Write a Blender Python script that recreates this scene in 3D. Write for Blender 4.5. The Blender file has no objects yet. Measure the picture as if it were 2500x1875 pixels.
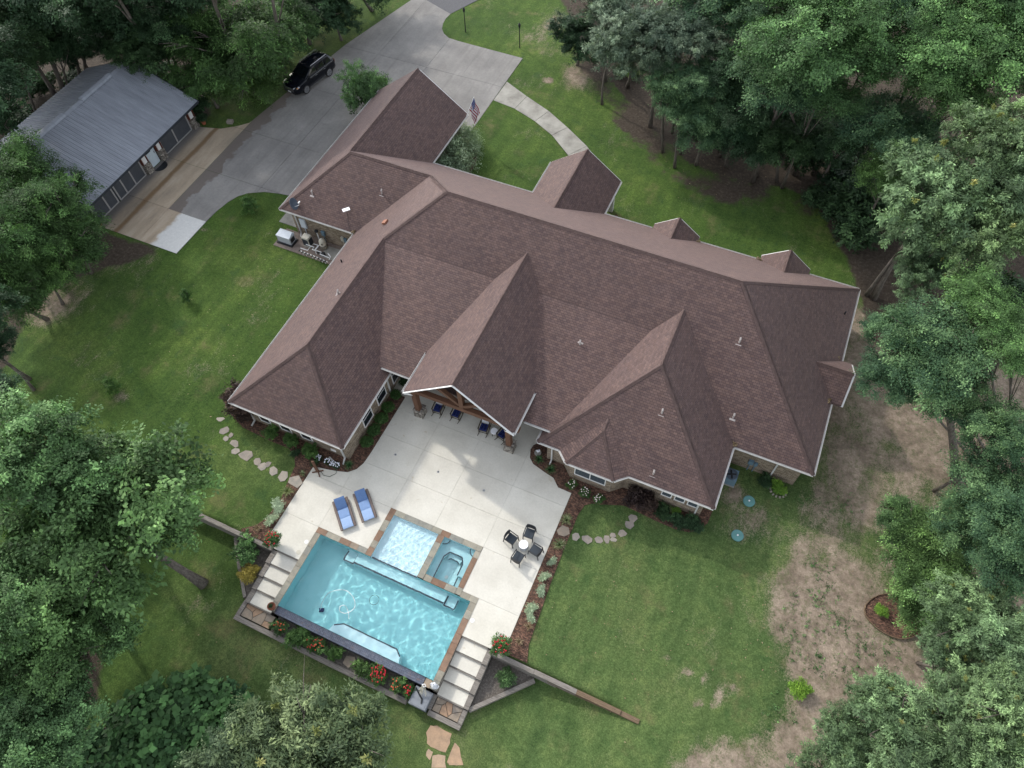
import bpy, bmesh, math, random
import numpy as np
from mathutils import Vector, Matrix
random.seed(7)
R = math.radians
SC = bpy.context.scene
COL = SC.collection

# ------------------------------------------------------------------ camera, world, sun, exposure
HC = 40.0
FPX, PITCH, ROLL, YAW = 1756.0, R(58.13), R(-2.59), R(-26.2)      # measured on a 2500 x 1875 frame
_cp, _sp, _cr, _sr = math.cos(PITCH), math.sin(PITCH), math.cos(ROLL), math.sin(ROLL)
_base = np.array([[1, 0, 0], [0, -_sp, -_cp], [0, _cp, -_sp]])
_rr = np.array([[_cr, -_sr, 0], [_sr, _cr, 0], [0, 0, 1]])
_rz = np.array([[math.cos(YAW), -math.sin(YAW), 0], [math.sin(YAW), math.cos(YAW), 0], [0, 0, 1]])
CAMR = _rr @ _base @ _rz                                            # rows: right, down, forward
cam = bpy.data.cameras.new('camera')
camo = bpy.data.objects.new('camera', cam)
COL.objects.link(camo)
SC.camera = camo
mw = Matrix.Identity(4)
for i in range(3):
    mw[i][0] = CAMR[0][i]; mw[i][1] = -CAMR[1][i]; mw[i][2] = -CAMR[2][i]
mw[2][3] = HC
camo.matrix_world = mw
cam.sensor_width = 36.0
cam.lens = FPX / 2500 * 36.0
cam.clip_end = 1000.0

SUNV = Vector((-1.38, 0.63, 1.0)).normalized()                      # towards the sun
SUN_EL = math.asin(SUNV.z)
SUN_AZ = math.atan2(SUNV.x, SUNV.y)
world = bpy.data.worlds.new('World')
SC.world = world
world.use_nodes = True
wn = world.node_tree
bg = wn.nodes['Background']
sky = wn.nodes.new('ShaderNodeTexSky')
sky.sky_type = 'NISHITA'
sky.sun_disc = False
sky.sun_elevation = SUN_EL
sky.sun_rotation = SUN_AZ % (2 * math.pi)
sky.air_density = 1.0
sky.dust_density = 1.5
sky.ozone_density = 1.0
hs = wn.nodes.new('ShaderNodeHueSaturation')                        # thin cloud: a paler sky
hs.inputs['Saturation'].default_value = 0.34
wn.links.new(sky.outputs[0], hs.inputs['Color'])
wn.links.new(hs.outputs[0], bg.inputs[0])
bg.inputs[1].default_value = 0.15
sun = bpy.data.lights.new('sun', 'SUN')
sun.energy = 0.9
sun.angle = R(2.0)
sun.color = (1.0, 0.95, 0.87)
suno = bpy.data.objects.new('sun', sun)
COL.objects.link(suno)
suno.rotation_euler = SUNV.to_track_quat('Z', 'Y').to_euler()
sun.cycles.is_caustics_light = True
SC.view_settings.view_transform = 'Standard'
SC.view_settings.look = 'None'
SC.view_settings.gamma = 1.0
SC.view_settings.use_curve_mapping = False
SC.view_settings.exposure = 1.48


def g(px, py, z=0.0):
    """photo pixel -> (x, y) on the level z"""
    d = CAMR.T @ np.array([(px - 1250) / FPX, (py - 937.5) / FPX, 1.0])
    t = (z - HC) / d[2]
    return float(d[0] * t), float(d[1] * t)


def depth(p):
    return float(CAMR[2] @ (np.array(p, float) - np.array([0, 0, HC])))


# ------------------------------------------------------------------ material helpers
def srgb(r, g_, b):
    f = lambda c: (c / 255 / 12.92) if c <= 10 else ((c / 255 + 0.055) / 1.055) ** 2.4
    return (f(r), f(g_), f(b), 1.0)


class NT:
    """small helper round a material's node tree"""
    def __init__(self, name, rough=0.8, spec=0.3):
        self.m = bpy.data.materials.new(name)
        self.m.use_nodes = True
        self.t = self.m.node_tree
        self.b = self.t.nodes['Principled BSDF']
        self.b.inputs['Roughness'].default_value = rough
        self.b.inputs['Specular IOR Level'].default_value = spec
        self._tc = None

    def n(self, typ, **kw):
        nd = self.t.nodes.new(typ)
        for k, v in kw.items():
            setattr(nd, k, v)
        return nd

    def put(self, sock, v):
        if hasattr(v, 'is_linked') or isinstance(v, bpy.types.NodeSocket):
            self.t.links.new(v, sock)
        elif isinstance(v, (tuple, list)):
            sock.default_value = v if len(v) == len(sock.default_value) else tuple(v)[:len(sock.default_value)]
        else:
            sock.default_value = v

    def tc(self, which='Object'):
        if self._tc is None:
            self._tc = self.n('ShaderNodeTexCoord')
        return self._tc.outputs[which]

    def pos(self):
        return self.n('ShaderNodeNewGeometry').outputs['Position']

    def sep(self, v):
        s = self.n('ShaderNodeSeparateXYZ')
        self.put(s.inputs[0], v)
        return s.outputs

    def noise(self, scale, vec=None, detail=4.0, rough=0.55, dist=0.0, out='Fac'):
        nd = self.n('ShaderNodeTexNoise')
        nd.inputs['Scale'].default_value = scale
        nd.inputs['Detail'].default_value = detail
        nd.inputs['Roughness'].default_value = rough
        nd.inputs['Distortion'].default_value = dist
        self.put(nd.inputs['Vector'], vec if vec is not None else self.tc())
        return nd.outputs[out]

    def scaled(self, vec, s):
        nd = self.n('ShaderNodeVectorMath', operation='MULTIPLY')
        self.put(nd.inputs[0], vec)
        nd.inputs[1].default_value = s
        return nd.outputs[0]

    def math(self, op, a, b=0.0, clamp=False):
        nd = self.n('ShaderNodeMath', operation=op)
        nd.use_clamp = clamp
        self.put(nd.inputs[0], a)
        self.put(nd.inputs[1], b)
        return nd.outputs[0]

    def step(self, x, lo, hi):
        nd = self.n('ShaderNodeMapRange')
        nd.interpolation_type = 'SMOOTHSTEP'
        self.put(nd.inputs['Value'], x)
        self.put(nd.inputs['From Min'], lo)
        self.put(nd.inputs['From Max'], hi)
        return nd.outputs[0]

    def mix(self, f, a, b, blend='MIX'):
        nd = self.n('ShaderNodeMix', data_type='RGBA', blend_type=blend)
        self.put(nd.inputs[0], f)
        self.put(nd.inputs[6], a)
        self.put(nd.inputs[7], b)
        return nd.outputs[2]

    def ramp(self, f, stops, const=False):
        nd = self.n('ShaderNodeValToRGB')
        cr = nd.color_ramp
        if const:
            cr.interpolation = 'CONSTANT'
        while len(cr.elements) < len(stops):
            cr.elements.new(0.5)
        for e, (p, c) in zip(cr.elements, stops):
            e.position = p
            e.color = c
        self.put(nd.inputs[0], f)
        return nd.outputs[0]

    def rnd(self):
        return self.n('ShaderNodeObjectInfo').outputs['Random']

    def attr(self, name):
        return self.n('ShaderNodeAttribute', attribute_name=name).outputs

    def color(self, c):
        self.put(self.b.inputs['Base Color'], c)
        return self

    def bump(self, h, strength=0.4, dist=0.02):
        nd = self.n('ShaderNodeBump')
        nd.inputs['Strength'].default_value = strength
        nd.inputs['Distance'].default_value = dist
        self.put(nd.inputs['Height'], h)
        self.t.links.new(nd.outputs[0], self.b.inputs['Normal'])
        return self


MAT = {}


def plain(name, col, rough=0.7, var=0.12, scale=6.0, spec=0.3, metal=0.0):
    """a plain colour with slight mottling"""
    n = NT(name, rough, spec)
    f = n.noise(scale, detail=5)
    d = tuple(c * (1 - var) for c in col[:3]) + (1,)
    e = tuple(min(1, c * (1 + var)) for c in col[:3]) + (1,)
    n.color(n.ramp(f, [(0.3, d), (0.7, e)]))
    n.b.inputs['Metallic'].default_value = metal
    MAT[name] = n.m
    return n


# ---- roof shingles
n = NT('shingle', 0.75, 0.28)
uv = n.tc('UV')
br = n.n('ShaderNodeTexBrick', offset=0.5, offset_frequency=2)
n.put(br.inputs['Vector'], uv)
br.inputs['Color1'].default_value = (0.082, 0.052, 0.048, 1)
br.inputs['Color2'].default_value = (0.122, 0.080, 0.071, 1)
br.inputs['Mortar'].default_value = (0.030, 0.021, 0.021, 1)
br.inputs['Scale'].default_value = 1.0
br.inputs['Mortar Size'].default_value = 0.010
br.inputs['Mortar Smooth'].default_value = 0.3
br.inputs['Bias'].default_value = 0.0
br.inputs['Brick Width'].default_value = 0.22
br.inputs['Row Height'].default_value = 0.145
br2 = n.n('ShaderNodeTexBrick', offset=0.37, offset_frequency=3)
n.put(br2.inputs['Vector'], uv)
br2.inputs['Color1'].default_value = (0.86, 0.87, 0.92, 1)
br2.inputs['Color2'].default_value = (1.13, 1.11, 1.06, 1)
br2.inputs['Mortar'].default_value = (0.9, 0.9, 0.9, 1)
br2.inputs['Scale'].default_value = 1.0
br2.inputs['Mortar Size'].default_value = 0.0
br2.inputs['Brick Width'].default_value = 0.33
br2.inputs['Row Height'].default_value = 0.145
c = n.mix(0.8, br.outputs['Color'], br2.outputs['Color'], 'MULTIPLY')
big = n.noise(0.35, uv, 3)
c = n.mix(0.35, c, n.ramp(big, [(0.3, (0.82, 0.82, 0.86, 1)), (0.7, (1.16, 1.12, 1.08, 1))]), 'MULTIPLY')
strk = n.noise(0.6, n.scaled(uv, (2.2, 0.16, 1)), 4, 0.6)
c = n.mix(0.22, c, n.ramp(strk, [(0.3, (0.72, 0.74, 0.76, 1)), (0.7, (1.25, 1.2, 1.17, 1))]), 'MULTIPLY')
grit = n.noise(38, uv, 2)
c = n.mix(0.35, c, n.ramp(grit, [(0.3, (0.6, 0.6, 0.62, 1)), (0.7, (1.4, 1.36, 1.3, 1))]), 'MULTIPLY')
n.color(c)
sv = n.sep(uv)
saw = n.math('FRACT', n.math('DIVIDE', sv[1], 0.145))
n.bump(n.math('ADD', n.math('MULTIPLY', saw, -0.6), n.math('MULTIPLY', br.outputs['Fac'], -0.5)), 0.7, 0.014)
n.b.inputs['Sheen Weight'].default_value = 0.20
n.b.inputs['Sheen Roughness'].default_value = 0.45
n.b.inputs['Sheen Tint'].default_value = (1.0, 0.80, 0.75, 1)
MAT['shingle'] = n.m
n = NT('ridge_shingle', 0.75, 0.28)
f = n.noise(5, detail=5)
n.color(n.ramp(f, [(0.25, (0.12, 0.08, 0.073, 1)), (0.5, (0.155, 0.106, 0.097, 1)), (0.75, (0.19, 0.132, 0.12, 1))]))
n.b.inputs['Sheen Weight'].default_value = 0.2
n.b.inputs['Sheen Tint'].default_value = (1.0, 0.80, 0.75, 1)
MAT['ridge_shingle'] = n.m

# ---- brick walls
n = NT('brick', 0.9, 0.2)
uv = n.tc('UV')
br = n.n('ShaderNodeTexBrick')
n.put(br.inputs['Vector'], uv)
br.inputs['Color1'].default_value = (0.115, 0.078, 0.052, 1)
br.inputs['Color2'].default_value = (0.30, 0.235, 0.165, 1)
br.inputs['Mortar'].default_value = (0.30, 0.28, 0.24, 1)
br.inputs['Scale'].default_value = 1.0
br.inputs['Mortar Size'].default_value = 0.008
br.inputs['Brick Width'].default_value = 0.215
br.inputs['Row Height'].default_value = 0.085
f = n.noise(14, uv, 4)
n.color(n.mix(0.5, br.outputs['Color'], n.ramp(f, [(0.3, (0.5, 0.5, 0.5, 1)), (0.7, (1.3, 1.25, 1.2, 1))]), 'MULTIPLY'))
n.bump(br.outputs['Fac'], -0.6, 0.01)
MAT['brick'] = n.m

# ---- concretes
n = NT('patio_concrete', 0.8, 0.3)
p = n.pos()
a = n.noise(0.55, p, 5, 0.6)
b_ = n.noise(9, p, 6, 0.7)
c = n.ramp(a, [(0.25, (0.50, 0.475, 0.41, 1)), (0.55, (0.60, 0.575, 0.505, 1)), (0.8, (0.66, 0.635, 0.565, 1))])
c = n.mix(0.35, c, n.ramp(b_, [(0.3, (0.72, 0.72, 0.72, 1)), (0.7, (1.12, 1.12, 1.12, 1))]), 'MULTIPLY')
st = n.noise(1.7, p, 3, 0.6, 0.6)
c = n.mix(n.step(st, 0.66, 0.78), c, (0.44, 0.385, 0.29, 1))
tone = n.rnd()
c = n.mix(1.0, c, n.ramp(tone, [(0, (0.97, 0.97, 0.97, 1)), (1, (1.02, 1.02, 1.01, 1))]), 'MULTIPLY')
n.color(c)
n.bump(b_, 0.15, 0.004)
MAT['patio_concrete'] = n.m

n = NT('drive_concrete', 0.85, 0.25)
p = n.pos()
s = n.sep(p)
a = n.noise(0.35, p, 5, 0.6)
b_ = n.noise(5, p, 6, 0.7)
c = n.ramp(a, [(0.25, (0.165, 0.158, 0.15, 1)), (0.55, (0.228, 0.22, 0.206, 1)), (0.8, (0.285, 0.274, 0.256, 1))])
streak = n.noise(0.5, n.scaled(p, (3.0, 0.35, 1)), 4, 0.6)
c = n.mix(0.4, c, n.ramp(streak, [(0.3, (0.75, 0.75, 0.77, 1)), (0.7, (1.15, 1.14, 1.12, 1))]), 'MULTIPLY')
c = n.mix(0.4, c, n.ramp(b_, [(0.3, (0.7, 0.7, 0.7, 1)), (0.7, (1.2, 1.2, 1.2, 1))]), 'MULTIPLY')
sm = n.noise(0.9, p, 5, 0.65, 0.8)
c = n.mix(n.math('MULTIPLY', n.step(sm, 0.58, 0.74), 0.4), c, (0.13, 0.122, 0.112, 1))
tr = n.noise(0.45, n.scaled(p, (5.0, 0.22, 1)), 3, 0.5)
c = n.mix(n.math('MULTIPLY', n.step(tr, 0.56, 0.68), 0.3), c, (0.14, 0.132, 0.122, 1))
# damp run-off along the old edge, tan dirt on the apron, one bleached slab
wob = n.math('MULTIPLY', n.math('SUBTRACT', n.noise(0.55, p, 4), 0.5), 3.2)
xe = n.math('ADD', s[0], wob)
damp = n.math('MULTIPLY', n.step(s[0], -42.32, -42.28), n.step(xe, -41.1, -41.35))
damp = n.math('MULTIPLY', damp, n.math('MULTIPLY', n.step(s[1], 26.48, 26.52), n.step(n.math('ADD', s[1], wob), 43.2, 42.6)))
c = n.mix(n.math('MULTIPLY', damp, 0.72), c, (0.115, 0.09, 0.074, 1))
apr = n.step(s[0], -42.30, -42.34)
apr2 = n.step(s[1], 26.53, 26.49)
apron = n.math('MAXIMUM', apr, apr2)
tan = n.ramp(n.noise(0.6, n.scaled(p, (1.6, 0.35, 1)), 5, 0.6), [(0.25, (0.21, 0.18, 0.14, 1)), (0.5, (0.34, 0.275, 0.20, 1)), (0.75, (0.45, 0.385, 0.30, 1))])
tan = n.mix(n.math('MULTIPLY', n.step(n.math('ADD', s[0], n.math('MULTIPLY', wob, 0.12)), -44.9, -44.65), n.step(n.math('ADD', s[0], n.math('MULTIPLY', wob, 0.12)), -44.2, -44.5)), tan, (0.19, 0.125, 0.07, 1))
tan = n.mix(n.step(s[0], -45.2, -46.2), tan, (0.16, 0.15, 0.14, 1))
c = n.mix(apron, c, n.mix(0.3, tan, n.ramp(b_, [(0.3, (0.7, 0.7, 0.7, 1)), (0.7, (1.2, 1.2, 1.2, 1))]), 'MULTIPLY'))
wh = n.math('MULTIPLY', apr2, n.step(n.math('ADD', s[0], n.math('MULTIPLY', wob, 0.5)), -41.3, -40.9))
c = n.mix(wh, c, n.ramp(b_, [(0.3, (0.5, 0.5, 0.48, 1)), (0.7, (0.60, 0.60, 0.57, 1))]))
tone = n.rnd()
c = n.mix(1.0, c, n.ramp(tone, [(0, (0.9, 0.9, 0.91, 1)), (1, (1.1, 1.1, 1.1, 1))]), 'MULTIPLY')
n.color(c)
n.bump(b_, 0.2, 0.004)
MAT['drive_concrete'] = n.m
plain('joint_dirt', (0.055, 0.05, 0.042, 1), 0.95)
plain('joint_grey', (0.20, 0.19, 0.17, 1), 0.95)
plain('asphalt', (0.10, 0.10, 0.105, 1), 0.95, 0.3, 20)
n = NT('walk_concrete', 0.85)
p = n.pos()
a = n.noise(0.9, p, 6, 0.65)
n.color(n.ramp(a, [(0.25, (0.16, 0.15, 0.13, 1)), (0.5, (0.27, 0.26, 0.23, 1)), (0.75, (0.36, 0.35, 0.31, 1))]))
MAT['walk_concrete'] = n.m

# ---- lawn with bare soil
n = NT('lawn', 0.9, 0.15)
p = n.pos()
mask = n.attr('soil')['Fac']
litter_mask = n.attr('litter')['Fac']  # how much leaf litter covers the ground
big = n.noise(0.13, p, 4, 0.6)
mid = n.noise(1.1, p, 5, 0.6)
fine = n.noise(14, p, 4, 0.75)
tuftn = n.noise(4.5, p, 5, 0.7)
gx = n.sep(p)
deep_green = n.step(n.math('ADD', gx[0], n.math('MULTIPLY', n.math('SUBTRACT', big, 0.5), 30.0)), -12.0, -30.0)  # darker, more saturated green towards the west and north
deep_green = n.math('MAXIMUM', deep_green, n.step(gx[1], 33.0, 40.0))
paleg = n.ramp(big, [(0.28, (0.052, 0.090, 0.032, 1)), (0.5, (0.075, 0.116, 0.040, 1)), (0.72, (0.105, 0.136, 0.053, 1))])
deepg = n.ramp(big, [(0.28, (0.034, 0.068, 0.015, 1)), (0.5, (0.052, 0.094, 0.020, 1)), (0.72, (0.080, 0.122, 0.028, 1))])
grass = n.mix(deep_green, paleg, deepg)
grass = n.mix(0.75, grass, n.ramp(mid, [(0.25, (0.60, 0.70, 0.62, 1)), (0.5, (1.0, 1.0, 1.0, 1)), (0.75, (1.38, 1.22, 1.2, 1))]), 'MULTIPLY')
grass = n.mix(0.7, grass, n.ramp(tuftn, [(0.28, (0.55, 0.62, 0.55, 1)), (0.72, (1.42, 1.34, 1.36, 1))]), 'MULTIPLY')
grass = n.mix(0.9, grass, n.ramp(fine, [(0.28, (0.34, 0.42, 0.32, 1)), (0.72, (1.62, 1.55, 1.5, 1))]), 'MULTIPLY')
dry = n.noise(0.45, p, 5, 0.65)
grass = n.mix(n.math('MULTIPLY', n.step(dry, 0.53, 0.75), 0.6), grass, n.mix(0.8, (0.15, 0.13, 0.062, 1), n.ramp(fine, [(0.28, (0.5, 0.5, 0.5, 1)), (0.72, (1.4, 1.4, 1.4, 1))]), 'MULTIPLY'))
mow = n.noise(0.7, n.scaled(p, (1.8, 0.16, 1)), 2, 0.5)
clo = n.noise(0.8, p, 6, 0.7, 0.5)
grass = n.mix(n.math('MULTIPLY', n.step(clo, 0.56, 0.66), 0.55), grass, n.mix(0.9, (0.032, 0.070, 0.021, 1), n.ramp(fine, [(0.28, (0.5, 0.5, 0.5, 1)), (0.72, (1.5, 1.5, 1.5, 1))]), 'MULTIPLY'))
grass = n.mix(0.6, grass, n.ramp(mow, [(0.35, (0.74, 0.79, 0.76, 1)), (0.65, (1.2, 1.17, 1.14, 1))]), 'MULTIPLY')
soilf = n.noise(2.2, p, 6, 0.7)
soil = n.ramp(n.math('ADD', n.math('MULTIPLY', soilf, 0.5), n.math('MULTIPLY', n.noise(0.5, p, 5, 0.65), 0.5)), [(0.32, (0.10, 0.078, 0.058, 1)), (0.47, (0.205, 0.162, 0.125, 1)), (0.62, (0.34, 0.275, 0.215, 1))])
soil = n.mix(0.6, soil, n.ramp(n.noise(11, p, 4, 0.75), [(0.3, (0.55, 0.55, 0.52, 1)), (0.7, (1.3, 1.28, 1.25, 1))]), 'MULTIPLY')
edge = n.math('ADD', mask, n.math('ADD', n.math('ADD', n.math('MULTIPLY', n.math('SUBTRACT', n.noise(0.9, n.scaled(p, (1.5, 0.6, 1)), 8, 0.78), 0.5), 1.5), n.math('MULTIPLY', n.math('SUBTRACT', n.noise(0.28, p, 5, 0.6), 0.5), 1.5)), n.math('MULTIPLY', n.math('SUBTRACT', fine, 0.5), 1.6)))
soil = n.mix(n.math('MULTIPLY', n.step(n.noise(3.2, p, 7, 0.75), 0.5, 0.62), 0.55), soil, (0.095, 0.105, 0.048, 1))
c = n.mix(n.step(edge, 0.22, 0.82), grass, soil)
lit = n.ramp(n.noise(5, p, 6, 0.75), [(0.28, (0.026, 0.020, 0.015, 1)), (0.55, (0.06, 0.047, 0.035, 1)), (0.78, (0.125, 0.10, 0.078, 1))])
edge2 = n.math('ADD', litter_mask, n.math('MULTIPLY', n.math('SUBTRACT', n.noise(0.9, p, 6, 0.7), 0.5), 0.8))
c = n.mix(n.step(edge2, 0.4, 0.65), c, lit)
n.color(c)
n.bump(n.math('ADD', fine, n.math('MULTIPLY', n.noise(40, p, 2), 0.6)), 0.6, 0.05)
MAT['lawn'] = n.m

# ---- mulch
n = NT('mulch', 0.95, 0.15)
p = n.pos()
v = n.n('ShaderNodeTexVoronoi', feature='F1')
n.put(v.inputs['Vector'], n.scaled(p, (1.0, 1.6, 1)))
v.inputs['Scale'].default_value = 11
c = n.mix(0.75, n.ramp(n.noise(3, p, 5, 0.7), [(0.3, (0.055, 0.034, 0.026, 1)), (0.7, (0.13, 0.085, 0.065, 1))]),
          n.ramp(n.sep(v.outputs['Color'])[0], [(0, (0.45, 0.4, 0.4, 1)), (0.5, (0.9, 0.85, 0.8, 1)), (1, (2.3, 1.9, 1.7, 1))]), 'MULTIPLY')
n.color(c)
n.bump(v.outputs['Distance'], 0.8, 0.04)
MAT['mulch'] = n.m
n = NT('gravel_soil', 0.95, 0.15)
p = n.pos()
n.color(n.ramp(n.noise(9, p, 6, 0.8), [(0.3, (0.05, 0.043, 0.036, 1)), (0.55, (0.13, 0.115, 0.1, 1)), (0.75, (0.26, 0.235, 0.21, 1))]))
n.bump(n.noise(25, p, 3), 0.6, 0.03)
MAT['gravel_soil'] = n.m

# ---- stone
def stone_mat(name, cols):
    n = NT(name, 0.8, 0.3)
    p = n.pos()
    base = n.ramp(n.rnd(), [(i / len(cols), c) for i, c in enumerate(cols)], const=True)
    base = n.mix(0.7, base, n.ramp(n.noise(2.6, p, 5, 0.65), [(0.28, (0.62, 0.64, 0.66, 1)), (0.72, (1.3, 1.22, 1.15, 1))]), 'MULTIPLY')
    base = n.mix(0.4, base, n.ramp(n.noise(18, p, 4, 0.7), [(0.3, (0.7, 0.7, 0.7, 1)), (0.7, (1.2, 1.2, 1.2, 1))]), 'MULTIPLY')
    n.color(base)
    n.bump(n.noise(12, p, 5), 0.25, 0.01)
    MAT[name] = n.m


stone_mat('coping', [(0.26, 0.25, 0.205, 1), (0.29, 0.275, 0.225, 1), (0.225, 0.150, 0.105, 1), (0.235, 0.235, 0.205, 1), (0.27, 0.22, 0.165, 1), (0.195, 0.125, 0.085, 1), (0.27, 0.262, 0.215, 1), (0.25, 0.235, 0.19, 1)])
stone_mat('flagstone', [(0.26, 0.232, 0.198, 1), (0.295, 0.27, 0.232, 1), (0.24, 0.215, 0.188, 1)])
stone_mat('tan_flagstone', [(0.38, 0.265, 0.175, 1), (0.40, 0.30, 0.21, 1)])
stone_mat('landing_stone', [(0.27, 0.225, 0.175, 1), (0.33, 0.225, 0.15, 1), (0.24, 0.21, 0.175, 1)])
n = NT('rubble_stone', 0.9, 0.2)
v = n.n('ShaderNodeTexVoronoi', feature='DISTANCE_TO_EDGE')
v.inputs['Scale'].default_value = 6.5
n.put(v.inputs['Vector'], n.tc())
v2 = n.n('ShaderNodeTexVoronoi', feature='F1')
v2.inputs['Scale'].default_value = 6.5
n.put(v2.inputs['Vector'], n.tc())
c = n.ramp(n.sep(v2.outputs['Color'])[0], [(0, (0.12, 0.105, 0.09, 1)), (0.5, (0.26, 0.235, 0.2, 1)), (1, (0.42, 0.38, 0.33, 1))])
n.color(n.mix(n.step(v.outputs[0], 0.0, 0.09), (0.07, 0.062, 0.055, 1), c))
n.bump(n.step(v.outputs[0], 0.0, 0.2), 0.8, 0.03)
MAT['rubble_stone'] = n.m

# ---- timber
def wood(name, lo, hi, rough=0.85):
    n = NT(name, rough, 0.2)
    o = n.tc()
    f = n.noise(4, n.scaled(o, (0.4, 6, 6)), 6, 0.7)
    f2 = n.noise(0.9, n.pos(), 4)
    c = n.ramp(f, [(0.3, lo), (0.7, hi)])
    n.color(n.mix(0.4, c, n.ramp(f2, [(0.3, (0.75, 0.75, 0.76, 1)), (0.7, (1.15, 1.14, 1.12, 1))]), 'MULTIPLY'))
    n.bump(f, 0.4, 0.01)
    MAT[name] = n.m


wood('weathered_timber', (0.10, 0.088, 0.075, 1), (0.29, 0.265, 0.235, 1))
wood('brown_timber', (0.085, 0.055, 0.034, 1), (0.20, 0.145, 0.095, 1))
wood('stained_beam', (0.085, 0.042, 0.026, 1), (0.165, 0.085, 0.052, 1), 0.6)
wood('log_wood', (0.09, 0.07, 0.062, 1), (0.24, 0.195, 0.175, 1))
wood('dark_wood', (0.035, 0.027, 0.018, 1), (0.075, 0.056, 0.036, 1), 0.5)
n = NT('bark', 0.95, 0.15)
n.color(n.ramp(n.noise(3, n.scaled(n.tc(), (3, 3, 0.6)), 6, 0.7), [(0.3, (0.06, 0.05, 0.04, 1)), (0.7, (0.20, 0.175, 0.15, 1))]))
n.bump(n.noise(6, n.scaled(n.tc(), (3, 3, 0.7)), 5), 0.8, 0.05)
MAT['bark'] = n.m

# ---- plain surfaces
plain('white_trim', (0.68, 0.67, 0.65, 1), 0.5, 0.05)
plain('white_gutter', (0.52, 0.51, 0.49, 1), 0.5, 0.12, 3)
plain('soffit', (0.52, 0.50, 0.45, 1), 0.7, 0.04)
plain('white_plastic', (0.72, 0.72, 0.71, 1), 0.4, 0.04)
plain('bright_white', (0.85, 0.85, 0.86, 1), 0.5, 0.02)
plain('beige_metal', (0.42, 0.40, 0.34, 1), 0.5, 0.06)
plain('beige_plastic', (0.48, 0.45, 0.37, 1), 0.45, 0.05)
plain('light_grey_metal', (0.40, 0.42, 0.45, 1), 0.4, 0.05)
plain('pale_blue_grey', (0.52, 0.56, 0.60, 1), 0.45, 0.05)
plain('grey_metal', (0.16, 0.18, 0.20, 1), 0.45, 0.08)
plain('blue_grey', (0.12, 0.19, 0.24, 1), 0.5, 0.08)
plain('dish_grey', (0.07, 0.09, 0.115, 1), 0.45, 0.06)
plain('black_plastic', (0.016, 0.017, 0.02, 1), 0.5, 0.2)
plain('dark_metal', (0.02, 0.022, 0.024, 1), 0.45, 0.2)
plain('wicker', (0.022, 0.023, 0.027, 1), 0.55, 0.35, 40)
plain('mesh_seat', (0.033, 0.042, 0.052, 1), 0.6, 0.25, 50)
plain('blue_cushion', (0.095, 0.165, 0.32, 1), 0.8, 0.08, 12)
plain('pale_blue_cushion', (0.18, 0.275, 0.46, 1), 0.8, 0.06, 12)
plain('lightest_blue_cushion', (0.27, 0.375, 0.56, 1), 0.8, 0.05, 12)
plain('navy_cushion', (0.012, 0.022, 0.11, 1), 0.8, 0.2, 12)
plain('grey_cushion', (0.40, 0.41, 0.43, 1), 0.85, 0.06, 12)
plain('terracotta', (0.22, 0.085, 0.05, 1), 0.8, 0.2)
plain('clay_red', (0.30, 0.10, 0.05, 1), 0.8, 0.2)
plain('teal_lid', (0.10, 0.235, 0.225, 1), 0.6, 0.08, 4)
plain('charcoal_steel', (0.03, 0.036, 0.045, 1), 0.5, 0.15)
plain('door_panel', (0.065, 0.07, 0.078, 1), 0.6, 0.1, 2)
plain('door_frame_grey', (0.30, 0.29, 0.28, 1), 0.6, 0.06)
plain('red_trim', (0.12, 0.035, 0.022, 1), 0.6, 0.15)
plain('door_white', (0.50, 0.57, 0.60, 1), 0.5, 0.05)
plain('cabinet_grey', (0.135, 0.15, 0.165, 1), 0.6, 0.08, 3)
plain('cabinet_lid', (0.20, 0.215, 0.235, 1), 0.6, 0.08, 3)
plain('rope', (0.42, 0.40, 0.33, 1), 0.9, 0.2, 30)
plain('red_flower', (0.42, 0.015, 0.03, 1), 0.7, 0.3, 20)
plain('coral_flower', (0.50, 0.10, 0.045, 1), 0.7, 0.3, 20)
plain('white_flower', (0.74, 0.76, 0.82, 1), 0.7, 0.08, 20)
plain('pink_white_flower', (0.64, 0.56, 0.50, 1), 0.7, 0.15, 20)
plain('copper', (0.27, 0.12, 0.075, 1), 0.5, 0.15)
plain('vent_metal', (0.36, 0.32, 0.30, 1), 0.5, 0.1)
plain('equipment_pad', (0.20, 0.16, 0.135, 1), 0.9, 0.2, 4)
plain('hose_green', (0.06, 0.09, 0.06, 1), 0.6, 0.1)
plain('statue_white', (0.62, 0.63, 0.66, 1), 0.6, 0.12, 8)
n = NT('glass_pane', 0.06, 0.6)
n.color((0.012, 0.016, 0.022, 1))
MAT['glass_pane'] = n.m
n = NT('blind_pane', 0.2, 0.6)
s = n.sep(n.tc())
w_ = n.math('FRACT', n.math('MULTIPLY', s[2], 16))
n.color(n.ramp(w_, [(0.35, (0.10, 0.12, 0.14, 1)), (0.6, (0.035, 0.045, 0.055, 1))]))
MAT['blind_pane'] = n.m

# ---- metal roof
n = NT('metal_roof', 0.7, 0.18)
n.color(n.ramp(n.noise(0.9, n.scaled(n.pos(), (0.5, 3, 1)), 4), [(0.3, (0.22, 0.235, 0.265, 1)), (0.7, (0.285, 0.305, 0.34, 1))]))
n.b.inputs['Metallic'].default_value = 0.0
MAT['metal_roof'] = n.m
n = NT('metal_rib', 0.4, 0.5)
n.color((0.11, 0.122, 0.145, 1))
MAT['metal_rib'] = n.m

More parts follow.
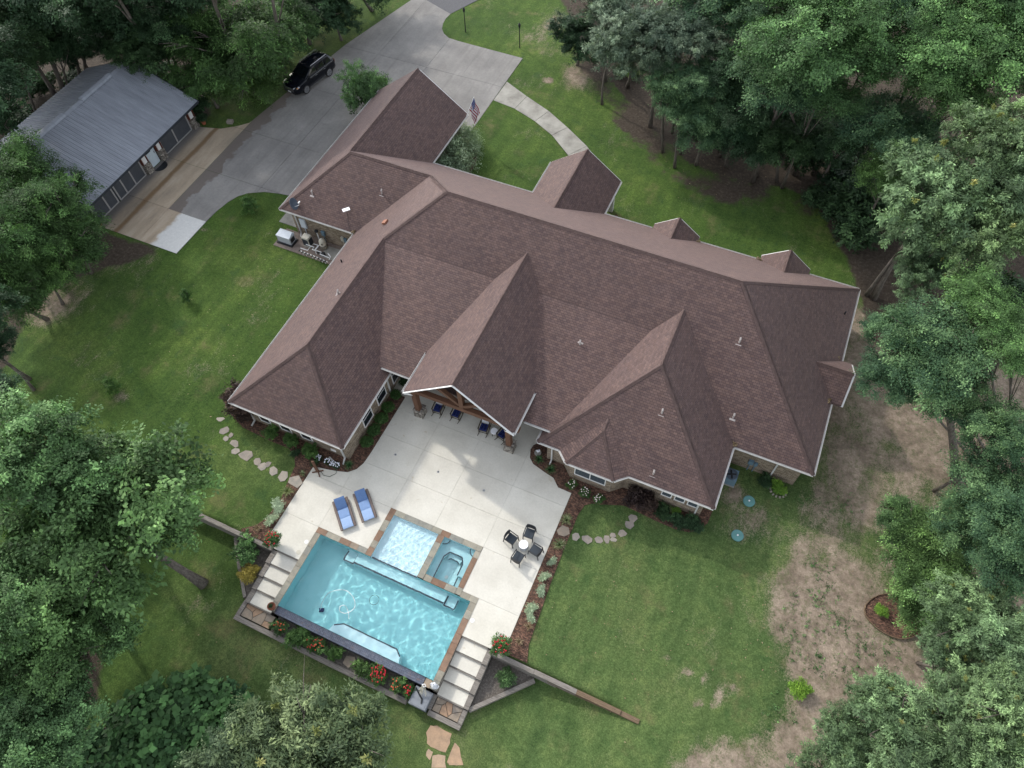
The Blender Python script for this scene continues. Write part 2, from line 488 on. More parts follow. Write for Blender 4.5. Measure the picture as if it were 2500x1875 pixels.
# ---- car
n = NT('car_paint', 0.08, 0.3)
n.color(n.ramp(n.noise(2), [(0.3, (0.004, 0.005, 0.008, 1)), (0.7, (0.006, 0.007, 0.011, 1))]))
n.b.inputs['Coat Weight'].default_value = 0.1
MAT['car_paint'] = n.m
n = NT('chrome', 0.16, 0.5)
n.color((0.55, 0.56, 0.58, 1))
n.b.inputs['Metallic'].default_value = 0.9
MAT['chrome'] = n.m
n = NT('car_glass', 0.04, 0.7)
n.color((0.004, 0.006, 0.008, 1))
MAT['car_glass'] = n.m
plain('rubber', (0.014, 0.014, 0.015, 1), 0.9, 0.2)
plain('amber', (0.55, 0.22, 0.04, 1), 0.3, 0.1)
plain('lamp_clear', (0.5, 0.52, 0.55, 1), 0.15, 0.1)

# ---- pool
n = NT('pool_plaster', 0.7, 0.2)
p = n.pos()
n.color(n.ramp(n.noise(0.8, p, 4), [(0.3, (0.30, 0.60, 0.63, 1)), (0.7, (0.35, 0.66, 0.69, 1))]))
MAT['pool_plaster'] = n.m
n = NT('shelf_plaster', 0.7, 0.2)
n.color(n.ramp(n.noise(1.2, n.pos(), 4), [(0.3, (0.62, 0.75, 0.79, 1)), (0.7, (0.70, 0.82, 0.86, 1))]))
MAT['shelf_plaster'] = n.m
n = NT('spa_plaster', 0.7, 0.2)
n.color(n.ramp(n.noise(1.2, n.pos(), 4), [(0.3, (0.46, 0.68, 0.71, 1)), (0.7, (0.52, 0.74, 0.77, 1))]))
MAT['spa_plaster'] = n.m
n = NT('tile_line', 0.3, 0.5)
n.color((0.03, 0.045, 0.07, 1))
MAT['tile_line'] = n.m
n = NT('edge_tile', 0.3, 0.5)
f = n.attr('tint')['Fac']
n.color(n.ramp(f, [(0, (0.075, 0.085, 0.115, 1)), (0.6, (0.10, 0.115, 0.155, 1)), (0.9, (0.13, 0.145, 0.185, 1)), (1, (0.125, 0.105, 0.115, 1))]))
MAT['edge_tile'] = n.m
n = NT('water', 0.0, 0.5)
n.color((0.88, 0.985, 1.0, 1))
n.b.inputs['Transmission Weight'].default_value = 1.0
n.b.inputs['IOR'].default_value = 1.33
MAT['water'] = n.m

# ---- foliage
def leaf_mat(name, dark, mid, light, transl=0.18, rough=0.6):
    n = NT(name, rough, 0.18)
    t = n.attr('tint')['Fac']
    c = n.ramp(t, [(0.0, dark), (0.5, mid), (0.93, light), (1.0, tuple(min(1, x * 1.5) for x in light[:3]) + (1,))])
    o = n.ramp(n.rnd(), [(0, (0.86, 0.88, 0.95, 1)), (0.5, (1.0, 1.0, 1.0, 1)), (1, (1.14, 1.08, 0.94, 1))])
    c = n.mix(1.0, c, o, 'MULTIPLY')
    n.color(c)
    tr = n.n('ShaderNodeBsdfTranslucent')
    n.put(tr.inputs[0], n.mix(1.0, c, (1.1, 1.25, 0.6, 1), 'MULTIPLY'))
    mx = n.n('ShaderNodeMixShader')
    mx.inputs[0].default_value = transl
    out = n.t.nodes['Material Output']
    n.t.links.new(n.b.outputs[0], mx.inputs[1])
    n.t.links.new(tr.outputs[0], mx.inputs[2])
    n.t.links.new(mx.outputs[0], out.inputs[0])
    MAT[name] = n.m


leaf_mat('oak_leaf', (0.040, 0.077, 0.029, 1), (0.089, 0.169, 0.064, 1), (0.172, 0.310, 0.112, 1))
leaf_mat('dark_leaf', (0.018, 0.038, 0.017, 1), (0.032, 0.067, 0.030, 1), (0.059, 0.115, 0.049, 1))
leaf_mat('cypress_leaf', (0.026, 0.051, 0.016, 1), (0.063, 0.125, 0.038, 1), (0.140, 0.263, 0.076, 1))
leaf_mat('silver_leaf', (0.052, 0.083, 0.041, 1), (0.113, 0.183, 0.090, 1), (0.219, 0.336, 0.158, 1))
leaf_mat('elm_leaf', (0.034, 0.069, 0.023, 1), (0.075, 0.151, 0.051, 1), (0.145, 0.278, 0.088, 1))
leaf_mat('willow_leaf', (0.036, 0.062, 0.034, 1), (0.086, 0.132, 0.070, 1), (0.165, 0.222, 0.118, 1))
leaf_mat('teal_leaf', (0.026, 0.062, 0.033, 1), (0.062, 0.125, 0.057, 1), (0.127, 0.215, 0.092, 1))
leaf_mat('blue_silver_leaf', (0.046, 0.075, 0.050, 1), (0.108, 0.155, 0.100, 1), (0.215, 0.280, 0.185, 1))
leaf_mat('yellow_tip', (0.17, 0.20, 0.06, 1), (0.24, 0.26, 0.08, 1), (0.32, 0.32, 0.12, 1))
leaf_mat('vine_leaf', (0.022, 0.050, 0.019, 1), (0.048, 0.110, 0.042, 1), (0.093, 0.202, 0.073, 1))
leaf_mat('lime_leaf', (0.100, 0.210, 0.030, 1), (0.150, 0.280, 0.040, 1), (0.200, 0.340, 0.050, 1))
leaf_mat('yellowgreen_leaf', (0.037, 0.070, 0.024, 1), (0.072, 0.136, 0.047, 1), (0.147, 0.263, 0.085, 1))
leaf_mat('boxwood_leaf', (0.040, 0.090, 0.024, 1), (0.062, 0.130, 0.034, 1), (0.095, 0.175, 0.048, 1))
leaf_mat('purple_leaf', (0.028, 0.018, 0.018, 1), (0.050, 0.034, 0.032, 1), (0.085, 0.060, 0.052, 1))
leaf_mat('juniper_leaf', (0.15, 0.21, 0.12, 1), (0.27, 0.35, 0.21, 1), (0.42, 0.50, 0.33, 1))
leaf_mat('grass_blade', (0.100, 0.145, 0.050, 1), (0.180, 0.220, 0.090, 1), (0.310, 0.340, 0.190, 1))
leaf_mat('dry_grass', (0.160, 0.120, 0.070, 1), (0.240, 0.180, 0.110, 1), (0.330, 0.260, 0.170, 1))
leaf_mat('gold_leaf', (0.170, 0.150, 0.035, 1), (0.260, 0.220, 0.050, 1), (0.360, 0.300, 0.080, 1))


# ------------------------------------------------------------------ mesh helpers
class MB:
    def __init__(self):
        self.v = []
        self.f = []

    def add(self, V, F):
        o = len(self.v)
        self.v += [tuple(map(float, p)) for p in V]
        self.f += [tuple(i + o for i in f) for f in F]
        return self

    def box(self, x0, x1, y0, y1, z0, z1):
        V = [(x0, y0, z0), (x1, y0, z0), (x1, y1, z0), (x0, y1, z0), (x0, y0, z1), (x1, y0, z1), (x1, y1, z1), (x0, y1, z1)]
        return self.add(V, BOXF)

    def cbox(self, c, s, rz=0.0, rx=0.0, ry=0.0, taper=1.0):
        m = Matrix.Rotation(rz, 3, 'Z') @ Matrix.Rotation(ry, 3, 'Y') @ Matrix.Rotation(rx, 3, 'X')
        V = []
        for z in (-0.5, 0.5):
            k = taper if z > 0 else 1.0
            for x, y in ((-0.5, -0.5), (0.5, -0.5), (0.5, 0.5), (-0.5, 0.5)):
                V.append(tuple(Vector(c) + m @ Vector((x * s[0] * k, y * s[1] * k, z * s[2]))))
        return self.add(V, BOXF)

    def beam(self, a, b, w, h, up=(0, 0, 1)):
        a, b = Vector(a), Vector(b)
        d = (b - a).normalized()
        u = d.cross(Vector(up))
        if u.length < 1e-4:
            u = d.cross(Vector((1, 0, 0)))
        u.normalize()
        v = u.cross(d).normalized()
        V = [tuple(p + u * (sx * w / 2) + v * (sz * h / 2)) for p in (a, b) for sx, sz in ((-1, -1), (1, -1), (1, 1), (-1, 1))]
        return self.add(V, [(0, 1, 2, 3), (7, 6, 5, 4), (0, 4, 5, 1), (1, 5, 6, 2), (2, 6, 7, 3), (3, 7, 4, 0)])

    def tube(self, pts, rad, n=8, cap=True):
        P = [Vector(p) for p in pts]
        if not hasattr(rad, '__len__'):
            rad = [rad] * len(P)
        V, F = [], []
        for i, p in enumerate(P):
            d = (P[min(i + 1, len(P) - 1)] - P[max(i - 1, 0)]).normalized()
            u = d.cross(Vector((0.13, 0.29, 0.95)) if abs(d.z) < 0.9 else Vector((1, 0.1, 0))).normalized()
            w = d.cross(u)
            for k in range(n):
                t = 2 * math.pi * k / n
                V.append(tuple(p + (u * math.cos(t) + w * math.sin(t)) * rad[i]))
        for i in range(len(P) - 1):
            for k in range(n):
                a, b = i * n + k, i * n + (k + 1) % n
                F.append((a, b, b + n, a + n))
        if cap:
            F.append(tuple(range(n))[::-1])
            F.append(tuple(range((len(P) - 1) * n, len(P) * n)))
        return self.add(V, F)

    def lathe(self, prof, c=(0, 0, 0), n=20):
        V, F = [], []
        for r, z in prof:
            for k in range(n):
                t = 2 * math.pi * k / n
                V.append((c[0] + r * math.cos(t), c[1] + r * math.sin(t), c[2] + z))
        for i in range(len(prof) - 1):
            for k in range(n):
                a, b = i * n + k, i * n + (k + 1) % n
                F.append((a, b, b + n, a + n))
        F.append(tuple(range(n))[::-1])
        F.append(tuple(range((len(prof) - 1) * n, len(prof) * n)))
        return self.add(V, F)

    def prism(self, poly, z0, z1):
        if sum(poly[i][0] * poly[(i + 1) % len(poly)][1] - poly[(i + 1) % len(poly)][0] * poly[i][1] for i in range(len(poly))) < 0:
            poly = poly[::-1]
        k = len(poly)
        V = [(x, y, z0) for x, y in poly] + [(x, y, z1) for x, y in poly]
        F = [tuple(range(k))[::-1], tuple(range(k, 2 * k))] + [(i, (i + 1) % k, (i + 1) % k + k, i + k) for i in range(k)]
        return self.add(V, F)

    def slab(self, poly3, t):
        """a planar polygon thickened straight down by t"""
        k = len(poly3)
        a = np.array(poly3)
        nz = sum(a[i][0] * a[(i + 1) % k][1] - a[(i + 1) % k][0] * a[i][1] for i in range(k))
        if nz < 0:
            poly3 = poly3[::-1]
        V = [tuple(p) for p in poly3] + [(x, y, z - t) for x, y, z in poly3]
        F = [tuple(range(k)), tuple(range(k, 2 * k))[::-1]] + [(i, i + k, (i + 1) % k + k, (i + 1) % k) for i in range(k)]
        return self.add(V, F)

    def build(self, name, mat, parent=None, smooth=False, uv=False):
        me = bpy.data.meshes.new(name)
        me.from_pydata(self.v, [], self.f)
        return link(name, me, mat, parent, smooth, uv)


BOXF = [(3, 2, 1, 0), (4, 5, 6, 7), (0, 1, 5, 4), (1, 2, 6, 5), (2, 3, 7, 6), (3, 0, 4, 7)]


def link(name, me, mat, parent=None, smooth=False, uv=False):
    if mat and not me.materials:
        me.materials.append(MAT[mat])
    if uv:
        lay = me.uv_layers.new(name='UVMap')
        vs = me.vertices
        for p in me.polygons:
            nn = p.normal
            if abs(nn.z) > 0.999:
                u, v = Vector((1, 0, 0)), Vector((0, 1, 0))
            else:
                u = Vector((0, 0, 1)).cross(nn).normalized()
                v = nn.cross(u)
            for li in p.loop_indices:
                co = vs[me.loops[li].vertex_index].co
                lay.data[li].uv = (co.dot(u), co.dot(v))
    if smooth:
        me.shade_smooth()
    o = bpy.data.objects.new(name, me)
    COL.objects.link(o)
    if parent is not None:
        o.parent = parent
    return o


def tag(o, label=None, cat=None, group=None, kind=None):
    if label:
        o['label'] = label
    if cat:
        o['category'] = cat
    if group:
        o['group'] = group
    if kind:
        o['kind'] = kind
    return o


def thing(name, label, cat, loc=(0, 0, 0), rz=0.0, group=None):
    o = bpy.data.objects.new(name, None)
    COL.objects.link(o)
    o.location = loc
    o.rotation_euler = (0, 0, rz)
    o.empty_display_size = 0.2
    return tag(o, label, cat, group)


KIDS = {}


def copy_tree(o, parent=None):
    c = o.copy()
    COL.objects.link(c)
    if parent is not None:
        c.parent = parent
    for ch in o.children:
        copy_tree(ch, c)
    return c


def clip(poly, inside, cross):
    out = []
    for i in range(len(poly)):
        a, b = poly[i], poly[(i + 1) % len(poly)]
        if inside(a):
            out.append(a)
            if not inside(b):
                out.append(cross(a, b))
        elif inside(b):
            out.append(cross(a, b))
    return out


def clip_rect(poly, x0, x1, y0, y1):
    def lx(v):
        return lambda a, b: (v, a[1] + (b[1] - a[1]) * (v - a[0]) / (b[0] - a[0]))

    def ly(v):
        return lambda a, b: (a[0] + (b[0] - a[0]) * (v - a[1]) / (b[1] - a[1]), v)
    for ins, cr in ((lambda p: p[0] >= x0, lx(x0)), (lambda p: p[0] <= x1, lx(x1)), (lambda p: p[1] >= y0, ly(y0)), (lambda p: p[1] <= y1, ly(y1))):
        poly = clip(poly, ins, cr)
        if len(poly) < 3:
            return []
    out = []
    for p in poly:
        if not out or abs(p[0] - out[-1][0]) + abs(p[1] - out[-1][1]) > 1e-3:
            out.append(p)
    return out


def area(poly):
    return 0.5 * abs(sum(poly[i][0] * poly[(i + 1) % len(poly)][1] - poly[(i + 1) % len(poly)][0] * poly[i][1] for i in range(len(poly))))


def smooth_poly(pts, it=2):
    for _ in range(it):
        q = []
        for i in range(len(pts)):
            a, b = pts[i], pts[(i + 1) % len(pts)]
            q += [(0.75 * a[0] + 0.25 * b[0], 0.75 * a[1] + 0.25 * b[1]), (0.25 * a[0] + 0.75 * b[0], 0.25 * a[1] + 0.75 * b[1])]
        pts = q
    return pts


# ------------------------------------------------------------------ ground
def ground_z(x, y):
    x = np.asarray(x, float)
    y = np.asarray(y, float)
    wl = np.clip((x + 31) / 6.5, 0, 1)
    wr = 1 - np.clip((x + 3.5) / 7.5, 0, 1)
    wl = wl * wl * (3 - 2 * wl)
    wr = wr * wr * (3 - 2 * wr)
    low = -1.0 * np.minimum(wl, wr)
    return np.where(y < 6.58, low, 0.0)


def gz(x, y):
    return float(ground_z(x, y))


GX0, GX1, GY0, GY1, GS = -84.0, 46.0, -14.0, 96.0, 0.25


def vnoise(shape, cell, seed):
    rng = np.random.default_rng(seed)
    h, w = shape
    gh, gw = int(h / cell) + 3, int(w / cell) + 3
    a = rng.random((gh, gw))
    yy, xx = np.mgrid[0:h, 0:w] / cell
    yi, xi = yy.astype(int), xx.astype(int)
    fy, fx = yy - yi, xx - xi
    fy, fx = fy * fy * (3 - 2 * fy), fx * fx * (3 - 2 * fx)
    return (a[yi, xi] * (1 - fx) + a[yi, xi + 1] * fx) * (1 - fy) + (a[yi + 1, xi] * (1 - fx) + a[yi + 1, xi + 1] * fx) * fy


def inside_poly(X, Y, poly):
    r = np.zeros(X.shape, bool)
    k = len(poly)
    for i in range(k):
        x0, y0 = poly[i]
        x1, y1 = poly[(i + 1) % k]
        c = ((y0 > Y) != (y1 > Y)) & (X < (x1 - x0) * (Y - y0) / (y1 - y0 + 1e-12) + x0)
        r ^= c
    return r


def blur(a, it):
    for _ in range(it):
        a = (a + np.roll(a, 1, 0) + np.roll(a, -1, 0) + np.roll(a, 1, 1) + np.roll(a, -1, 1)) / 5
    return a


def build_ground():
    xs = np.arange(GX0, GX1 + 1e-6, GS)
    ys = np.arange(GY0, GY1 + 1e-6, GS)
    ys[np.argmin(abs(ys - 6.5))] = 6.56
    X, Y = np.meshgrid(xs, ys)
    h, w = X.shape
    big = np.clip((Y - 40) / 60, 0, 1)
    Z = ground_z(X, Y) + (vnoise(X.shape, 40, 3) - 0.5) * 0.10 * (np.abs(Y - 15) > 12) - 0.03
    G2 = lambda pts: [g(px, py) for px, py in pts]
    small = []
    soil = np.zeros(X.shape)
    litter = np.zeros(X.shape)
    E1 = [(1990, 1040), (2030, 930), (2060, 860), (2075, 730), (2130, 740), (2200, 830), (2260, 880), (2500, 900), (2700, 1300), (2700, 2000), (1600, 2000), (1640, 1850), (1760, 1845), (1880, 1790),
          (1925, 1690), (1930, 1640), (1890, 1580), (1885, 1500), (1905, 1440), (1960, 1380), (1965, 1300), (1950, 1250), (1995, 1200), (2000, 1120)]
    soil = np.maximum(soil, inside_poly(X, Y, G2(E1)) * 0.86)
    for pl in ([(2150, 1140), (2200, 1115), (2280, 1170), (2270, 1240), (2190, 1270)], [(2010, 1090), (2050, 1110), (2050, 1160), (2010, 1170)],
               [(1990, 1350), (2030, 1300), (2060, 1370), (2010, 1400)]):
        soil = np.where(inside_poly(X, Y, G2(pl)), 0.28, soil)
    for px, py, rx, ry, s in ((1830, 1240, 1.1, 0.9, .9), (1800, 1205, 0.9, 0.8, .9), (1835, 1300, 1.0, 0.5, .9), (2000, 1190, 0.7, 1.5, .7), (1400, 110, 1.4, 1.0, .75),
                              (1345, 45, 1.6, 1.2, .62), (1340, 195, .55, .5, .95), (1330, 90, 2.2, 2.0, .55), (1420, 190, 2.5, 2.0, .5), (400, 612, 1.2, .5, .8), (360, 625, 1.6, .6, .6), (300, 640, 2.4, .8, .55),
                              (250, 670, 2.5, 1.0, .55), (160, 715, 2.5, 0.9, .8), (90, 750, 2.5, 0.9, .85), (1755, 1700, .35, .7, .9), (1680, 1640, .3, .3, .9), (1720, 1660, .25, .5, .9), (1707, 1717, .3, .3, .8),
                              (1745, 1720, .3, .3, .8), (1625, 1605, .25, .25, .7), (1790, 1680, .25, .25, .7), (1650, 1330, .2, .12, .9), (500, 560, .5, .35, .7), (295, 970, .7, .5, .6), (820, 1460, 0, 0, 0), (1145, 1730, .6, .5, .55), (440, 520, .3, .3, .5)):
        if rx:
            if rx < 1.0:
                small.append((px, py, rx, ry, s))
                continue
            cx, cy = g(px, py)
            d = np.sqrt(((X - cx) / rx) ** 2 + ((Y - cy) / ry) ** 2)
            soil = np.maximum(soil, s * np.clip(1.5 - d, 0, 1))
    W1 = [(1300, -120), (1420, 90), (1500, 210), (1590, 320), (1690, 400), (1800, 440), (1900, 452), (1990, 490), (2030, 570), (2075, 650), (2110, 760), (2120, 840), (2300, 900), (2800, 900), (2800, -160)]
    W2 = [(-300, -160), (760, -120), (640, 90), (500, 235), (520, 290), (430, 300), (100, 330), (0, 420), (-300, 500)]
    W3 = [(-300, 300), (180, 540), (330, 590), (420, 610), (300, 645), (150, 690), (70, 750), (30, 860), (-40, 1000), (-300, 1050)]
    W4 = [(-300, 1380), (150, 1450), (230, 1600), (210, 1700), (160, 1900), (-300, 1990)]
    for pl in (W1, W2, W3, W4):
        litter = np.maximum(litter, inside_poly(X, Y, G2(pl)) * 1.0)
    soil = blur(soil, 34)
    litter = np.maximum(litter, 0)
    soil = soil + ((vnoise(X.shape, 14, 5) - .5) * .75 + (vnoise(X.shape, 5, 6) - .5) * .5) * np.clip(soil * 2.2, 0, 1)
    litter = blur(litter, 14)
    for px, py, rx, ry, s in small:
        cx, cy = g(px, py, gz(*g(px, py)))
        d = np.sqrt(((X - cx) / rx) ** 2 + ((Y - cy) / ry) ** 2)
        soil = np.maximum(soil, s * np.clip(1.3 - d, 0, 1) * .85)
    # thin, worn turf in front of the woods
    thin = blur(inside_poly(X, Y, G2([(1330, 60), (1450, 260), (1560, 400), (1700, 470), (1850, 510), (1950, 480), (1700, 380), (1560, 240), (1440, 80)])) * 0.47, 16)
    worn = inside_poly(X, Y, G2([(1380, 110), (1440, 240), (1540, 350), (1600, 420), (1700, 480), (1820, 520), (1960, 540), (2030, 600), (2000, 480), (1700, 380), (1560, 240), (1430, 80)])) * 0.60
    worn = blur(worn, 26)
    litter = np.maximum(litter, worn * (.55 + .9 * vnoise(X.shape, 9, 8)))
    keep = np.ones((h - 1, w - 1), bool)
    cx = (X[:-1, :-1] + X[1:, 1:]) / 2
    cy = (Y[:-1, :-1] + Y[1:, 1:]) / 2
    keep &= ~((cx > -18.9) & (cx < -5.3) & (cy > 2.9) & (cy < 17.5))
    keep &= ~((cx > -19.5) & (cx < -4.75) & (cy > 6.75) & (cy < 16.5))
    idx = np.arange(h * w).reshape(h, w)
    F = np.stack([idx[:-1, :-1], idx[:-1, 1:], idx[1:, 1:], idx[1:, :-1]], -1)[keep]
    V = np.stack([X, Y, Z], -1).reshape(-1, 3)
    # skirt to the horizon
    me = bpy.data.meshes.new('lawn')
    me.from_pydata(V.tolist(), [], F.tolist())
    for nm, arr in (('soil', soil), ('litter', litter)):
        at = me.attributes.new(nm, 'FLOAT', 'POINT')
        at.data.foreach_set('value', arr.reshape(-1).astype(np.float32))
    me.shade_smooth()
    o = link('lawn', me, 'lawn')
    tag(o, kind='structure')
    b = MB()
    B = 420.0
    for x0, x1, y0, y1 in ((-B, GX0, -B, B), (GX1, B, -B, B), (GX0, GX1, -B, GY0), (GX0, GX1, GY1, B)):
        b.add([(x0, y0, -0.05), (x1, y0, -0.05), (x1, y1, -0.05), (x0, y1, -0.05)], [(0, 1, 2, 3)])
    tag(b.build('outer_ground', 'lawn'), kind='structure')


build_ground()

# ------------------------------------------------------------------ the house
house = thing('brick_house', 'large single storey brick house under a brown shingle hip roof', 'house', (-9, 28, 0))
KP = 0.7445
ZE = 2.70


def hb(mb, name, mat, parent=None, smooth=False, uv=False):
    """build in world coordinates under the house"""
    o = mb.build(name, mat, None, smooth, uv)
    p = parent or house
    o.parent = p
    o.matrix_parent_inverse = Matrix.Translation(-Vector(house.location)) if p is house else Matrix.Identity(4)
    return o


RT = 0.14
FACES = {
    'roof': [
        [(7.73, 36.44, 2.70), (0.49, 29.2, 8.09), (-18.35, 29.2, 8.09), (-21.32, 32.165, 5.882), (-27.635, 32.165, 5.882), (-27.86, 32.39, 5.715), (-23.81, 36.44, 2.70)],
        [(-31.91, 27.89, 2.70), (-27.635, 32.165, 5.882), (-27.86, 32.39, 5.715), (-27.86, 42.59, 5.715), (-31.91, 42.59, 2.70)],
        [(-23.81, 36.44, 2.70), (-23.81, 42.59, 2.70), (-27.86, 42.59, 5.715), (-27.86, 32.39, 5.715)],
        [(-31.91, 27.89, 2.70), (-25.59, 27.89, 2.70), (-21.32, 32.165, 5.882), (-27.635, 32.165, 5.882)],
        [(-25.59, 12.89, 2.70), (-25.59, 27.89, 2.70), (-21.32, 32.165, 5.882), (-18.35, 29.2, 8.09), (-21.565, 25.99, 5.697), (-21.565, 16.915, 5.697)],
        [(-25.59, 12.89, 2.70), (-17.54, 12.89, 2.70), (-21.565, 16.915, 5.697)],
        [(-17.54, 12.89, 2.70), (-17.54, 21.97, 2.70), (-21.565, 25.99, 5.697), (-21.565, 16.915, 5.697)],
        [(-18.35, 29.2, 8.09), (-21.565, 25.99, 5.697), (-21.39, 25.82, 5.572), (-3.43, 25.82, 5.572), (-2.045, 27.2, 6.60), (3.19, 21.97, 2.70), (7.73, 21.97, 2.70), (0.49, 29.2, 8.09)],
        [(-21.39, 25.82, 5.572), (-18.13, 18.52, 3.14), (-6.69, 18.52, 3.14), (-3.43, 25.82, 5.572)],
        [(7.73, 36.44, 2.70), (7.73, 21.97, 2.70), (0.49, 29.2, 8.09)],
        [(-7.28, 17.82, 2.70), (-2.045, 23.055, 6.60), (-2.045, 27.2, 6.60), (-3.43, 25.82, 5.572), (-6.69, 18.52, 3.14), (-6.69, 20.0, 3.14), (-7.28, 20.0, 2.70)],
        [(3.19, 17.82, 2.70), (3.19, 21.97, 2.70), (-2.045, 27.2, 6.60), (-2.045, 23.055, 6.60)],
        [(-7.28, 17.82, 2.70), (3.19, 17.82, 2.70), (-2.045, 23.055, 6.60)],
    ],
    'porch_gable_roof': [
        [(-15.67, 17.2, 3.76), (-12.08, 17.2, 6.83), (-12.08, 27.51, 6.83), (-13.55, 25.82, 5.572), (-15.67, 20.38, 3.76)],
        [(-8.49, 17.2, 3.76), (-12.08, 17.2, 6.83), (-12.08, 27.51, 6.83), (-10.61, 25.82, 5.572), (-8.49, 20.38, 3.76)],
    ],
    'entry_gable_roof': [
        [(-15.52, 36.44, 2.70), (-15.52, 40.02, 2.70), (-12.76, 40.02, 4.755), (-12.76, 33.68, 4.755)],
        [(-10.0, 36.44, 2.70), (-10.0, 40.02, 2.70), (-12.76, 40.02, 4.755), (-12.76, 33.68, 4.755)],
    ],
    'bay_roof': [
        [(-5.26, 17.21, 2.70), (-2.39, 17.21, 2.70), (-3.83, 19.3, 4.02)],
        [(-5.26, 17.21, 2.70), (-5.90, 17.82, 2.72), (-3.83, 19.95, 4.30), (-3.83, 19.3, 4.02)],
        [(-2.39, 17.21, 2.70), (-1.72, 17.82, 2.72), (-3.83, 19.95, 4.30), (-3.83, 19.3, 4.02)],
    ],
}
for xa, xb in ((-6.40, -3.14), (1.19, 4.45)):
    c = (xa + xb) / 2
    z = ZE + KP * (xb - xa) / 2
    FACES.setdefault('small_gable_roof', []).append([
        [(xa, 36.44, ZE), (xa, 36.88, ZE), (c, 36.88, z), (c, 36.44 - (xb - xa) / 2, z)],
        [(xb, 36.44, ZE), (xb, 36.88, ZE), (c, 36.88, z), (c, 36.44 - (xb - xa) / 2, z)]])
FACES['small_gable_roof'].append([
    [(7.73, 27.06, ZE), (8.31, 27.06, ZE), (8.31, 28.69, 3.914), (6.10, 28.69, 3.914)],
    [(7.73, 30.32, ZE), (8.31, 30.32, ZE), (8.31, 28.69, 3.914), (6.10, 28.69, 3.914)]])
ROOFS = {}
for nm, fl in FACES.items():
    for grp in (fl if nm == 'small_gable_roof' else [fl]):
        b = MB()
        for f in grp:
            b.slab(f, RT)
        ROOFS[nm] = hb(b, nm, 'shingle', uv=True)
roof = ROOFS['roof']


def kid(mb, name, mat, part, smooth=False, uv=False):
    """sub-part of a house part, world coordinates"""
    o = mb.build(name, mat, None, smooth, uv)
    o.parent = part
    o.matrix_parent_inverse = Matrix.Identity(4)
    return o


# ridge and hip caps, laid piece over piece
RIDGES = [((-18.35, 29.2, 8.09), (0.49, 29.2, 8.09), KP), ((-18.35, 29.2, 8.09), (-21.565, 25.99, 5.697), .4), ((-21.565, 25.99, 5.697), (-21.565, 16.915, 5.697), KP),
          ((-21.565, 16.915, 5.697), (-25.59, 12.89, 2.7), .53), ((-21.565, 16.915, 5.697), (-17.54, 12.89, 2.7), .53), ((0.49, 29.2, 8.09), (7.73, 36.44, 2.7), .53),
          ((0.49, 29.2, 8.09), (7.73, 21.97, 2.7), .53), ((-18.35, 29.2, 8.09), (-21.32, 32.165, 5.882), .53), ((-21.32, 32.165, 5.882), (-27.635, 32.165, 5.882), KP), ((-27.635, 32.165, 5.882), (-31.91, 27.89, 2.7), .53),
          ((-27.86, 32.39, 5.715), (-27.86, 42.59, 5.715), KP), ((-2.045, 27.2, 6.6), (-2.045, 23.055, 6.6), KP), ((-2.045, 23.055, 6.6), (-7.28, 17.82, 2.7), .53), ((-2.045, 23.055, 6.6), (3.19, 17.82, 2.7), .53),
          ((-3.83, 19.3, 4.02), (-5.26, 17.21, 2.7), .5), ((-3.83, 19.3, 4.02), (-2.39, 17.21, 2.7), .5), ((-3.83, 19.95, 4.3), (-3.83, 19.3, 4.02), .6),
          ((-12.08, 27.5, 6.83), (-12.08, 17.2, 6.83), .855), ((-12.76, 33.7, 4.755), (-12.76, 40.02, 4.755), KP), ((-4.77, 34.85, 3.914), (-4.77, 36.88, 3.914), KP), ((2.82, 34.85, 3.914), (2.82, 36.88, 3.914), KP), ((6.15, 28.69, 3.914), (8.31, 28.69, 3.914), KP)]
for a, b_, k in RIDGES:
    a, b_ = Vector(a), Vector(b_)
    L = (b_ - a).length
    npc = max(2, int(L / 0.26))
    d = (b_ - a).normalized()
    w = Vector((-d.y, d.x, 0)).normalized()
    mb = MB()
    for i in range(npc):
        p0 = a + d * (L * i / npc)
        p1 = a + d * (L * (i + 1.12) / npc)
        V = []
        for p, lift in ((p0, 0.034), (p1, 0.016)):
            for s_ in (-0.14, 0, 0.14):
                V.append(tuple(p + w * s_ + Vector((0, 0, lift - abs(s_) * k))))
        mb.add(V, [(0, 1, 4, 3), (1, 2, 5, 4), (0, 3, 4, 5, 2, 1)])
    kid(mb, 'ridge_cap', 'ridge_shingle', roof)

# gutters and rake boards
GUT = [((-25.59, 12.89), (-25.59, 27.89)), ((-25.59, 12.89), (-17.54, 12.89)), ((-17.54, 12.89), (-17.54, 20.0)), ((-31.91, 27.89), (-31.91, 42.59)), ((-31.91, 27.89), (-25.62, 27.89)),
       ((-23.81, 36.5), (-23.81, 42.59)), ((-23.7, 36.44), (-15.6, 36.44)), ((-9.9, 36.44), (-6.45, 36.44)), ((-3.1, 36.44), (1.15, 36.44)), ((4.5, 36.44), (7.73, 36.44)),
       ((7.73, 36.44), (7.73, 30.36)), ((7.73, 27.0), (7.73, 21.97)), ((7.73, 21.97), (3.25, 21.97)), ((3.19, 21.9), (3.19, 17.82)), ((3.19, 17.82), (-1.72, 17.82)), ((-1.72, 17.82), (-2.39, 17.21)),
       ((-2.39, 17.21), (-5.26, 17.21)), ((-5.26, 17.21), (-5.90, 17.82)), ((-5.90, 17.82), (-7.28, 17.82)), ((-7.28, 17.82), (-7.28, 19.6)), ((-15.52, 36.5), (-15.52, 40.02)), ((-10.0, 36.5), (-10.0, 40.02))]
CEN = Vector((-9, 28))


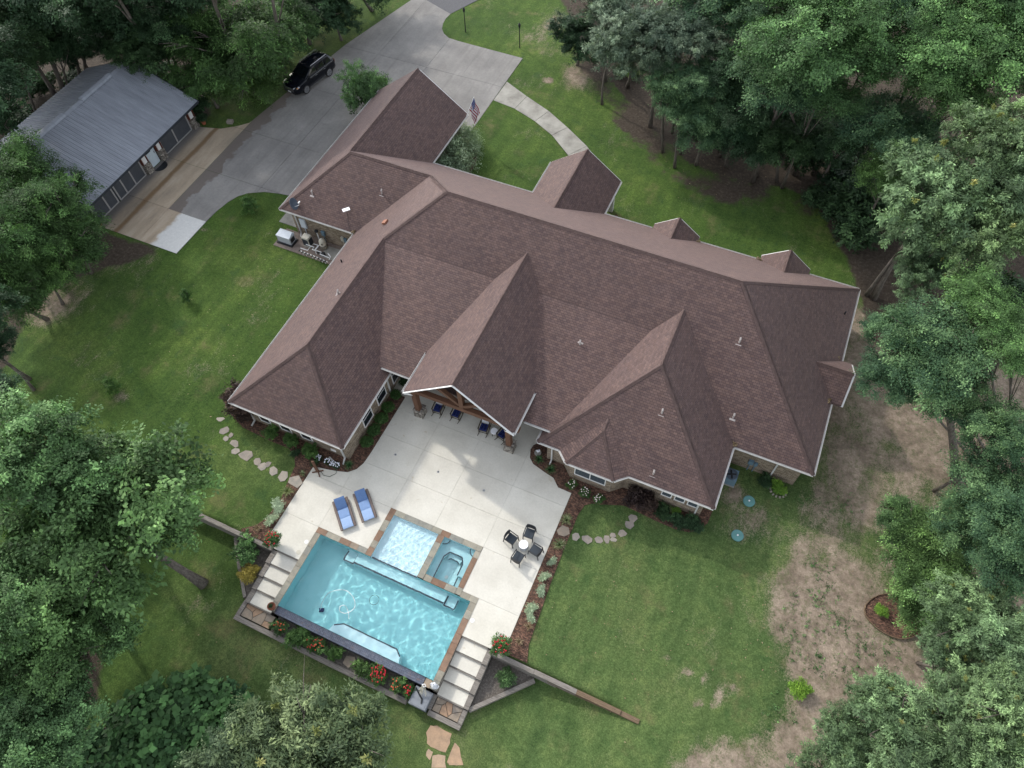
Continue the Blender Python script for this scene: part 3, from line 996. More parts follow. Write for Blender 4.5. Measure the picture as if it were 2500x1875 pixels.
def gutter(a, b_, z, parent, out):
    a, b_ = Vector(a), Vector(b_)
    d = (b_ - a).normalized()
    o = Vector(out).normalized()
    mb = MB()
    c0 = a + o * 0.048
    c1 = b_ + o * 0.048
    mb.beam((c0.x, c0.y, z - 0.085), (c1.x, c1.y, z - 0.085), 0.09, 0.012)
    mb.beam((a.x + o.x * .004, a.y + o.y * .004, z - 0.085), (b_.x + o.x * .004, b_.y + o.y * .004, z - 0.085), 0.012, 0.12)
    c0 = a + o * 0.095
    c1 = b_ + o * 0.095
    mb.beam((c0.x, c0.y, z - 0.05), (c1.x, c1.y, z - 0.05), 0.016, 0.08)
    return kid(mb, 'gutter', 'white_gutter', parent)


for a, b_ in GUT:
    d = Vector(b_) - Vector(a)
    o = Vector((d.y, -d.x)).normalized()
    mid = (Vector(a) + Vector(b_)) / 2
    # outward: the side away from the roof surface
    out = {(-25.59, 12.89, -25.59): (-1, 0)}.get((a[0], a[1], b_[0]))
    if out is None:
        t = mid + o * 0.6
        inside = any(inside_poly(np.array([t.x]), np.array([t.y]), [(p[0], p[1]) for p in f])[0] for f in FACES['roof'] + FACES['bay_roof'] + FACES['entry_gable_roof'])
        out = (-o.x, -o.y) if inside else (o.x, o.y)
    gutter(a, b_, ZE, roof, out)
pg = ROOFS['porch_gable_roof']
gutter((-18.0, 18.52), (-15.75, 18.52), 3.14, roof, (0, -1))
gutter((-8.4, 18.52), (-6.72, 18.52), 3.14, roof, (0, -1))
gutter((-15.67, 17.2), (-15.67, 20.2), 3.76, pg, (-1, 0))
gutter((-8.49, 17.2), (-8.49, 20.2), 3.76, pg, (1, 0))
for (xa, za, xb, zb, y, part) in ((-15.67, 3.76, -12.08, 6.83, 17.18, pg), (-8.49, 3.76, -12.08, 6.83, 17.18, pg)):
    mb = MB()
    mb.beam((xa, y, za - 0.075), (xb, y, zb - 0.075), 0.035, 0.15, up=(0, 1, 0))
    mb.v = [(x, yy, z) for x, yy, z in mb.v]
    kid(mb, 'rake_board', 'white_trim', part)
    mb = MB()
    mb.beam((xa, y + .42, za - 0.165), (xb, y + .42, zb - 0.165), 0.80, 0.02, up=(0.86 if xa < -12 else -0.86, 0, 1))
    kid(mb, 'soffit', 'soffit', part)
    s_ = -1 if xa < -12 else 1
    mb = MB()
    mb.prism([(0, 0), (1, 0), (0, 1)], 0, 1)
    mb.v = [(xa - s_ * u * 0.62, y + .02 + w * 0.03, za - 0.32 + v * 0.40 + u * 0.25) for u, v, w in mb.v]
    kid(mb, 'gable_return', 'white_trim', part)
for part_y, xa, xb, z0, z1 in ((40.03, -15.52, -10.0, 2.7, 4.755), (36.89, -6.40, -3.14, 2.7, 3.914), (36.89, 1.19, 4.45, 2.7, 3.914), (42.6, -31.91, -23.81, 2.7, 5.715)):
    c = (xa + xb) / 2
    for e in (xa, xb):
        mb = MB()
        mb.beam((e, part_y, z0 - .08), (c, part_y, z1 - .08), 0.03, 0.18, up=(0, 1, 0))
        kid(mb, 'rake_board', 'white_trim', roof)
mb = MB()
mb.beam((8.33, 27.06, 2.62), (8.33, 28.69, 3.83), 0.03, 0.18, up=(1, 0, 0))
mb.beam((8.33, 30.32, 2.62), (8.33, 28.69, 3.83), 0.03, 0.18, up=(1, 0, 0))
kid(mb, 'rake_board', 'white_trim', roof)
# soffit under the eaves
mb = MB()
mb.box(-25.5, -17.65, 12.95, 22, 2.52, 2.545)
hb(mb, 'soffit', 'soffit')
mb = MB()
mb.box(-25.5, 7.65, 22.05, 36.35, 2.50, 2.525)
hb(mb, 'soffit', 'soffit')
mb = MB()
mb.box(-7.2, 3.1, 17.9, 22.04, 2.51, 2.535)
hb(mb, 'soffit', 'soffit')
mb = MB()
mb.box(-31.8, -23.9, 27.95, 42.5, 2.49, 2.515)
hb(mb, 'soffit', 'soffit')

# walls
W_ = {'wall': [[(-25.14, 13.34), (-17.99, 13.34), (-17.99, 22.42), (-25.14, 22.42)],
               [(-25.14, 22.421), (7.28, 22.421), (7.28, 35.99), (-25.14, 35.99)],
               [(-31.46, 28.34), (-25.141, 28.34), (-25.141, 35.99), (-24.26, 35.991), (-24.26, 42.14), (-31.46, 42.14)],
               [(-6.83, 18.27), (2.74, 18.27), (2.74, 22.419), (-6.83, 22.419)],
               [(-5.72, 18.269), (-5.08, 17.66), (-2.57, 17.66), (-1.90, 18.269)],
               [(7.281, 27.4), (7.88, 27.4), (7.88, 29.98), (7.281, 29.98)],
               [(-6.0, 35.991), (-3.54, 35.991), (-3.54, 36.45), (-6.0, 36.45)], [(1.6, 35.991), (4.05, 35.991), (4.05, 36.45), (1.6, 36.45)]]}
for pl in W_['wall']:
    mb = MB().prism(pl, -0.1, 2.56)
    hb(mb, 'wall', 'brick', uv=True)
# gable infill walls
for y, xa, xb, zt in ((42.1, -31.46, -24.26, 5.3), (36.4, -5.9, -3.6, 3.55), (36.4, 1.7, 3.95, 3.55)):
    mb = MB().add([(xa, y, 2.5), (xb, y, 2.5), ((xa + xb) / 2, y, zt)], [(0, 1, 2)])
    hb(mb, 'gable_wall', 'soffit')
# tall back wall of the covered porch
mb = MB().box(-17.9, -6.9, 22.40, 22.418, 2.5, 4.3)
hb(mb, 'porch_back_wall', 'soffit')


def window(c, w, h, axis, panes=1, mat='glass_pane', name='window'):
    """axis 'y-': faces -y, 'x+': faces +x ; c = centre on the wall face"""
    fr, gl = MB(), MB()
    t = 0.055

    def put(mb, u0, u1, v0, v1, d0, d1):
        if axis == 'y-':
            mb.box(c[0] + u0, c[0] + u1, c[1] - d1, c[1] - d0, c[2] + v0, c[2] + v1)
        elif axis == 'x+':
            mb.box(c[0] + d0, c[0] + d1, c[1] + u0, c[1] + u1, c[2] + v0, c[2] + v1)
    put(fr, -w / 2, w / 2, -h / 2, -h / 2 + t, 0.0, 0.05)
    put(fr, -w / 2, w / 2, h / 2 - t, h / 2, 0.0, 0.05)
    for i in range(panes + 1):
        u = -w / 2 + t / 2 + (w - t) * i / panes
        put(fr, u - t / 2, u + t / 2, -h / 2 + t, h / 2 - t, 0.0, 0.05)
    put(fr, -w / 2 + t, w / 2 - t, -.02, .02, 0.0, 0.04)
    f = hb(fr, name, 'white_trim')
    put(gl, -w / 2 + t, w / 2 - t, -h / 2 + t, h / 2 - t, 0.0, 0.02)
    kid(gl, 'pane', mat, f)
    s_ = MB()
    put(s_, -w / 2 - .06, w / 2 + .06, -h / 2 - .09, -h / 2, 0.0, 0.09)
    kid(s_, 'sill', 'brick', f, uv=True)


for x in (-23.92, -22.38, -20.85):
    window((x, 13.34, 1.28), 0.82, 1.5, 'y-', mat='glass_pane')
window((-17.99, 17.68, 1.30), 1.05, 1.5, 'x+')
window((-17.99, 15.95, 1.27), 1.05, 1.5, 'x+')
window((-17.99, 19.75, 1.22), 1.4, 1.7, 'x+')
window((-3.85, 17.66, 1.50), 1.95, 1.6, 'y-', 2, 'blind_pane')
for x in (0.6, 1.37, 2.14):
    window((x, 18.27, 1.62), 0.62, 1.15, 'y-', 1, 'blind_pane')


def downspout(x, y, dx, dy, elbow):
    mb = MB()
    mb.beam((x, y, 0.12), (x, y, 2.35), 0.085, 0.085)
    mb.beam((x, y, 2.35), (x + dx, y + dy, 2.56), 0.08, 0.08)
    mb.beam((x, y, 0.14), (x + elbow[0], y + elbow[1], 0.05), 0.085, 0.075)
    hb(mb, 'downspout', 'white_gutter')


downspout(-24.95, 13.28, 0, -.36, (0, -.4))
downspout(-18.25, 13.28, 0, -.36, (.1, -.4))
downspout(-17.93, 18.55, .36, 0, (.25, 0))
downspout(-6.5, 18.2, 0, -.36, (0, -.3))
downspout(2.45, 18.2, 0, -.36, (.1, -.35))
downspout(-31.1, 28.28, 0, -.36, (.1, -.3))
downspout(5.9, 22.36, 0, -.36, (-.2, -.25))
mb = MB().beam((-18.6, 12.75, .06), (-19.2, 12.95, .08), .1, .06)
hb(mb, 'splash_block', 'white_gutter')

# roof vents
def vent(x, y, z, kind):
    mb = MB()
    if kind == 'pipe':
        mb.tube([(x, y, z - .15), (x, y, z + .28), (x - .02, y + .1, z + .34)], 0.055, 8)
        mb.cbox((x, y, z - .03), (.34, .34, .03), rx=.55)
        kid(mb, 'vent_pipe', 'vent_metal', roof)
    elif kind == 'stub':
        mb.tube([(x, y, z - .2), (x, y, z + .26)], 0.05, 8)
        kid(mb, 'vent_pipe', 'black_plastic', roof)
    elif kind == 'cap':
        mb.cbox((x, y, z + .12), (.34, .34, .14), ry=-.5)
        mb.cbox((x, y, z + .0), (.22, .22, .3))
        kid(mb, 'vent_cap', 'copper', roof)


for x, y, z in ((-7.06, 23.71, 4.87), (1.48, 26.56, 6.12), (-1.17, 21.02, 5.08), (2.61, 23.21, 3.63), (-0.48, 18.31, 3.06), (-29.63, 29.24, 3.71), (-24.41, 30.46, 4.61), (-22.1, 21.13, 5.3)):
    vent(x, y, z, 'pipe')
vent(-24.46, 24.65, 3.54, 'stub')
vent(7.14, 33.6, 3.14, 'stub')
vent(-22.62, 27.83, 4.91, 'cap')
vent(-25.58, 35.18, 3.64, 'cap')

# dry leaves caught in the valleys and gutters
# rear porch: stone piers, posts, truss
for x in (-15.43, -9.17):
    mb = MB().cbox((x, 17.97, 0.36), (.62, .62, .74), taper=.93)
    mb.cbox((x, 17.97, .76), (.64, .64, .06))
    hb(mb, 'stone_pier', 'rubble_stone')
    mb = MB().cbox((x, 17.88, 1.955), (.32, .32, 2.33))
    hb(mb, 'porch_post', 'stained_beam')
mb = MB().beam((-15.75, 17.80, 3.30), (-8.41, 17.80, 3.30), .30, .36)
hb(mb, 'tie_beam', 'stained_beam')
mb = MB().cbox((-12.08, 17.80, 4.92), (.28, .28, 2.88))
hb(mb, 'king_post', 'stained_beam')
for s_ in (-1, 1):
    mb = MB().beam((-12.08 + s_ * .14, 17.80, 3.68), (-12.08 + s_ * 1.85, 17.80, 5.02), .24, .24, up=(0, 1, 0))
    hb(mb, 'truss_brace', 'stained_beam')
    mb = MB().beam((-12.08 + s_ * 3.45, 17.80, 3.60), (-12.08 + s_ * .1, 17.80, 6.46), .22, .2, up=(0, 1, 0))
    hb(mb, 'truss_rafter', 'stained_beam')
# front porch
for x in (-15.1, -10.4):
    mb = MB().cbox((x, 39.6, 1.25), (.34, .34, 2.5))
    hb(mb, 'porch_post', 'white_trim')
mb = MB().add([(-15.3, 39.9, 2.45), (-10.2, 39.9, 2.45), (-12.76, 39.9, 4.5)], [(0, 1, 2)])
hb(mb, 'gable_wall', 'soffit')

# utility boxes on the walls
for (x, y, z, sx, sy, sz, m_) in ((-30.55, 28.27, 1.35, .5, .12, .85, 'pale_blue_grey'), (-28.9, 28.25, 1.0, .28, .14, .42, 'blue_grey'), (-27.2, 28.25, 1.1, .24, .14, .4, 'beige_metal'), (-26.95, 28.25, 1.05, .22, .12, .4, 'blue_grey'), (-26.2, 28.26, .9, .13, .1, .22, 'light_grey_metal'), (4.55, 22.34, 1.0, .3, .14, .4, 'blue_grey'), (4.85, 22.34, .95, .2, .12, .3, 'blue_grey')):
    mb = MB().cbox((x, y, z), (sx, sy, sz))
    mb.cbox((x, y - sy * .55, z), (sx * .86, .02, sz * .9))
    mb.tube([(x, y, 0), (x, y, z - sz / 2)], .03, 6)
    hb(mb, 'utility_box', m_)
mb = MB().cbox((-18.98, 13.30, .55), (.34, .05, .22))
hb(mb, 'wall_vent', 'white_trim')

# ------------------------------------------------------------------ patio
PATIO = [(-19.8, 6.68), (-19.8, 12.06), (-18.9, 12.22), (-18.2, 12.38), (-17.64, 12.56), (-17.25, 12.95), (-17.06, 13.46), (-17.0, 14.2), (-16.95, 18.6), (-17.97, 18.7), (-17.97, 22.4), (-6.85, 22.4),
         (-6.85, 19.3), (-7.6, 19.2), (-7.95, 18.75), (-7.98, 18.38), (-7.77, 17.89), (-7.43, 17.58), (-6.62, 17.36), (-5.94, 17.21), (-5.45, 16.75), (-4.6, 16.72), (-4.55, 6.68)]


def slabs(parent_name, poly, xs, ys, mat, z=0.0, th=0.12, gap=0.009, skip=lambda x, y: False, name='slab', base='joint_dirt'):
    b = MB().prism(poly, z - th - .02, z - 0.03)
    par = b.build(parent_name, base)
    tag(par, kind='structure')
    for i in range(len(xs) - 1):
        for j in range(len(ys) - 1):
            cx, cy = (xs[i] + xs[i + 1]) / 2, (ys[j] + ys[j + 1]) / 2
            if skip(cx, cy):
                continue
            q = clip_rect(poly, xs[i] + gap, xs[i + 1] - gap, ys[j] + gap, ys[j + 1] - gap)
            if len(q) < 3 or area(q) < 0.05:
                continue
            MB().prism(q, z - th, z).build(name, mat, par)
    return par


pool_cut = lambda x, y: (-17.4 < x < -7.0 and y < 8.83) or (-14.05 < x < -8.02 and y < 11.58)
P2 = MB()
# base sheet of the patio is cut round the pool, so lay the slabs in three groups
patio = None
for poly in ([p for p in PATIO if True],):
    b = MB()
    for rect in ((-19.8, -17.42, 6.68, 11.6), (-17.42, -14.08, 8.86, 11.6), (-8.0, -4.55, 8.86, 11.6), (-6.98, -4.55, 6.68, 8.86), (-19.8, -4.5, 11.6, 22.4)):
        q = clip_rect(poly, *rect)
        b.prism(q, -.14, -.03)
    patio = b.build('patio', 'joint_grey')
    tag(patio, kind='structure')
cells = []
YB = [6.68, 8.84, 11.585, 13.58, 15.75, 17.76, 22.4]
XB = [-19.8, -17.40, -14.05, -11.18, -8.01, -4.5]
for i in range(5):
    for j in range(6):
        x0, x1, y0, y1 = XB[i], XB[i + 1], YB[j], YB[j + 1]
        if j == 0:
            if i in (1, 2, 3):
                continue
            if i == 4:
                x0 = -6.99
        if j == 1 and i in (2, 3):
            continue
        q = clip_rect(PATIO, x0 + .005, x1 - .005, y0 + .005, y1 - .005)
        if len(q) > 2 and area(q) > .05:
            MB().prism(q, -.12, 0.0).build('slab', 'patio_concrete', patio)

# ------------------------------------------------------------------ swimming pool
pool = thing('swimming_pool', 'turquoise swimming pool with tanning ledge, raised spa and tiled spillover edge', 'pool', (-12, 6.5, 0))
PINV = Matrix.Translation(-Vector(pool.location))


def pb(mb, name, mat, parent=None, **kw):
    o = mb.build(name, mat, None, **kw)
    o.parent = parent or pool
    o.matrix_parent_inverse = PINV if parent is None else Matrix.Identity(4)
    return o


PX0, PX1, PY0, PY1 = -17.05, -7.36, 4.03, 8.50
SX0, SX1, SY0, SY1 = -13.70, -10.72, 8.50, 11.26
QX0, QX1, QY0, QY1 = -10.33, -8.33, 8.89, 11.25
DP = -1.35


def inner_box(mb, x0, x1, y0, y1, z0, z1, sides='wens', floor=True):
    V = [(x0, y0, z0), (x1, y0, z0), (x1, y1, z0), (x0, y1, z0), (x0, y0, z1), (x1, y0, z1), (x1, y1, z1), (x0, y1, z1)]
    F = [(0, 1, 2, 3)] if floor else []
    if 's' in sides: F.append((1, 0, 4, 5))
    if 'e' in sides: F.append((2, 1, 5, 6))
    if 'n' in sides: F.append((3, 2, 6, 7))
    if 'w' in sides: F.append((0, 3, 7, 4))
    mb.add(V, F)


mb = MB()
# floor slopes a little deeper to the spillover side
V = [(PX0, PY0, DP), (PX1, PY0, DP), (PX1, PY1, DP + .12), (PX0, PY1, DP + .12), (PX0, PY0, .0), (PX1, PY0, .0), (PX1, PY1, .0), (PX0, PY1, .0)]
mb.add(V, [(0, 1, 2, 3), (2, 1, 5, 6), (0, 3, 7, 4), (1, 0, 4, 5)])
# north wall left and right of the tanning ledge
mb.add([(PX0, PY1, DP), (SX0, PY1, DP), (SX0, PY1, 0), (PX0, PY1, 0)], [(1, 0, 3, 2)])
mb.add([(SX1, PY1, DP), (PX1, PY1, DP), (PX1, PY1, 0), (SX1, PY1, 0)], [(1, 0, 3, 2)])
mb.add([(SX0, PY1, DP), (SX1, PY1, DP), (SX1, PY1, -.34), (SX0, PY1, -.34)], [(1, 0, 3, 2)])
basin = pb(mb, 'basin', 'pool_plaster')
basin.cycles.is_caustics_receiver = True
mb = MB()
inner_box(mb, SX0, SX1, SY0, SY1, -.34, 0, 'wen')
shelf = pb(mb, 'tanning_ledge', 'shelf_plaster')
shelf.cycles.is_caustics_receiver = True
mb = MB()
inner_box(mb, QX0, QX1, QY0, QY1, -1.0, 0)
# spa bench round three sides
mb.box(QX0, QX0 + .42, QY0, QY1, -1.0, -.48)
mb.box(QX1 - .42, QX1, QY0 + .7, QY1, -1.0, -.48)
mb.prism([(QX0 + .42, QY1), (QX1 - .42, QY1), (QX1 - .42, QY1 - .95), (QX1 - .65, QY1 - .62), (QX0 + .65, QY1 - .62), (QX0 + .42, QY1 - .95)], -1.0, -.482)
mb.prism([(QX0 + .55, QY1 - .62), (QX1 - .55, QY1 - .62), (QX1 - .62, QY1 - .95), (QX1 - .75, QY1 - .85), (QX0 + .75, QY1 - .85), (QX0 + .62, QY1 - .95)], -1.0, -.72)
spa = pb(mb, 'spa_basin', 'spa_plaster')
spa.cycles.is_caustics_receiver = True


def line(pts, z, w=.06, parent=basin, name='tile_trim'):
    m = MB()
    for a, b in zip(pts[:-1], pts[1:]):
        m.beam((a[0], a[1], z), (b[0], b[1], z), w, .012)
    return pb(m, name, 'tile_line', parent)


line([(QX0 + .40, QY0 + .02), (QX0 + .40, QY1 - .95), (QX0 + .62, QY1 - .60), (QX1 - .62, QY1 - .60), (QX1 - .40, QY1 - .95), (QX1 - .40, QY0 + .72)], -.474, .07, spa)
line([(QX0 + .68, QY1 - .97), (QX0 + .80, QY1 - .87), (QX1 - .80, QY1 - .87), (QX1 - .68, QY1 - .97)], -.71, .05, spa)
line([(QX1 - .40, QY0 + .02), (QX1 - .40, QY0 + .70)], -.99, .06, spa)
for cx in (QX0, QX1):
    pts = [(cx + (0.34 if cx == QX0 else -.34) * math.cos(t), QY1 - .34 * math.sin(t)) for t in np.linspace(0.02, 1.55, 7)]
    mbk = MB().prism([(cx, QY1)] + pts, -.48, -.30)
    pb(mbk, 'corner_step', 'spa_plaster', spa)
    line(pts, -.294, .05, spa)
mb = MB().lathe([(.001, 0), (.11, 0), (.10, .02)], (-9.35, 9.35, -.998), 14)
pb(mb, 'main_drain', 'white_plastic', spa)
# bench along the ledge front and the steps beside it
mb = MB().box(-14.55, -8.75, 7.86, 8.499, DP, -.50)
o = pb(mb, 'bench', 'spa_plaster', basin)
o.cycles.is_caustics_receiver = True
line([(-14.55, 7.90), (-8.75, 7.90)], -.492, .09)
for xa, xb in ((-15.25, -14.56), (-8.74, -8.05)):
    mb = MB().box(xa, xb, 7.80, 8.499, DP, -.72)
    o = pb(mb, 'entry_step', 'spa_plaster', basin)
    o.cycles.is_caustics_receiver = True
    line([(xa + .03, 8.4), (xa + .03, 7.84), (xb - .03, 7.84), (xb - .03, 8.4)], -.712, .07)
line([(SX0 + .02, SY0 + .05), (SX1 - .02, SY0 + .05)], -.333, .08, shelf)
# half-round bench on the spillover side
bpts = [(-13.9, PY0 + .001), (-13.75, 4.45), (-13.3, 4.72), (-9.95, 4.72), (-9.6, 4.45), (-9.5, PY0 + .001)]
mb = MB().prism(bpts, DP, -.45)
o = pb(mb, 'swim_out_bench', 'shelf_plaster', basin)
o.cycles.is_caustics_receiver = True
line([(a * .998 - .02, b - .04) for a, b in bpts[1:-1]], -.442, .07)


def water(name, x0, x1, y0, y1, z, amp, seed, lmin, lmax, step):
    nx, ny = int((x1 - x0) / step) + 1, int((y1 - y0) / step) + 1
    X, Y = np.meshgrid(np.linspace(x0, x1, nx), np.linspace(y0, y1, ny))
    rng = np.random.default_rng(seed)
    Z = np.zeros_like(X)
    for i in range(46):
        a = rng.normal(R(-25), 0.9)
        lam = rng.uniform(lmin, lmax)
        k = 2 * math.pi / lam
        Z += amp * lam * np.sin(k * (X * math.cos(a) + Y * math.sin(a)) + rng.uniform(0, 6.28) + .6 * np.sin(X * .9 + Y * .7 + i))
    V = np.stack([X, Y, Z + z], -1).reshape(-1, 3)
    idx = np.arange(nx * ny).reshape(ny, nx)
    F = np.stack([idx[:-1, :-1], idx[:-1, 1:], idx[1:, 1:], idx[1:, :-1]], -1).reshape(-1, 4)
    me = bpy.data.meshes.new(name)
    me.from_pydata(V.tolist(), [], F.tolist())
    me.shade_smooth()
    o = link(name, me, 'water')
    o.parent = pool
    o.matrix_parent_inverse = PINV
    o.cycles.is_caustics_caster = True
    return o


water('pool_water', PX0, PX1, PY0, PY1 + .02, -.085, .0024, 3, .30, .85, .038)
water('ledge_water', SX0, SX1, SY0 + .02, SY1, -.085, .0062, 5, .16, .6, .035)
water('spa_water', QX0, QX1, QY0, QY1, -.06, .0016, 8, .5, 1.5, .06)

# coping stones, laid one by one
COPE = bpy.data.meshes.new('coping_stone')
_b = MB().box(-.5, .5, -.5, .5, -.5, .5)
COPE.from_pydata(_b.v, [], _b.f)
COPE.materials.append(MAT['coping'])
rng = random.Random(11)


def cope_run(a, b, w, z0=-.05, z1=.022, lo=.42, hi=.95):
    """stones along a..b, w = width, centred on the line"""
    a, b = Vector(a), Vector(b)
    L = (b - a).length
    d = (b - a).normalized()
    t = 0.0
    while t < L - 1e-3:
        l = rng.uniform(lo, hi)
        if L - t - l < .3:
            l = L - t
        c = a + d * (t + l / 2)
        o = bpy.data.objects.new('coping_stone', COPE)
        COL.objects.link(o)
        o.parent = pool
        o.matrix_parent_inverse = PINV
        o.location = (c.x, c.y, (z0 + z1) / 2 + rng.uniform(-.003, .003))
        o.scale = (l - .012, w - .006, z1 - z0)
        o.rotation_euler = (0, 0, math.atan2(d.y, d.x))
        t += l


cope_run((-17.40, 8.665), (-14.06, 8.665), .34)
cope_run((-17.225, 3.66), (-17.225, 8.49), .36)
cope_run((-13.875, 8.49), (-13.875, 11.59), .36)
cope_run((-13.69, 11.42), (-8.02, 11.42), .34)
cope_run((-8.17, 8.55), (-8.17, 11.24), .33)
cope_run((-10.525, 8.55), (-10.525, 11.24), .38, z1=.05)
cope_run((-10.32, 8.70), (-8.34, 8.70), .36, z1=.03)
cope_run((-8.0, 8.665), (-6.98, 8.665), .34)
cope_run((-7.165, 3.62), (-7.165, 8.49), .37)
cope_run((-7.74, 3.80), (-7.36, 3.80), .40)
for sgn, x in ((-1, -17.22), (1, -7.17)):
    mb = MB().box(x - .19 if sgn < 0 else x - .14, x + .14 if sgn < 0 else x + .19, 3.66, 6.66, -1.2, -.055)
    pb(mb, 'side_wall', 'rubble_stone')

# spillover wall faced with small tiles
mb = MB().box(-17.04, -7.76, 3.62, PY0 - .002, -1.25, -.13)
wall_ = pb(mb, 'spillover_wall', 'charcoal_steel')
T = MB()
tints = []
rng2 = np.random.default_rng(4)
ts = .105
nx = int((17.04 - 7.76) / ts)
for i in range(nx):
    for j in range(4):
        x = -17.035 + i * ts
        y = 3.612 + j * ts
        sl = -.125 + .012 * j
        T.box(x + .004, x + ts - .004, y + .004, y + ts - .004, sl - .01, sl + .012)
        tints += [rng2.random()] * 8
    for k in range(5):
        x = -17.035 + i * ts
        z = -.14 - k * ts
        T.box(x + .004, x + ts - .004, 3.600, 3.619, z - ts + .004, z - .004)
        tints += [rng2.random()] * 8
o = pb(T, 'edge_tile', 'edge_tile', wall_)
o['kind'] = 'stuff'
at = o.data.attributes.new('tint', 'FLOAT', 'POINT')
at.data.foreach_set('value', np.array(tints, np.float32))

# ------------------------------------------------------------------ steps beside the pool
def stairs(label, x0, x1, tx, side):
    t = thing('pool_steps', label, 'steps', ((x0 + x1) / 2, 5.1, -.9))
    inv = Matrix.Translation(-Vector(t.location))

    def part(mb, name, mat, **kw):
        o = mb.build(name, mat, t, **kw)
        o.matrix_parent_inverse = inv
        return o
    ys = [6.67, 5.87, 5.10, 4.34, 3.56]
    for i in range(4):
        z = -.15 * (i + 1)
        part(MB().box(x0, x1, ys[i + 1] + .02, ys[i] - .06, z - .14, z), 'tread', 'patio_concrete')
        part(MB().box(x0, x1, ys[i] - .06, ys[i] - .004, z - .14, z + .11), 'riser_board', 'weathered_timber')
        part(MB().box(tx[0], tx[1], ys[i + 1] - .04, ys[i] - .045, z - .55, z + .035), 'side_timber', 'weathered_timber')
    part(MB().box(x0, x1, 3.56, 6.6, -1.2, -.76), 'foundation', 'gravel_soil')
    part(MB().box(x0, x1, 3.50, 3.575, -.9, -.62), 'riser_board', 'weathered_timber')
    return t


stairs('pale concrete steps going down beside the potted terracotta urn', -18.86, -17.42, (-19.16, -18.87), -1)
stairs('pale concrete steps going down beside the white frog statue', -6.96, -5.42, (-5.41, -5.12), 1)

# flagstone landings at the foot of the steps
def cracked_stones(x0, x1, y0, y1, nx, ny, seed, z0, z1, parent, mat, name='flagstone', gap=.03):
    """irregular stones: voronoi cells of jittered points clipped to the rectangle"""
    r = random.Random(seed)
    pts = [(x0 + (i + r.uniform(.15, .85)) * (x1 - x0) / nx, y0 + (j + r.uniform(.15, .85)) * (y1 - y0) / ny) for i in range(nx) for j in range(ny)]
    for k, p in enumerate(pts):
        poly = [(x0, y0), (x1, y0), (x1, y1), (x0, y1)]
        for q in pts:
            if q is p:
                continue
            mx, my = (p[0] + q[0]) / 2, (p[1] + q[1]) / 2
            dx, dy = q[0] - p[0], q[1] - p[1]
            dl = math.hypot(dx, dy)
            off = (mx * dx + my * dy) / dl - gap / 2
            fn = lambda a: (a[0] * dx + a[1] * dy) / dl - off
            poly = clip(poly, lambda a: fn(a) <= 0, lambda a, b: tuple(a[i] + (b[i] - a[i]) * fn(a) / (fn(a) - fn(b)) for i in (0, 1)))
            if len(poly) < 3:
                break
        if len(poly) >= 3 and area(poly) > .02:
            MB().prism(poly, z0, z1 + r.uniform(-.006, .006)).build(name, mat, parent)


for x0, x1, sd, nm in ((-19.0, -17.1, 5, 'w'), (-6.9, -5.40, 9, 'e')):
    b = MB().box(x0, x1, 2.78, 3.50, -1.1, -.80).build('landing', 'gravel_soil')
    tag(b, kind='structure')
    cracked_stones(x0 + .02, x1 - .02, 2.80, 3.49, 3, 2, sd, -.82, -.755, b, 'landing_stone')

# ------------------------------------------------------------------ timber walls and borders
def timber_wall(label, runs, mat='weathered_timber', name='retaining_wall', cat='retaining wall', group=None):
    """runs: (a, b, z, w, h) one timber each"""
    a0 = runs[0][0]
    t = thing(name, label, cat, (a0[0], a0[1], min(r_[2] for r_ in runs) - .1), 0, group)
    inv = Matrix.Translation(-Vector(t.location))
    for r_ in runs:
        a, b, z, w, h = r_[:5]
        m = r_[5] if len(r_) > 5 else mat
        d = Vector((b[0] - a[0], b[1] - a[1], 0)).normalized() * .006
        o = MB().beam((a[0] + d.x, a[1] + d.y, z - h / 2), (b[0] - d.x, b[1] - d.y, z - h / 2 + (r_[6] if len(r_) > 6 else 0)), w, h).build('timber', m, t)
        o.matrix_parent_inverse = inv
    return t


rw = random.Random(3)
runs = []
for lv in range(6):
    z = .06 - lv * .19
    x = -27.2 + (lv % 2) * 1.1
    while x < -19.2:
        l = min(2.4, -19.17 - x)
        runs.append(((x, 6.62 + rw.uniform(-.012, .012)), (x + l, 6.62 + rw.uniform(-.012, .012)), z + rw.uniform(-.008, .008), .24, .185))
        x += l
timber_wall('grey timber retaining wall between the upper lawn and the oak', runs)
runs = []
for lv in range(6):
    x = -5.10 + (lv % 2) * .8
    if lv % 2:
        runs.append(((-5.10, 6.55), (x, 6.55), .06 - lv * .19, .24, .185))
    xe = 3.1 - (0 if lv < 2 else (lv - 1) * 1.5)
    while x < xe - .3:
        l = min(2.4, xe - x)
        top = .06 - lv * .19
        dy = -.03 * max(0, x + 2) * .35
        if lv == 0 and x > .9:
            top -= .05
        runs.append(((x, 6.55 + dy), (x + l, 6.55 + dy - .02), top, .24, .185, 'weathered_timber' if x < -2.6 else 'brown_timber'))
        x += l
timber_wall('brown timber retaining wall tapering out into the sunny lawn', runs)
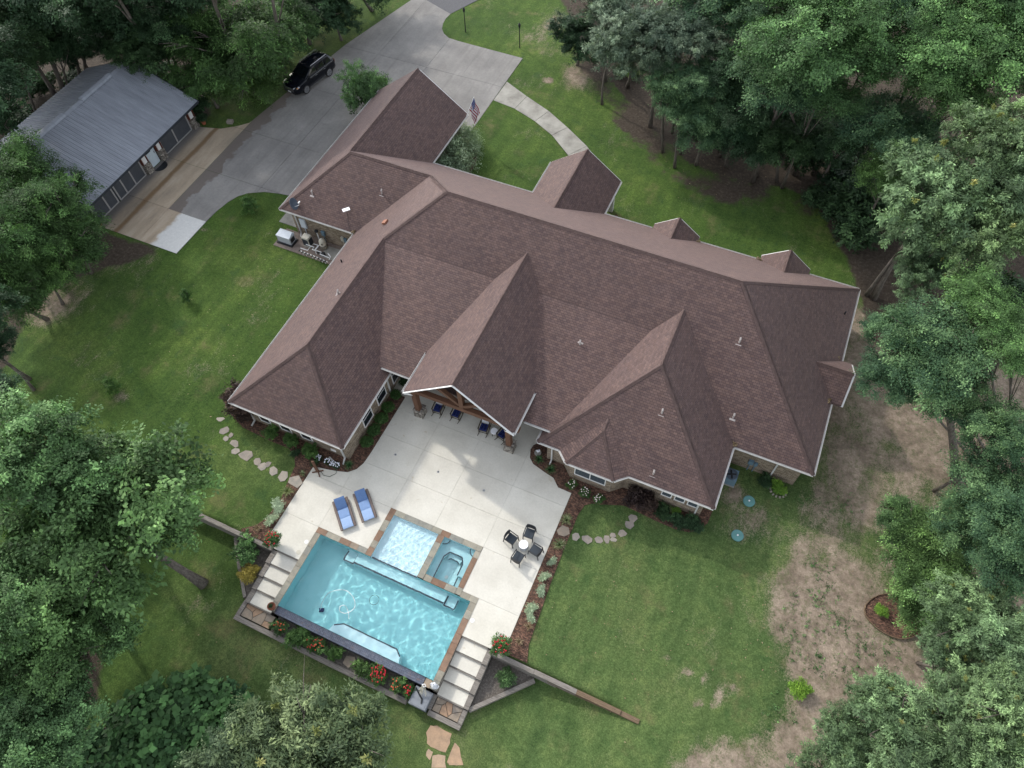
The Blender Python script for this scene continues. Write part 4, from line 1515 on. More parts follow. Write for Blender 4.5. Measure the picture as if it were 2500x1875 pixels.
# border round the planting bed below the pool and the two corner planters
runs = []
for lv in range(2):
    z = -.70 - lv * .19
    runs += [((-19.25, 2.60), (-16.6, 2.60), z, .26, .185), ((-16.6, 2.60), (-13.0, 2.60), z, .26, .185), ((-13.0, 2.60), (-10.0, 2.60), z, .26, .185), ((-10.0, 2.60), (-8.3, 2.60), z, .26, .185)]
timber_wall('long weathered timber border along the rose bed below the pool', runs, name='timber_border', cat='garden border')
runs = []
for lv in range(2):
    z = -.70 - lv * .19
    runs += [((-19.13, 2.74), (-19.13, 3.62), z, .24, .185)]
timber_wall('short timber border closing the landing beside the terracotta urn', runs, name='timber_border', cat='garden border')
runs = []
for lv in range(2):
    z = -.70 - lv * .19
    runs += [((-7.02, 2.62), (-5.15, 2.62), z, .26, .185), ((-5.27, 2.76), (-5.27, 3.5), z, .24, .185), ((-7.03, 2.76), (-7.03, 3.55), z - .02, .2, .185)]
timber_wall('timber border round the cracked stone landing by the grey cabinet', runs, name='timber_border', cat='garden border')
runs = [((-19.3, 3.72), (-20.5, 4.92), -.62 - k * .18, .18, .175) for k in range(2)] + [((-20.5, 4.92), (-21.86, 6.42), -.55 - k * .18, .18, .175) for k in range(3)]
timber_wall('thin timber border of the triangular bed with the rounded green shrub', runs, name='timber_border', cat='garden border')
runs = [((-5.12, 3.56), (-2.55, 6.28), -.68 - k * .18, .22, .175) for k in range(2)]
timber_wall('diagonal grey timber border of the gravel bed below the steps', runs, name='timber_border', cat='garden border')

# ------------------------------------------------------------------ beds
def bed(name, poly, z, mat='mulch', th=.12):
    b = MB().prism(poly, z - th, z)
    # gentle crown of chips: scattered bark pieces
    o = b.build(name, mat)
    return tag(o, kind='structure')


bed('mulch_bed', [(-28.1, 14.4), (-27.75, 13.75), (-26.9, 13.15), (-25.5, 12.6), (-23.5, 12.48), (-21.9, 12.5), (-21.25, 12.15), (-20.85, 11.6), (-20.72, 10.7), (-20.45, 9.5), (-20.5, 8.6), (-20.55, 8.05), (-20.85, 7.45), (-21.5, 6.95), (-21.5, 6.78), (-19.82, 6.78),
                   (-19.82, 12.08), (-18.2, 12.40), (-17.66, 12.58), (-17.27, 12.97), (-17.08, 13.48), (-17.02, 14.2), (-16.97, 18.68), (-17.97, 18.68), (-17.97, 13.36), (-25.12, 13.36), (-25.3, 14.9), (-27.4, 15.3)], .015)
bed('mulch_bed', [(-7.98, 18.40), (-7.79, 17.87), (-7.45, 17.56), (-6.64, 17.34), (-5.96, 17.19), (-5.47, 16.73), (-4.58, 16.70), (-4.53, 6.78), (-3.2, 6.80), (-3.49, 7.71), (-3.58, 9.64), (-3.67, 11.19), (-3.72, 13.41), (-3.72, 14.63), (-3.74, 15.6), (-3.6, 16.3),
                   (-3.2, 16.6), (-2.77, 16.72), (-1.49, 17.2), (-.99, 17.18), (.47, 17.05), (1.72, 17.0), (2.51, 17.14), (3.04, 17.52), (3.34, 18.11), (3.40, 18.9), (2.76, 18.9), (2.76, 18.25), (-1.9, 18.25), (-2.55, 17.64), (-5.1, 17.64), (-5.74, 18.25), (-6.85, 18.25), (-6.85, 19.28), (-7.6, 19.18), (-7.93, 18.74)], .016)
bed('gravel_bed', [(-16.95, 2.74), (-8.35, 2.74), (-8.35, 3.60), (-16.95, 3.60)], -.76, 'gravel_soil', .3)
bed('gravel_bed', [(-19.2, 3.78), (-20.45, 5.0), (-21.8, 6.48), (-19.17, 6.48)], -.70, 'gravel_soil', .3)
bed('gravel_bed', [(-5.1, 3.66), (-2.7, 6.2), (-2.6, 6.43), (-5.1, 6.43)], -.78, 'gravel_soil', .3)
bed('mulch_bed', [(-24.2, 36.6), (-22.4, 36.6), (-22.1, 38.4), (-22.2, 40.2), (-22.9, 42.4), (-24.2, 42.9)], .014)
bed('mulch_bed', [(-9.9, 36.1), (-8.1, 36.1), (-8.2, 37.6), (-8.8, 38.7), (-9.9, 39.4)], .013)
rc = (13.95, 16.95)
ring = [(rc[0] + 1.5 * math.cos(t) * (1 + .1 * math.sin(2 * t)), rc[1] + 1.15 * math.sin(t)) for t in np.linspace(0, 2 * math.pi, 25)[:-1]]
bed('mulch_bed', ring, .03)
mb = MB()
for i in range(len(ring)):
    a, b_ = ring[i], ring[(i + 1) % len(ring)]
    mb.beam((a[0], a[1], .03), (b_[0], b_[1], .03), .035, .12)
tag(mb.build('bed_edging', 'brown_timber'), 'thin pale edging strip round the mulch circle under the yellow-green tree', 'edging')

# ------------------------------------------------------------------ stepping stones
def irregular(cx, cy, rx, ry, rot, seed, n=8):
    r = random.Random(seed)
    out = []
    for i in range(n):
        t = 2 * math.pi * (i + r.uniform(-.28, .28)) / n
        k = r.uniform(.82, 1.14)
        x, y = rx * k * math.cos(t), ry * k * math.sin(t)
        out.append((cx + x * math.cos(rot) - y * math.sin(rot), cy + x * math.sin(rot) + y * math.cos(rot)))
    return out


def stone_path(name, stones, mat, seed, z=None):
    base = bpy.data.objects.new(name, None)
    COL.objects.link(base)
    tag(base, kind='structure')
    for i, (x, y, rx, ry, rot) in enumerate(stones):
        zz = gz(x, y) if z is None else z
        MB().prism(irregular(x, y, rx * .86, ry * .86, rot, seed + i, 6), zz - .08, zz - .008 + .004 * (i % 4)).build('stepping_stone', mat, base)


stone_path('stepping_stone_path', [(-27.17, 12.52, .33, .2, .5), (-26.41, 11.92, .42, .3, .9), (-25.82, 11.82, .2, .24, 0), (-25.97, 11.5, .22, .22, 0), (-25.28, 11.44, .44, .3, -.2), (-24.9, 11.02, .36, .28, .3), (-24.09, 11.01, .55, .42, .2),
                                   (-23.2, 10.94, .3, .34, .5), (-22.72, 10.82, .42, .32, .6), (-22.48, 11.06, .2, .28, 0), (-21.91, 10.79, .42, .33, -.1), (-21.18, 10.75, .38, .42, .4)], 'flagstone', 40)
stone_path('stepping_stone_path', [(-.72, 16.68, .34, .34, 0), (-.79, 16.19, .33, .3, .3), (-.98, 15.57, .32, .26, .5), (-1.45, 15.21, .24, .2, .2), (-1.33, 14.99, .26, .17, .2), (-1.69, 14.87, .22, .3, .4), (-2.09, 14.63, .28, .3, .2), (-2.72, 14.4, .4, .28, -.2), (-3.37, 14.29, .33, .28, .1)], 'flagstone', 70)
b = bpy.data.objects.new('stepping_stone_path', None)
COL.objects.link(b)
tag(b, kind='structure')
for pl in ([(-6.65, 2.13), (-6.35, 2.26), (-5.47, 2.22), (-5.35, 1.8), (-5.37, 1.32), (-6.02, 1.26), (-6.44, 1.31), (-6.71, 1.74)], [(-6.25, 1.12), (-5.97, 1.09), (-5.94, .68), (-6.22, .79)], [(-5.92, .92), (-5.31, 1.19), (-5.02, .71), (-5.71, .41)], [(-5.14, 1.92), (-4.81, 1.8), (-4.29, 1.18), (-4.94, .89), (-5.11, .97)]):
    r = random.Random(int(pl[0][0] * 100))
    q = []
    for i in range(len(pl)):
        a, c = pl[i], pl[(i + 1) % len(pl)]
        q += [a, ((a[0] + c[0]) / 2 + r.uniform(-.05, .05), (a[1] + c[1]) / 2 + r.uniform(-.05, .05))]
    MB().prism(q, -1.1, -.985).build('stepping_stone', 'tan_flagstone', b)
tag(MB().prism(irregular(-20.24, 10.7, .45, .42, .2, 5, 5), -.05, .045).build('stone_slab', 'flagstone'), 'pinkish grey stone slab bridging the mulch between lawn and patio', 'stone')
tag(MB().prism(irregular(-4.2, 14.31, .40, .36, .1, 8, 6), -.05, .045).build('stone_slab', 'landing_stone'), 'grey stone slab in the mulch strip beside the four dark chairs', 'stone')
tag(MB().prism(irregular(-12.06, 3.14, .42, .36, .1, 18, 5), -.8, -.735).build('stone_slab', 'landing_stone'), 'flat brown stone slab in the rose bed below the pool', 'stone')

# ------------------------------------------------------------------ driveway and walks
DRIVE = [(-46.4, 22.9), (-38.78, 22.94), (-38.72, 26.6), (-38.62, 27.8), (-38.40, 28.9), (-38.05, 29.75), (-37.5, 30.35), (-36.4, 30.97), (-35.3, 31.25), (-34.3, 31.4), (-31.2, 31.5), (-31.2, 42.1), (-24.3, 42.1), (-24.28, 54.58), (-29.07, 54.69), (-31.0, 54.75), (-31.97, 54.85), (-32.7, 55.3),
         (-33.2, 55.9), (-33.5, 56.7), (-33.62, 57.5), (-33.55, 58.4), (-36.9, 59.65), (-38.2, 59.2), (-40.48, 50.24), (-41.66, 42.35), (-42.37, 37.53), (-43.0, 36.86), (-44.2, 35.95), (-45.8, 35.5), (-46.4, 35.4)]
slabs('driveway', DRIVE, [-46.5, -42.31, -36.88, -31.85, -24.2], [22.8, 26.5, 31.3, 36.58, 43.6, 50.1, 60], 'drive_concrete', z=0.02, gap=.012)
tag(MB().prism([(-36.9, 59.66), (-33.55, 58.42), (-32.6, 60.5), (-30, 66), (-24, 76), (-15, 90), (-19, 92), (-28, 78), (-34, 66)], -.1, .012).build('asphalt_road', 'asphalt'), kind='structure')
WL = [(-24.23, 50.96), (-21.76, 49.75), (-19.25, 48.64), (-16.99, 47.28), (-14.67, 45.73), (-13.0, 44.2), (-12.1, 42.0), (-12.0, 40.2)]
WR = [(-24.26, 48.15), (-22.08, 47.81), (-19.84, 46.97), (-17.83, 45.88), (-15.66, 44.11), (-14.5, 42.9), (-13.7, 41.6), (-13.5, 40.2)]
wbase = MB()
for i in range(len(WL) - 1):
    wbase.prism([WL[i], WL[i + 1], WR[i + 1], WR[i]], -.12, -.02)
walk = tag(wbase.build('walkway', 'joint_dirt'), kind='structure')
for i in range(len(WL) - 1):
    q = [WL[i], WL[i + 1], WR[i + 1], WR[i]]
    cx, cy = sum(p[0] for p in q) / 4, sum(p[1] for p in q) / 4
    q = [(cx + (x - cx) * .985, cy + (y - cy) * .985) for x, y in q]
    MB().prism(q, -.1, .02).build('slab', 'walk_concrete', walk)
tag(MB().box(-33.45, -31.5, 28.7, 30.4, -.1, .03).build('side_pad', 'walk_concrete'), kind='structure')
tag(MB().box(-32.5, -25.3, 26.5, 28.33, -.1, .025).build('equipment_pad', 'equipment_pad'), kind='structure')
tag(MB().box(-28.6, -26.0, 26.9, 28.0, .0, .05).build('equipment_slab', 'walk_concrete'), kind='structure')

# ------------------------------------------------------------------ metal garage
gar = thing('metal_garage', 'long garage building with grey standing seam metal roof and dark doors', 'garage', (-51.2, 29.4, 0))
GINV = Matrix.Translation(-Vector(gar.location))


def gb(mb, name, mat, parent=None, **kw):
    o = mb.build(name, mat, None, **kw)
    o.parent = parent or gar
    o.matrix_parent_inverse = GINV if parent is None else Matrix.Identity(4)
    return o


GY0_, GY1_, GXE, GXW, GXR, GZE, GZR = 22.7, 35.85, -45.35, -57.15, -51.25, 2.5, 4.80
gb(MB().box(-56.6, -46.52, 23.0, 35.6, -.1, 2.45), 'wall', 'charcoal_steel')
pl = MB()
SL = math.hypot(GXE - GXR, GZR - GZE)
npan = 44
pw = (GY1_ - GY0_) / npan
rb = MB()
for side, xe in ((1, GXE), (-1, GXW)):
    me = None
    for i in range(npan):
        y0 = GY0_ + i * pw
        m = MB()
        ex, ez, rx_, rz_ = xe, GZE, GXR, GZR
        m.add([(ex, 0, ez), (ex, pw, ez), (rx_, pw, rz_), (rx_, 0, rz_), (ex, 0, ez - .03), (ex, pw, ez - .03), (rx_, pw, rz_ - .03), (rx_, 0, rz_ - .03)],
              [(0, 1, 2, 3) if side > 0 else (3, 2, 1, 0), (7, 6, 5, 4), (0, 4, 5, 1), (3, 7, 4, 0), (1, 5, 6, 2)])
        # raised seam
        for k in range(2):
            a, b = (0, .022) if k == 0 else (pw / 2 - .01, pw / 2 + .01)
            hh = .05 if k == 0 else .018
            m.add([(ex, a, ez), (ex, b, ez), (rx_, b, rz_), (rx_, a, rz_), (ex, a, ez + hh), (ex, b, ez + hh), (rx_, b, rz_ + hh), (rx_, a, rz_ + hh)], [(4, 5, 6, 7), (0, 4, 7, 3), (1, 2, 6, 5), (0, 1, 5, 4)])
        if me is None:
            me = bpy.data.meshes.new('roof_panel')
            me.from_pydata(m.v, [], m.f)
            me.materials.append(MAT['metal_roof'])
        o = bpy.data.objects.new('roof_panel', me)
        COL.objects.link(o)
        o.parent = gar
        o.matrix_parent_inverse = GINV
        o.location = (0, y0, 0)
mb = MB()
for s_, xe in ((1, GXE), (-1, GXW)):
    mb.add([(GXR, GY0_, GZR + .06), (GXR, GY1_, GZR + .06), (GXR + s_ * .28, GY1_, GZR - .05), (GXR + s_ * .28, GY0_, GZR - .05)], [(0, 1, 2, 3) if s_ < 0 else (3, 2, 1, 0)])
gb(mb, 'ridge_flashing', 'metal_roof')
for ya, yb in ((25.3, 28.3), (30.2, 33.6)):
    mb = MB().prism([(-.26, 0), (.26, 0), (.2, .16), (0, .22), (-.2, .16)], ya, yb)
    mb.v = [(GXR + x, z, GZR - .02 + y) for x, y, z in mb.v]
    gb(mb, 'ridge_vent', 'metal_roof')
mb = MB().beam((GXE + .02, GY0_, GZE - .07), (GXE + .02, GY1_, GZE - .07), .05, .17)
gb(mb, 'fascia', 'charcoal_steel')
for y in (GY0_ - .02, GY1_ + .02):
    mb = MB().beam((GXE, y, GZE - .06), (GXR, y, GZR - .06), .04, .18, up=(0, 1, 0))
    mb.beam((GXW, y, GZE - .06), (GXR, y, GZR - .06), .04, .18, up=(0, 1, 0))
    gb(mb, 'rake_trim', 'charcoal_steel')
mb = MB().add([(-56.6, 35.58, 2.4), (-46.5, 35.58, 2.4), (GXR, 35.58, 4.6), (-56.6, 23.02, 2.4), (-46.5, 23.02, 2.4), (GXR, 23.02, 4.6)], [(0, 1, 2), (3, 5, 4)])
gb(mb, 'gable_wall', 'charcoal_steel')
for ya, yb, mul in ((31.4, 34.92, (33.05,)), (25.75, 28.92, (27.68, 26.62)), (23.2, 25.6, (24.6,))):
    fr = MB()
    fr.box(-46.5, -46.42, ya, yb, .0, .10)
    for y in (ya, yb - .12) + tuple(m_ - .06 for m_ in mul):
        fr.box(-46.5, -46.42, y, y + .12, .10, 2.3)
    d = gb(fr, 'bay_door', 'door_frame_grey')
    ys = [ya + .12] + [m_ - .06 for m_ in sorted(mul)] + [yb - .12]
    st = [ya + .12] + [m_ + .06 for m_ in sorted(mul)]
    for a, b in zip(st, ys[1:]):
        gb(MB().box(-46.5, -46.46, a, b, .10, 2.3), 'door_panel', 'door_panel', d)
for ya, yb in ((34.98, 35.6), (30.78, 31.36), (28.98, 29.6)):
    gb(MB().box(-46.5, -46.12, ya, yb, 0, .95), 'stone_pier', 'rubble_stone')
    gb(MB().box(-46.5, -46.26, ya + .12, yb - .12, .95, 2.2), 'pier_panel', 'white_trim')
    for y in (ya, yb - .05):
        gb(MB().box(-46.5, -46.22, y, y + .05, .95, 2.3), 'pier_trim', 'red_trim')
d = gb(MB().box(-46.5, -46.44, 29.68, 30.68, 0.04, 2.15), 'entry_door', 'door_white')
gb(MB().box(-46.438, -46.425, 29.76, 30.3, 1.35, 1.95), 'door_window', 'glass_pane', d)
gb(MB().box(-46.44, -46.39, 30.52, 30.58, 1.0, 1.16), 'handle', 'chrome', d)
mat_pts = [(-46.1 + .62 * math.cos(t), 30.18 + .62 * math.sin(t)) for t in np.linspace(-1.57, 1.57, 14)]
tag(MB().prism(mat_pts, .022, .04).build('door_mat', 'black_plastic'), 'black half-round door mat in front of the white garage door', 'door mat')

# ------------------------------------------------------------------ black SUV
def suv(loc, heading):
    t = thing('suv', 'shiny black SUV with chrome roof rails parked on the concrete driveway', 'car', loc, heading)
    L, Wd = 5.0, 1.98
    # stations: x (front = +), half width, z bottom, z shoulder, top z of this deck
    st = [(2.50, .62, .42, .70, .74), (2.44, .82, .32, .82, .90), (2.25, .93, .28, .92, 1.03), (1.7, .985, .27, .98, 1.10), (1.1, .99, .27, 1.02, 1.16), (.9, .99, .27, 1.03, 1.17),
          (-.3, .99, .27, 1.05, 1.18), (-1.6, .99, .27, 1.08, 1.20), (-2.2, .97, .30, 1.08, 1.20), (-2.42, .90, .34, 1.05, 1.17), (-2.48, .80, .40, .95, 1.05)]
    V, F = [], []
    prof = [(.80, 0), (.97, .10), (1.0, .45), (.995, .8), (.97, 1.0)]
    for x, hw, zb, zs, zt in st:
        ring_ = []
        for k, q in prof:
            ring_.append((x, hw * k, zb + (zs - zb) * q))
        ring_.append((x, hw * .88, zt - .015))
        ring_.append((x, hw * .45, zt))
        full = ring_ + [(a, -b, c_) for a, b, c_ in ring_[::-1]]
        V += full
    m = 14
    for i in range(len(st) - 1):
        for k in range(m):
            a, b = i * m + k, i * m + (k + 1) % m
            F.append((a, a + m, b + m, b))
    F.append(tuple(range(m)))
    F.append(tuple(range((len(st) - 1) * m, len(st) * m))[::-1])
    body = MB().add(V, F).build('body', 'car_paint', t, smooth=True)
    # cabin
    cs = [(1.15, .86, 1.15, .80, 1.17), (.30, .86, 1.15, .72, 1.66), (.0, .86, 1.15, .70, 1.72), (-1.2, .86, 1.16, .70, 1.74), (-2.0, .84, 1.17, .68, 1.69), (-2.40, .80, 1.15, .76, 1.19)]
    V, F = [], []
    for x, hb_, zb, ht, zt in cs:
        V += [(x, hb_, zb), (x, ht, zt - .03), (x, ht * .85, zt), (x, 0, zt + .015), (x, -ht * .85, zt), (x, -ht, zt - .03), (x, -hb_, zb)]
    m = 7
    for i in range(len(cs) - 1):
        for k in range(m - 1):
            a = i * m + k
            F.append((a, a + m, a + m + 1, a + 1))
    MB().add(V, F).build('cabin', 'car_paint', t, smooth=True)

    def quad(pts, name, mat_, off):
        o_ = Vector(off)
        P = [Vector(p) + o_ for p in pts]
        nrm = (P[1] - P[0]).cross(P[2] - P[0]).normalized() * .012
        MB().add([tuple(p) for p in P] + [tuple(p - nrm) for p in P], [(0, 1, 2, 3), (7, 6, 5, 4), (0, 4, 5, 1), (1, 5, 6, 2), (2, 6, 7, 3), (3, 7, 4, 0)]).build(name, mat_, t)
    quad([(1.08, -.74, 1.215), (1.08, .74, 1.215), (.36, .64, 1.635), (.36, -.64, 1.635)], 'windshield', 'car_glass', (.012, 0, .02))
    quad([(-2.05, -.62, 1.66), (-2.05, .62, 1.66), (-2.37, .70, 1.25), (-2.37, -.70, 1.25)], 'rear_window', 'car_glass', (-.015, 0, .012))
    for s_ in (-1, 1):
        for a0, a1, b0, b1 in ((.88, .30, -.18, -.18), (-.26, -.26, -1.18, -1.18), (-1.28, -1.28, -2.05, -1.85)):
            pts = [(a0, s_ * .872, 1.2), (b0, s_ * .872, 1.21), (b1, s_ * .735, 1.655), (a1, s_ * .735, 1.62)]
            quad(pts if s_ < 0 else pts[::-1], 'side_window', 'car_glass', (0, s_ * .012, 0))
        MB().beam((.9, s_ * .985, 1.10), (-2.0, s_ * .985, 1.16), .015, .03).build('belt_trim', 'chrome', t)
        MB().beam((1.0, s_ * 1.0, .37), (-1.05, s_ * 1.0, .37), .02, .035).build('sill_trim', 'chrome', t)
        r_ = MB().tube([(.2, s_ * .66, 1.74), (.1, s_ * .66, 1.80), (-1.85, s_ * .64, 1.80), (-1.95, s_ * .64, 1.73)], .022, 6)
        r_.build('roof_rail', 'chrome', t)
        mb_ = MB().cbox((.95, s_ * 1.08, 1.2), (.14, .22, .15), taper=.8)
        mb_.build('mirror', 'car_paint', t)
        for x in (.02, -1.05):
            MB().cbox((x, s_ * 1.0, 1.0), (.22, .03, .035)).build('door_handle', 'chrome', t)
        h_ = MB()
        h_.add([(2.46, s_ * .50, .80), (2.30, s_ * .88, .84), (2.05, s_ * .955, .92), (2.10, s_ * .90, 1.02), (2.38, s_ * .62, .95), (2.47, s_ * .48, .88)], [(0, 1, 2, 3, 4, 5) if s_ > 0 else (5, 4, 3, 2, 1, 0)])
        h_.v = [(x + .03, y + s_ * .02, z + .02) for x, y, z in h_.v]
        h_.build('headlight', 'lamp_clear', t)
        MB().cbox((2.28, s_ * .87, .93), (.12, .12, .06), rz=s_ * -.7).build('turn_signal', 'amber', t)
        MB().cbox((-2.42, s_ * .78, .98), (.12, .2, .3)).build('tail_light', 'red_trim', t)
        for x in (1.46, -1.46):
            w_ = MB()
            w_.tube([(0, -.12, 0), (0, -.115, 0), (0, .115, 0), (0, .12, 0)], [.30, .39, .39, .30], 24)
            o = w_.build('wheel', 'rubber', t, smooth=False)
            o.location = (x, s_ * .89, .39)
            rim = MB().lathe([(.001, .0), (.06, .0), (.07, -.02), (.265, -.05), (.285, .0), (.295, .01)], (0, 0, 0), 24)
            for k in range(6):
                a = k * math.pi / 3
                rim.cbox((.16 * math.cos(a), .16 * math.sin(a), .0), (.22, .06, .02), rz=a)
            ro = rim.build('rim', 'chrome', o)
            ro.rotation_euler = (R(-90) if s_ > 0 else R(90), 0, 0)
            ro.location = (0, s_ * .118, 0)
            arch = MB().tube([(x + .46 * math.cos(a), s_ * .93, .39 + .46 * math.sin(a)) for a in np.linspace(-.1, 3.24, 12)], .05, 5)
            arch.build('wheel_arch', 'black_plastic', t)
    g_ = MB()
    for k in range(3):
        g_.beam((2.50, -.56, .60 + k * .10), (2.50, .56, .60 + k * .10), .05, .065)
    g_.build('grille', 'chrome', t)
    MB().box(2.46, 2.53, -.9 * .75, .9 * .75, .34, .50).build('bumper', 'black_plastic', t)
    MB().box(2.535, 2.545, -.17, .17, .40, .52).build('number_plate', 'white_plastic', t)
    return t


wf, wr_ = Vector((-39.92, 42.83)), Vector((-39.36, 45.71))
dv = (wf - wr_).normalized()
left = Vector((-dv.y, dv.x))            # car's left hand side is the one turned to the camera
cc = (wf + wr_) / 2 - left * .92
suv((cc.x, cc.y, .02), math.atan2(dv.y, dv.x))

# ------------------------------------------------------------------ furniture
def lounger():
    t = thing('sun_lounger', '', 'sun lounger')
    for s_ in (-1, 1):
        lg = MB().tube([(-1.0, s_ * .39, .17), (-.4, s_ * .395, .175), (.3, s_ * .39, .17), (1.0, s_ * .39, .165)], [.085, .09, .085, .08], 9)
        lg.tube([(-.75, s_ * .39, 0), (-.75, s_ * .39, .17)], .06, 6)
        lg.tube([(.75, s_ * .39, 0), (.75, s_ * .39, .17)], .06, 6)
        lg.build('log_rail', 'log_wood', t)
    MB().box(-.98, .95, -.32, .32, .12, .16).build('bed_frame', 'dark_wood', t)

    def cushion(x0, x1, z0, z1, w, th, name, m):
        n_ = 6
        V, F = [], []
        for i in range(n_ + 1):
            f = i / n_
            x, z = x0 + (x1 - x0) * f, z0 + (z1 - z0) * f
            e = 1 - .25 * (abs(2 * f - 1) ** 8)
            for y in (-w, -w * .96, 0, w * .96, w):
                V.append((x, y, z + th * (e if abs(y) < w * .97 else .6)))
            for y in (w, -w):
                V.append((x, y, z))
        k = 7
        for i in range(n_):
            for j in range(k):
                a, b = i * k + j, i * k + (j + 1) % k
                F.append((a, a + k, b + k, b)[::-1])
        F += [tuple(range(k)), tuple(range(n_ * k, n_ * k + k))[::-1]]
        MB().add(V, F).build(name, m, t)
    cushion(.30, .98, .16, .16, .31, .10, 'foot_cushion', 'lightest_blue_cushion')
    cushion(-.32, .298, .16, .16, .31, .10, 'seat_cushion', 'pale_blue_cushion')
    cushion(-.95, -.32, .52, .18, .31, .11, 'back_cushion', 'blue_cushion')
    MB().beam((-.93, 0, .50), (-.34, 0, .17), .6, .03).build('back_frame', 'dark_wood', t)
    return t


def lounge_pose(corners):
    P = [Vector(g(790 + x * .0844, 1170 + y * .0844, .2)) for x, y in corners]
    head, foot = (P[0] + P[1]) / 2, (P[2] + P[3]) / 2
    c_ = (head + foot) / 2
    d = foot - head
    return c_, math.atan2(d.y, d.x), d.length


l0 = lounger()
for i, (cs, lab) in enumerate(((((830, 430), (1270, 265), (1555, 1085), (1110, 1260)), 'blue cushioned log lounger beside the pool coping of the tanning ledge'), (((235, 655), (690, 490), (965, 1330), (490, 1500)), 'blue cushioned log lounger facing the pool corner next to the steps'))):
    o = l0 if i == 0 else copy_tree(l0)
    c_, a, ln = lounge_pose(cs)
    o.location = (c_.x, c_.y, 0)
    o.rotation_euler = (0, 0, a)
    k = ln / 2.05
    o.scale = (k, k * 1.05, k)
    tag(o, lab, 'sun lounger', 'blue log loungers by the pool')


def patio_chair():
    t = thing('patio_chair', '', 'chair')
    MB().box(-.27, .27, -.27, .27, .38, .43).build('seat', 'mesh_seat', t)
    b = MB()
    for i in range(6):
        f0, f1 = i / 6, (i + 1) / 6
        b.beam((-.27 + .54 * f0, .30 + .05 * (1 - (2 * f0 - 1) ** 2), .62), (-.27 + .54 * f1, .30 + .05 * (1 - (2 * f1 - 1) ** 2), .62), .035, .48)
    b.build('backrest', 'wicker', t)
    for s_ in (-1, 1):
        MB().beam((s_ * .29, -.27, .62), (s_ * .29, .30, .66), .05, .035).build('armrest', 'dark_metal', t)
        MB().beam((s_ * .29, -.27, .62), (s_ * .29, -.31, 0), .045, .045).build('leg', 'dark_metal', t)
        MB().beam((s_ * .28, .29, .66), (s_ * .28, .37, 0), .045, .045).build('leg', 'dark_metal', t)
    MB().beam((-.29, -.27, .40), (.29, -.27, .40), .04, .05).build('front_rail', 'dark_metal', t)
    return t


c0 = patio_chair()
TB = (-5.88, 12.5)
for i, ((x, y), a, lab) in enumerate((((-5.84, 13.27), .05, 'dark wicker armchair with its back to the house wall side of the patio table'), ((-6.67, 12.55), 1.35, 'dark wicker armchair between the round patio table and the spa'),
                                      ((-5.14, 12.47), -1.75, 'dark wicker armchair between the round patio table and the mulch strip'), ((-5.87, 11.73), 3.0, 'dark wicker armchair on the pool steps side of the patio table'))):
    o = c0 if i == 0 else copy_tree(c0)
    o.location = (x, y, 0)
    o.rotation_euler = (0, 0, a)
    tag(o, lab, 'chair', 'dark wicker chairs round the patio table')
t = thing('patio_table', 'small round white drum table between the four dark chairs', 'table', (TB[0], TB[1], 0))
MB().lathe([(.24, 0), (.25, .02), (.245, .46), (.22, .47)], n=28).build('drum_base', 'light_grey_metal', t)
MB().lathe([(.25, .47), (.265, .475), (.265, .50), (.25, .505)], n=28).build('table_top', 'bright_white', t)


def rocker():
    t = thing('rocking_chair', '', 'rocking chair')
    for s_ in (-1, 1):
        MB().tube([(s_ * .27, .55 * f, .03 + .10 * f * f) for f in np.linspace(-1, 1.15, 9)], .022, 6).build('rocker_rail', 'dark_wood', t)
        MB().beam((s_ * .27, -.30, .05), (s_ * .27, -.28, .62), .045, .045).build('leg', 'dark_wood', t)
        MB().beam((s_ * .27, .22, .06), (s_ * .25, .36, 1.08), .045, .045).build('leg', 'dark_wood', t)
        MB().beam((s_ * .29, -.34, .63), (s_ * .29, .28, .66), .07, .03).build('armrest', 'dark_wood', t)
    MB().beam((-.27, -.29, .22), (.27, -.29, .22), .03, .03).build('stretcher', 'dark_wood', t)
    MB().box(-.26, .26, -.29, .24, .38, .42).build('seat_frame', 'dark_wood', t)
    s = MB()
    for ix in range(3):
        for iy in range(3):
            s.cbox((-.165 + ix * .165, -.19 + iy * .165, .465), (.16, .16, .09), taper=.72)
    s.build('seat_cushion', 'navy_cushion', t)
    MB().cbox((0, .315, .78), (.47, .07, .56), rx=-.14).build('back_cushion', 'grey_cushion', t)
    MB().cbox((0, .36, 1.04), (.56, .04, .12), rx=-.14).build('top_rail', 'dark_wood', t)
    return t


r0 = rocker()
for i, ((x, y), a, lab) in enumerate((((-14.46, 18.60), .08, 'wooden rocking chair with navy cushion beside the stone pier nearest the lounge wing'), ((-13.2, 18.72), .02, 'wooden rocking chair with navy cushion, second from the pier without a table'),
                                      ((-11.17, 18.5), .1, 'wooden rocking chair with navy cushion, small white table at its armrest'), ((-9.87, 18.52), -.28, 'wooden rocking chair turned towards a white table, partly behind the porch post'))):
    o = r0 if i == 0 else copy_tree(r0)
    o.location = (x, y, 0)
    o.rotation_euler = (0, 0, a)
    tag(o, lab, 'rocking chair', 'rocking chairs under the porch gable')
t = thing('side_table', 'small round white side table between two rocking chairs', 'side table', (-10.46, 18.46, 0))
MB().lathe([(.22, .46), (.235, .47), (.235, .50), (.22, .51)], n=24).build('table_top', 'bright_white', t)
for k in range(3):
    a = k * 2.1
    MB().beam((.17 * math.cos(a), .17 * math.sin(a), 0), (.12 * math.cos(a), .12 * math.sin(a), .46), .03, .03).build('leg', 'dark_metal', t)

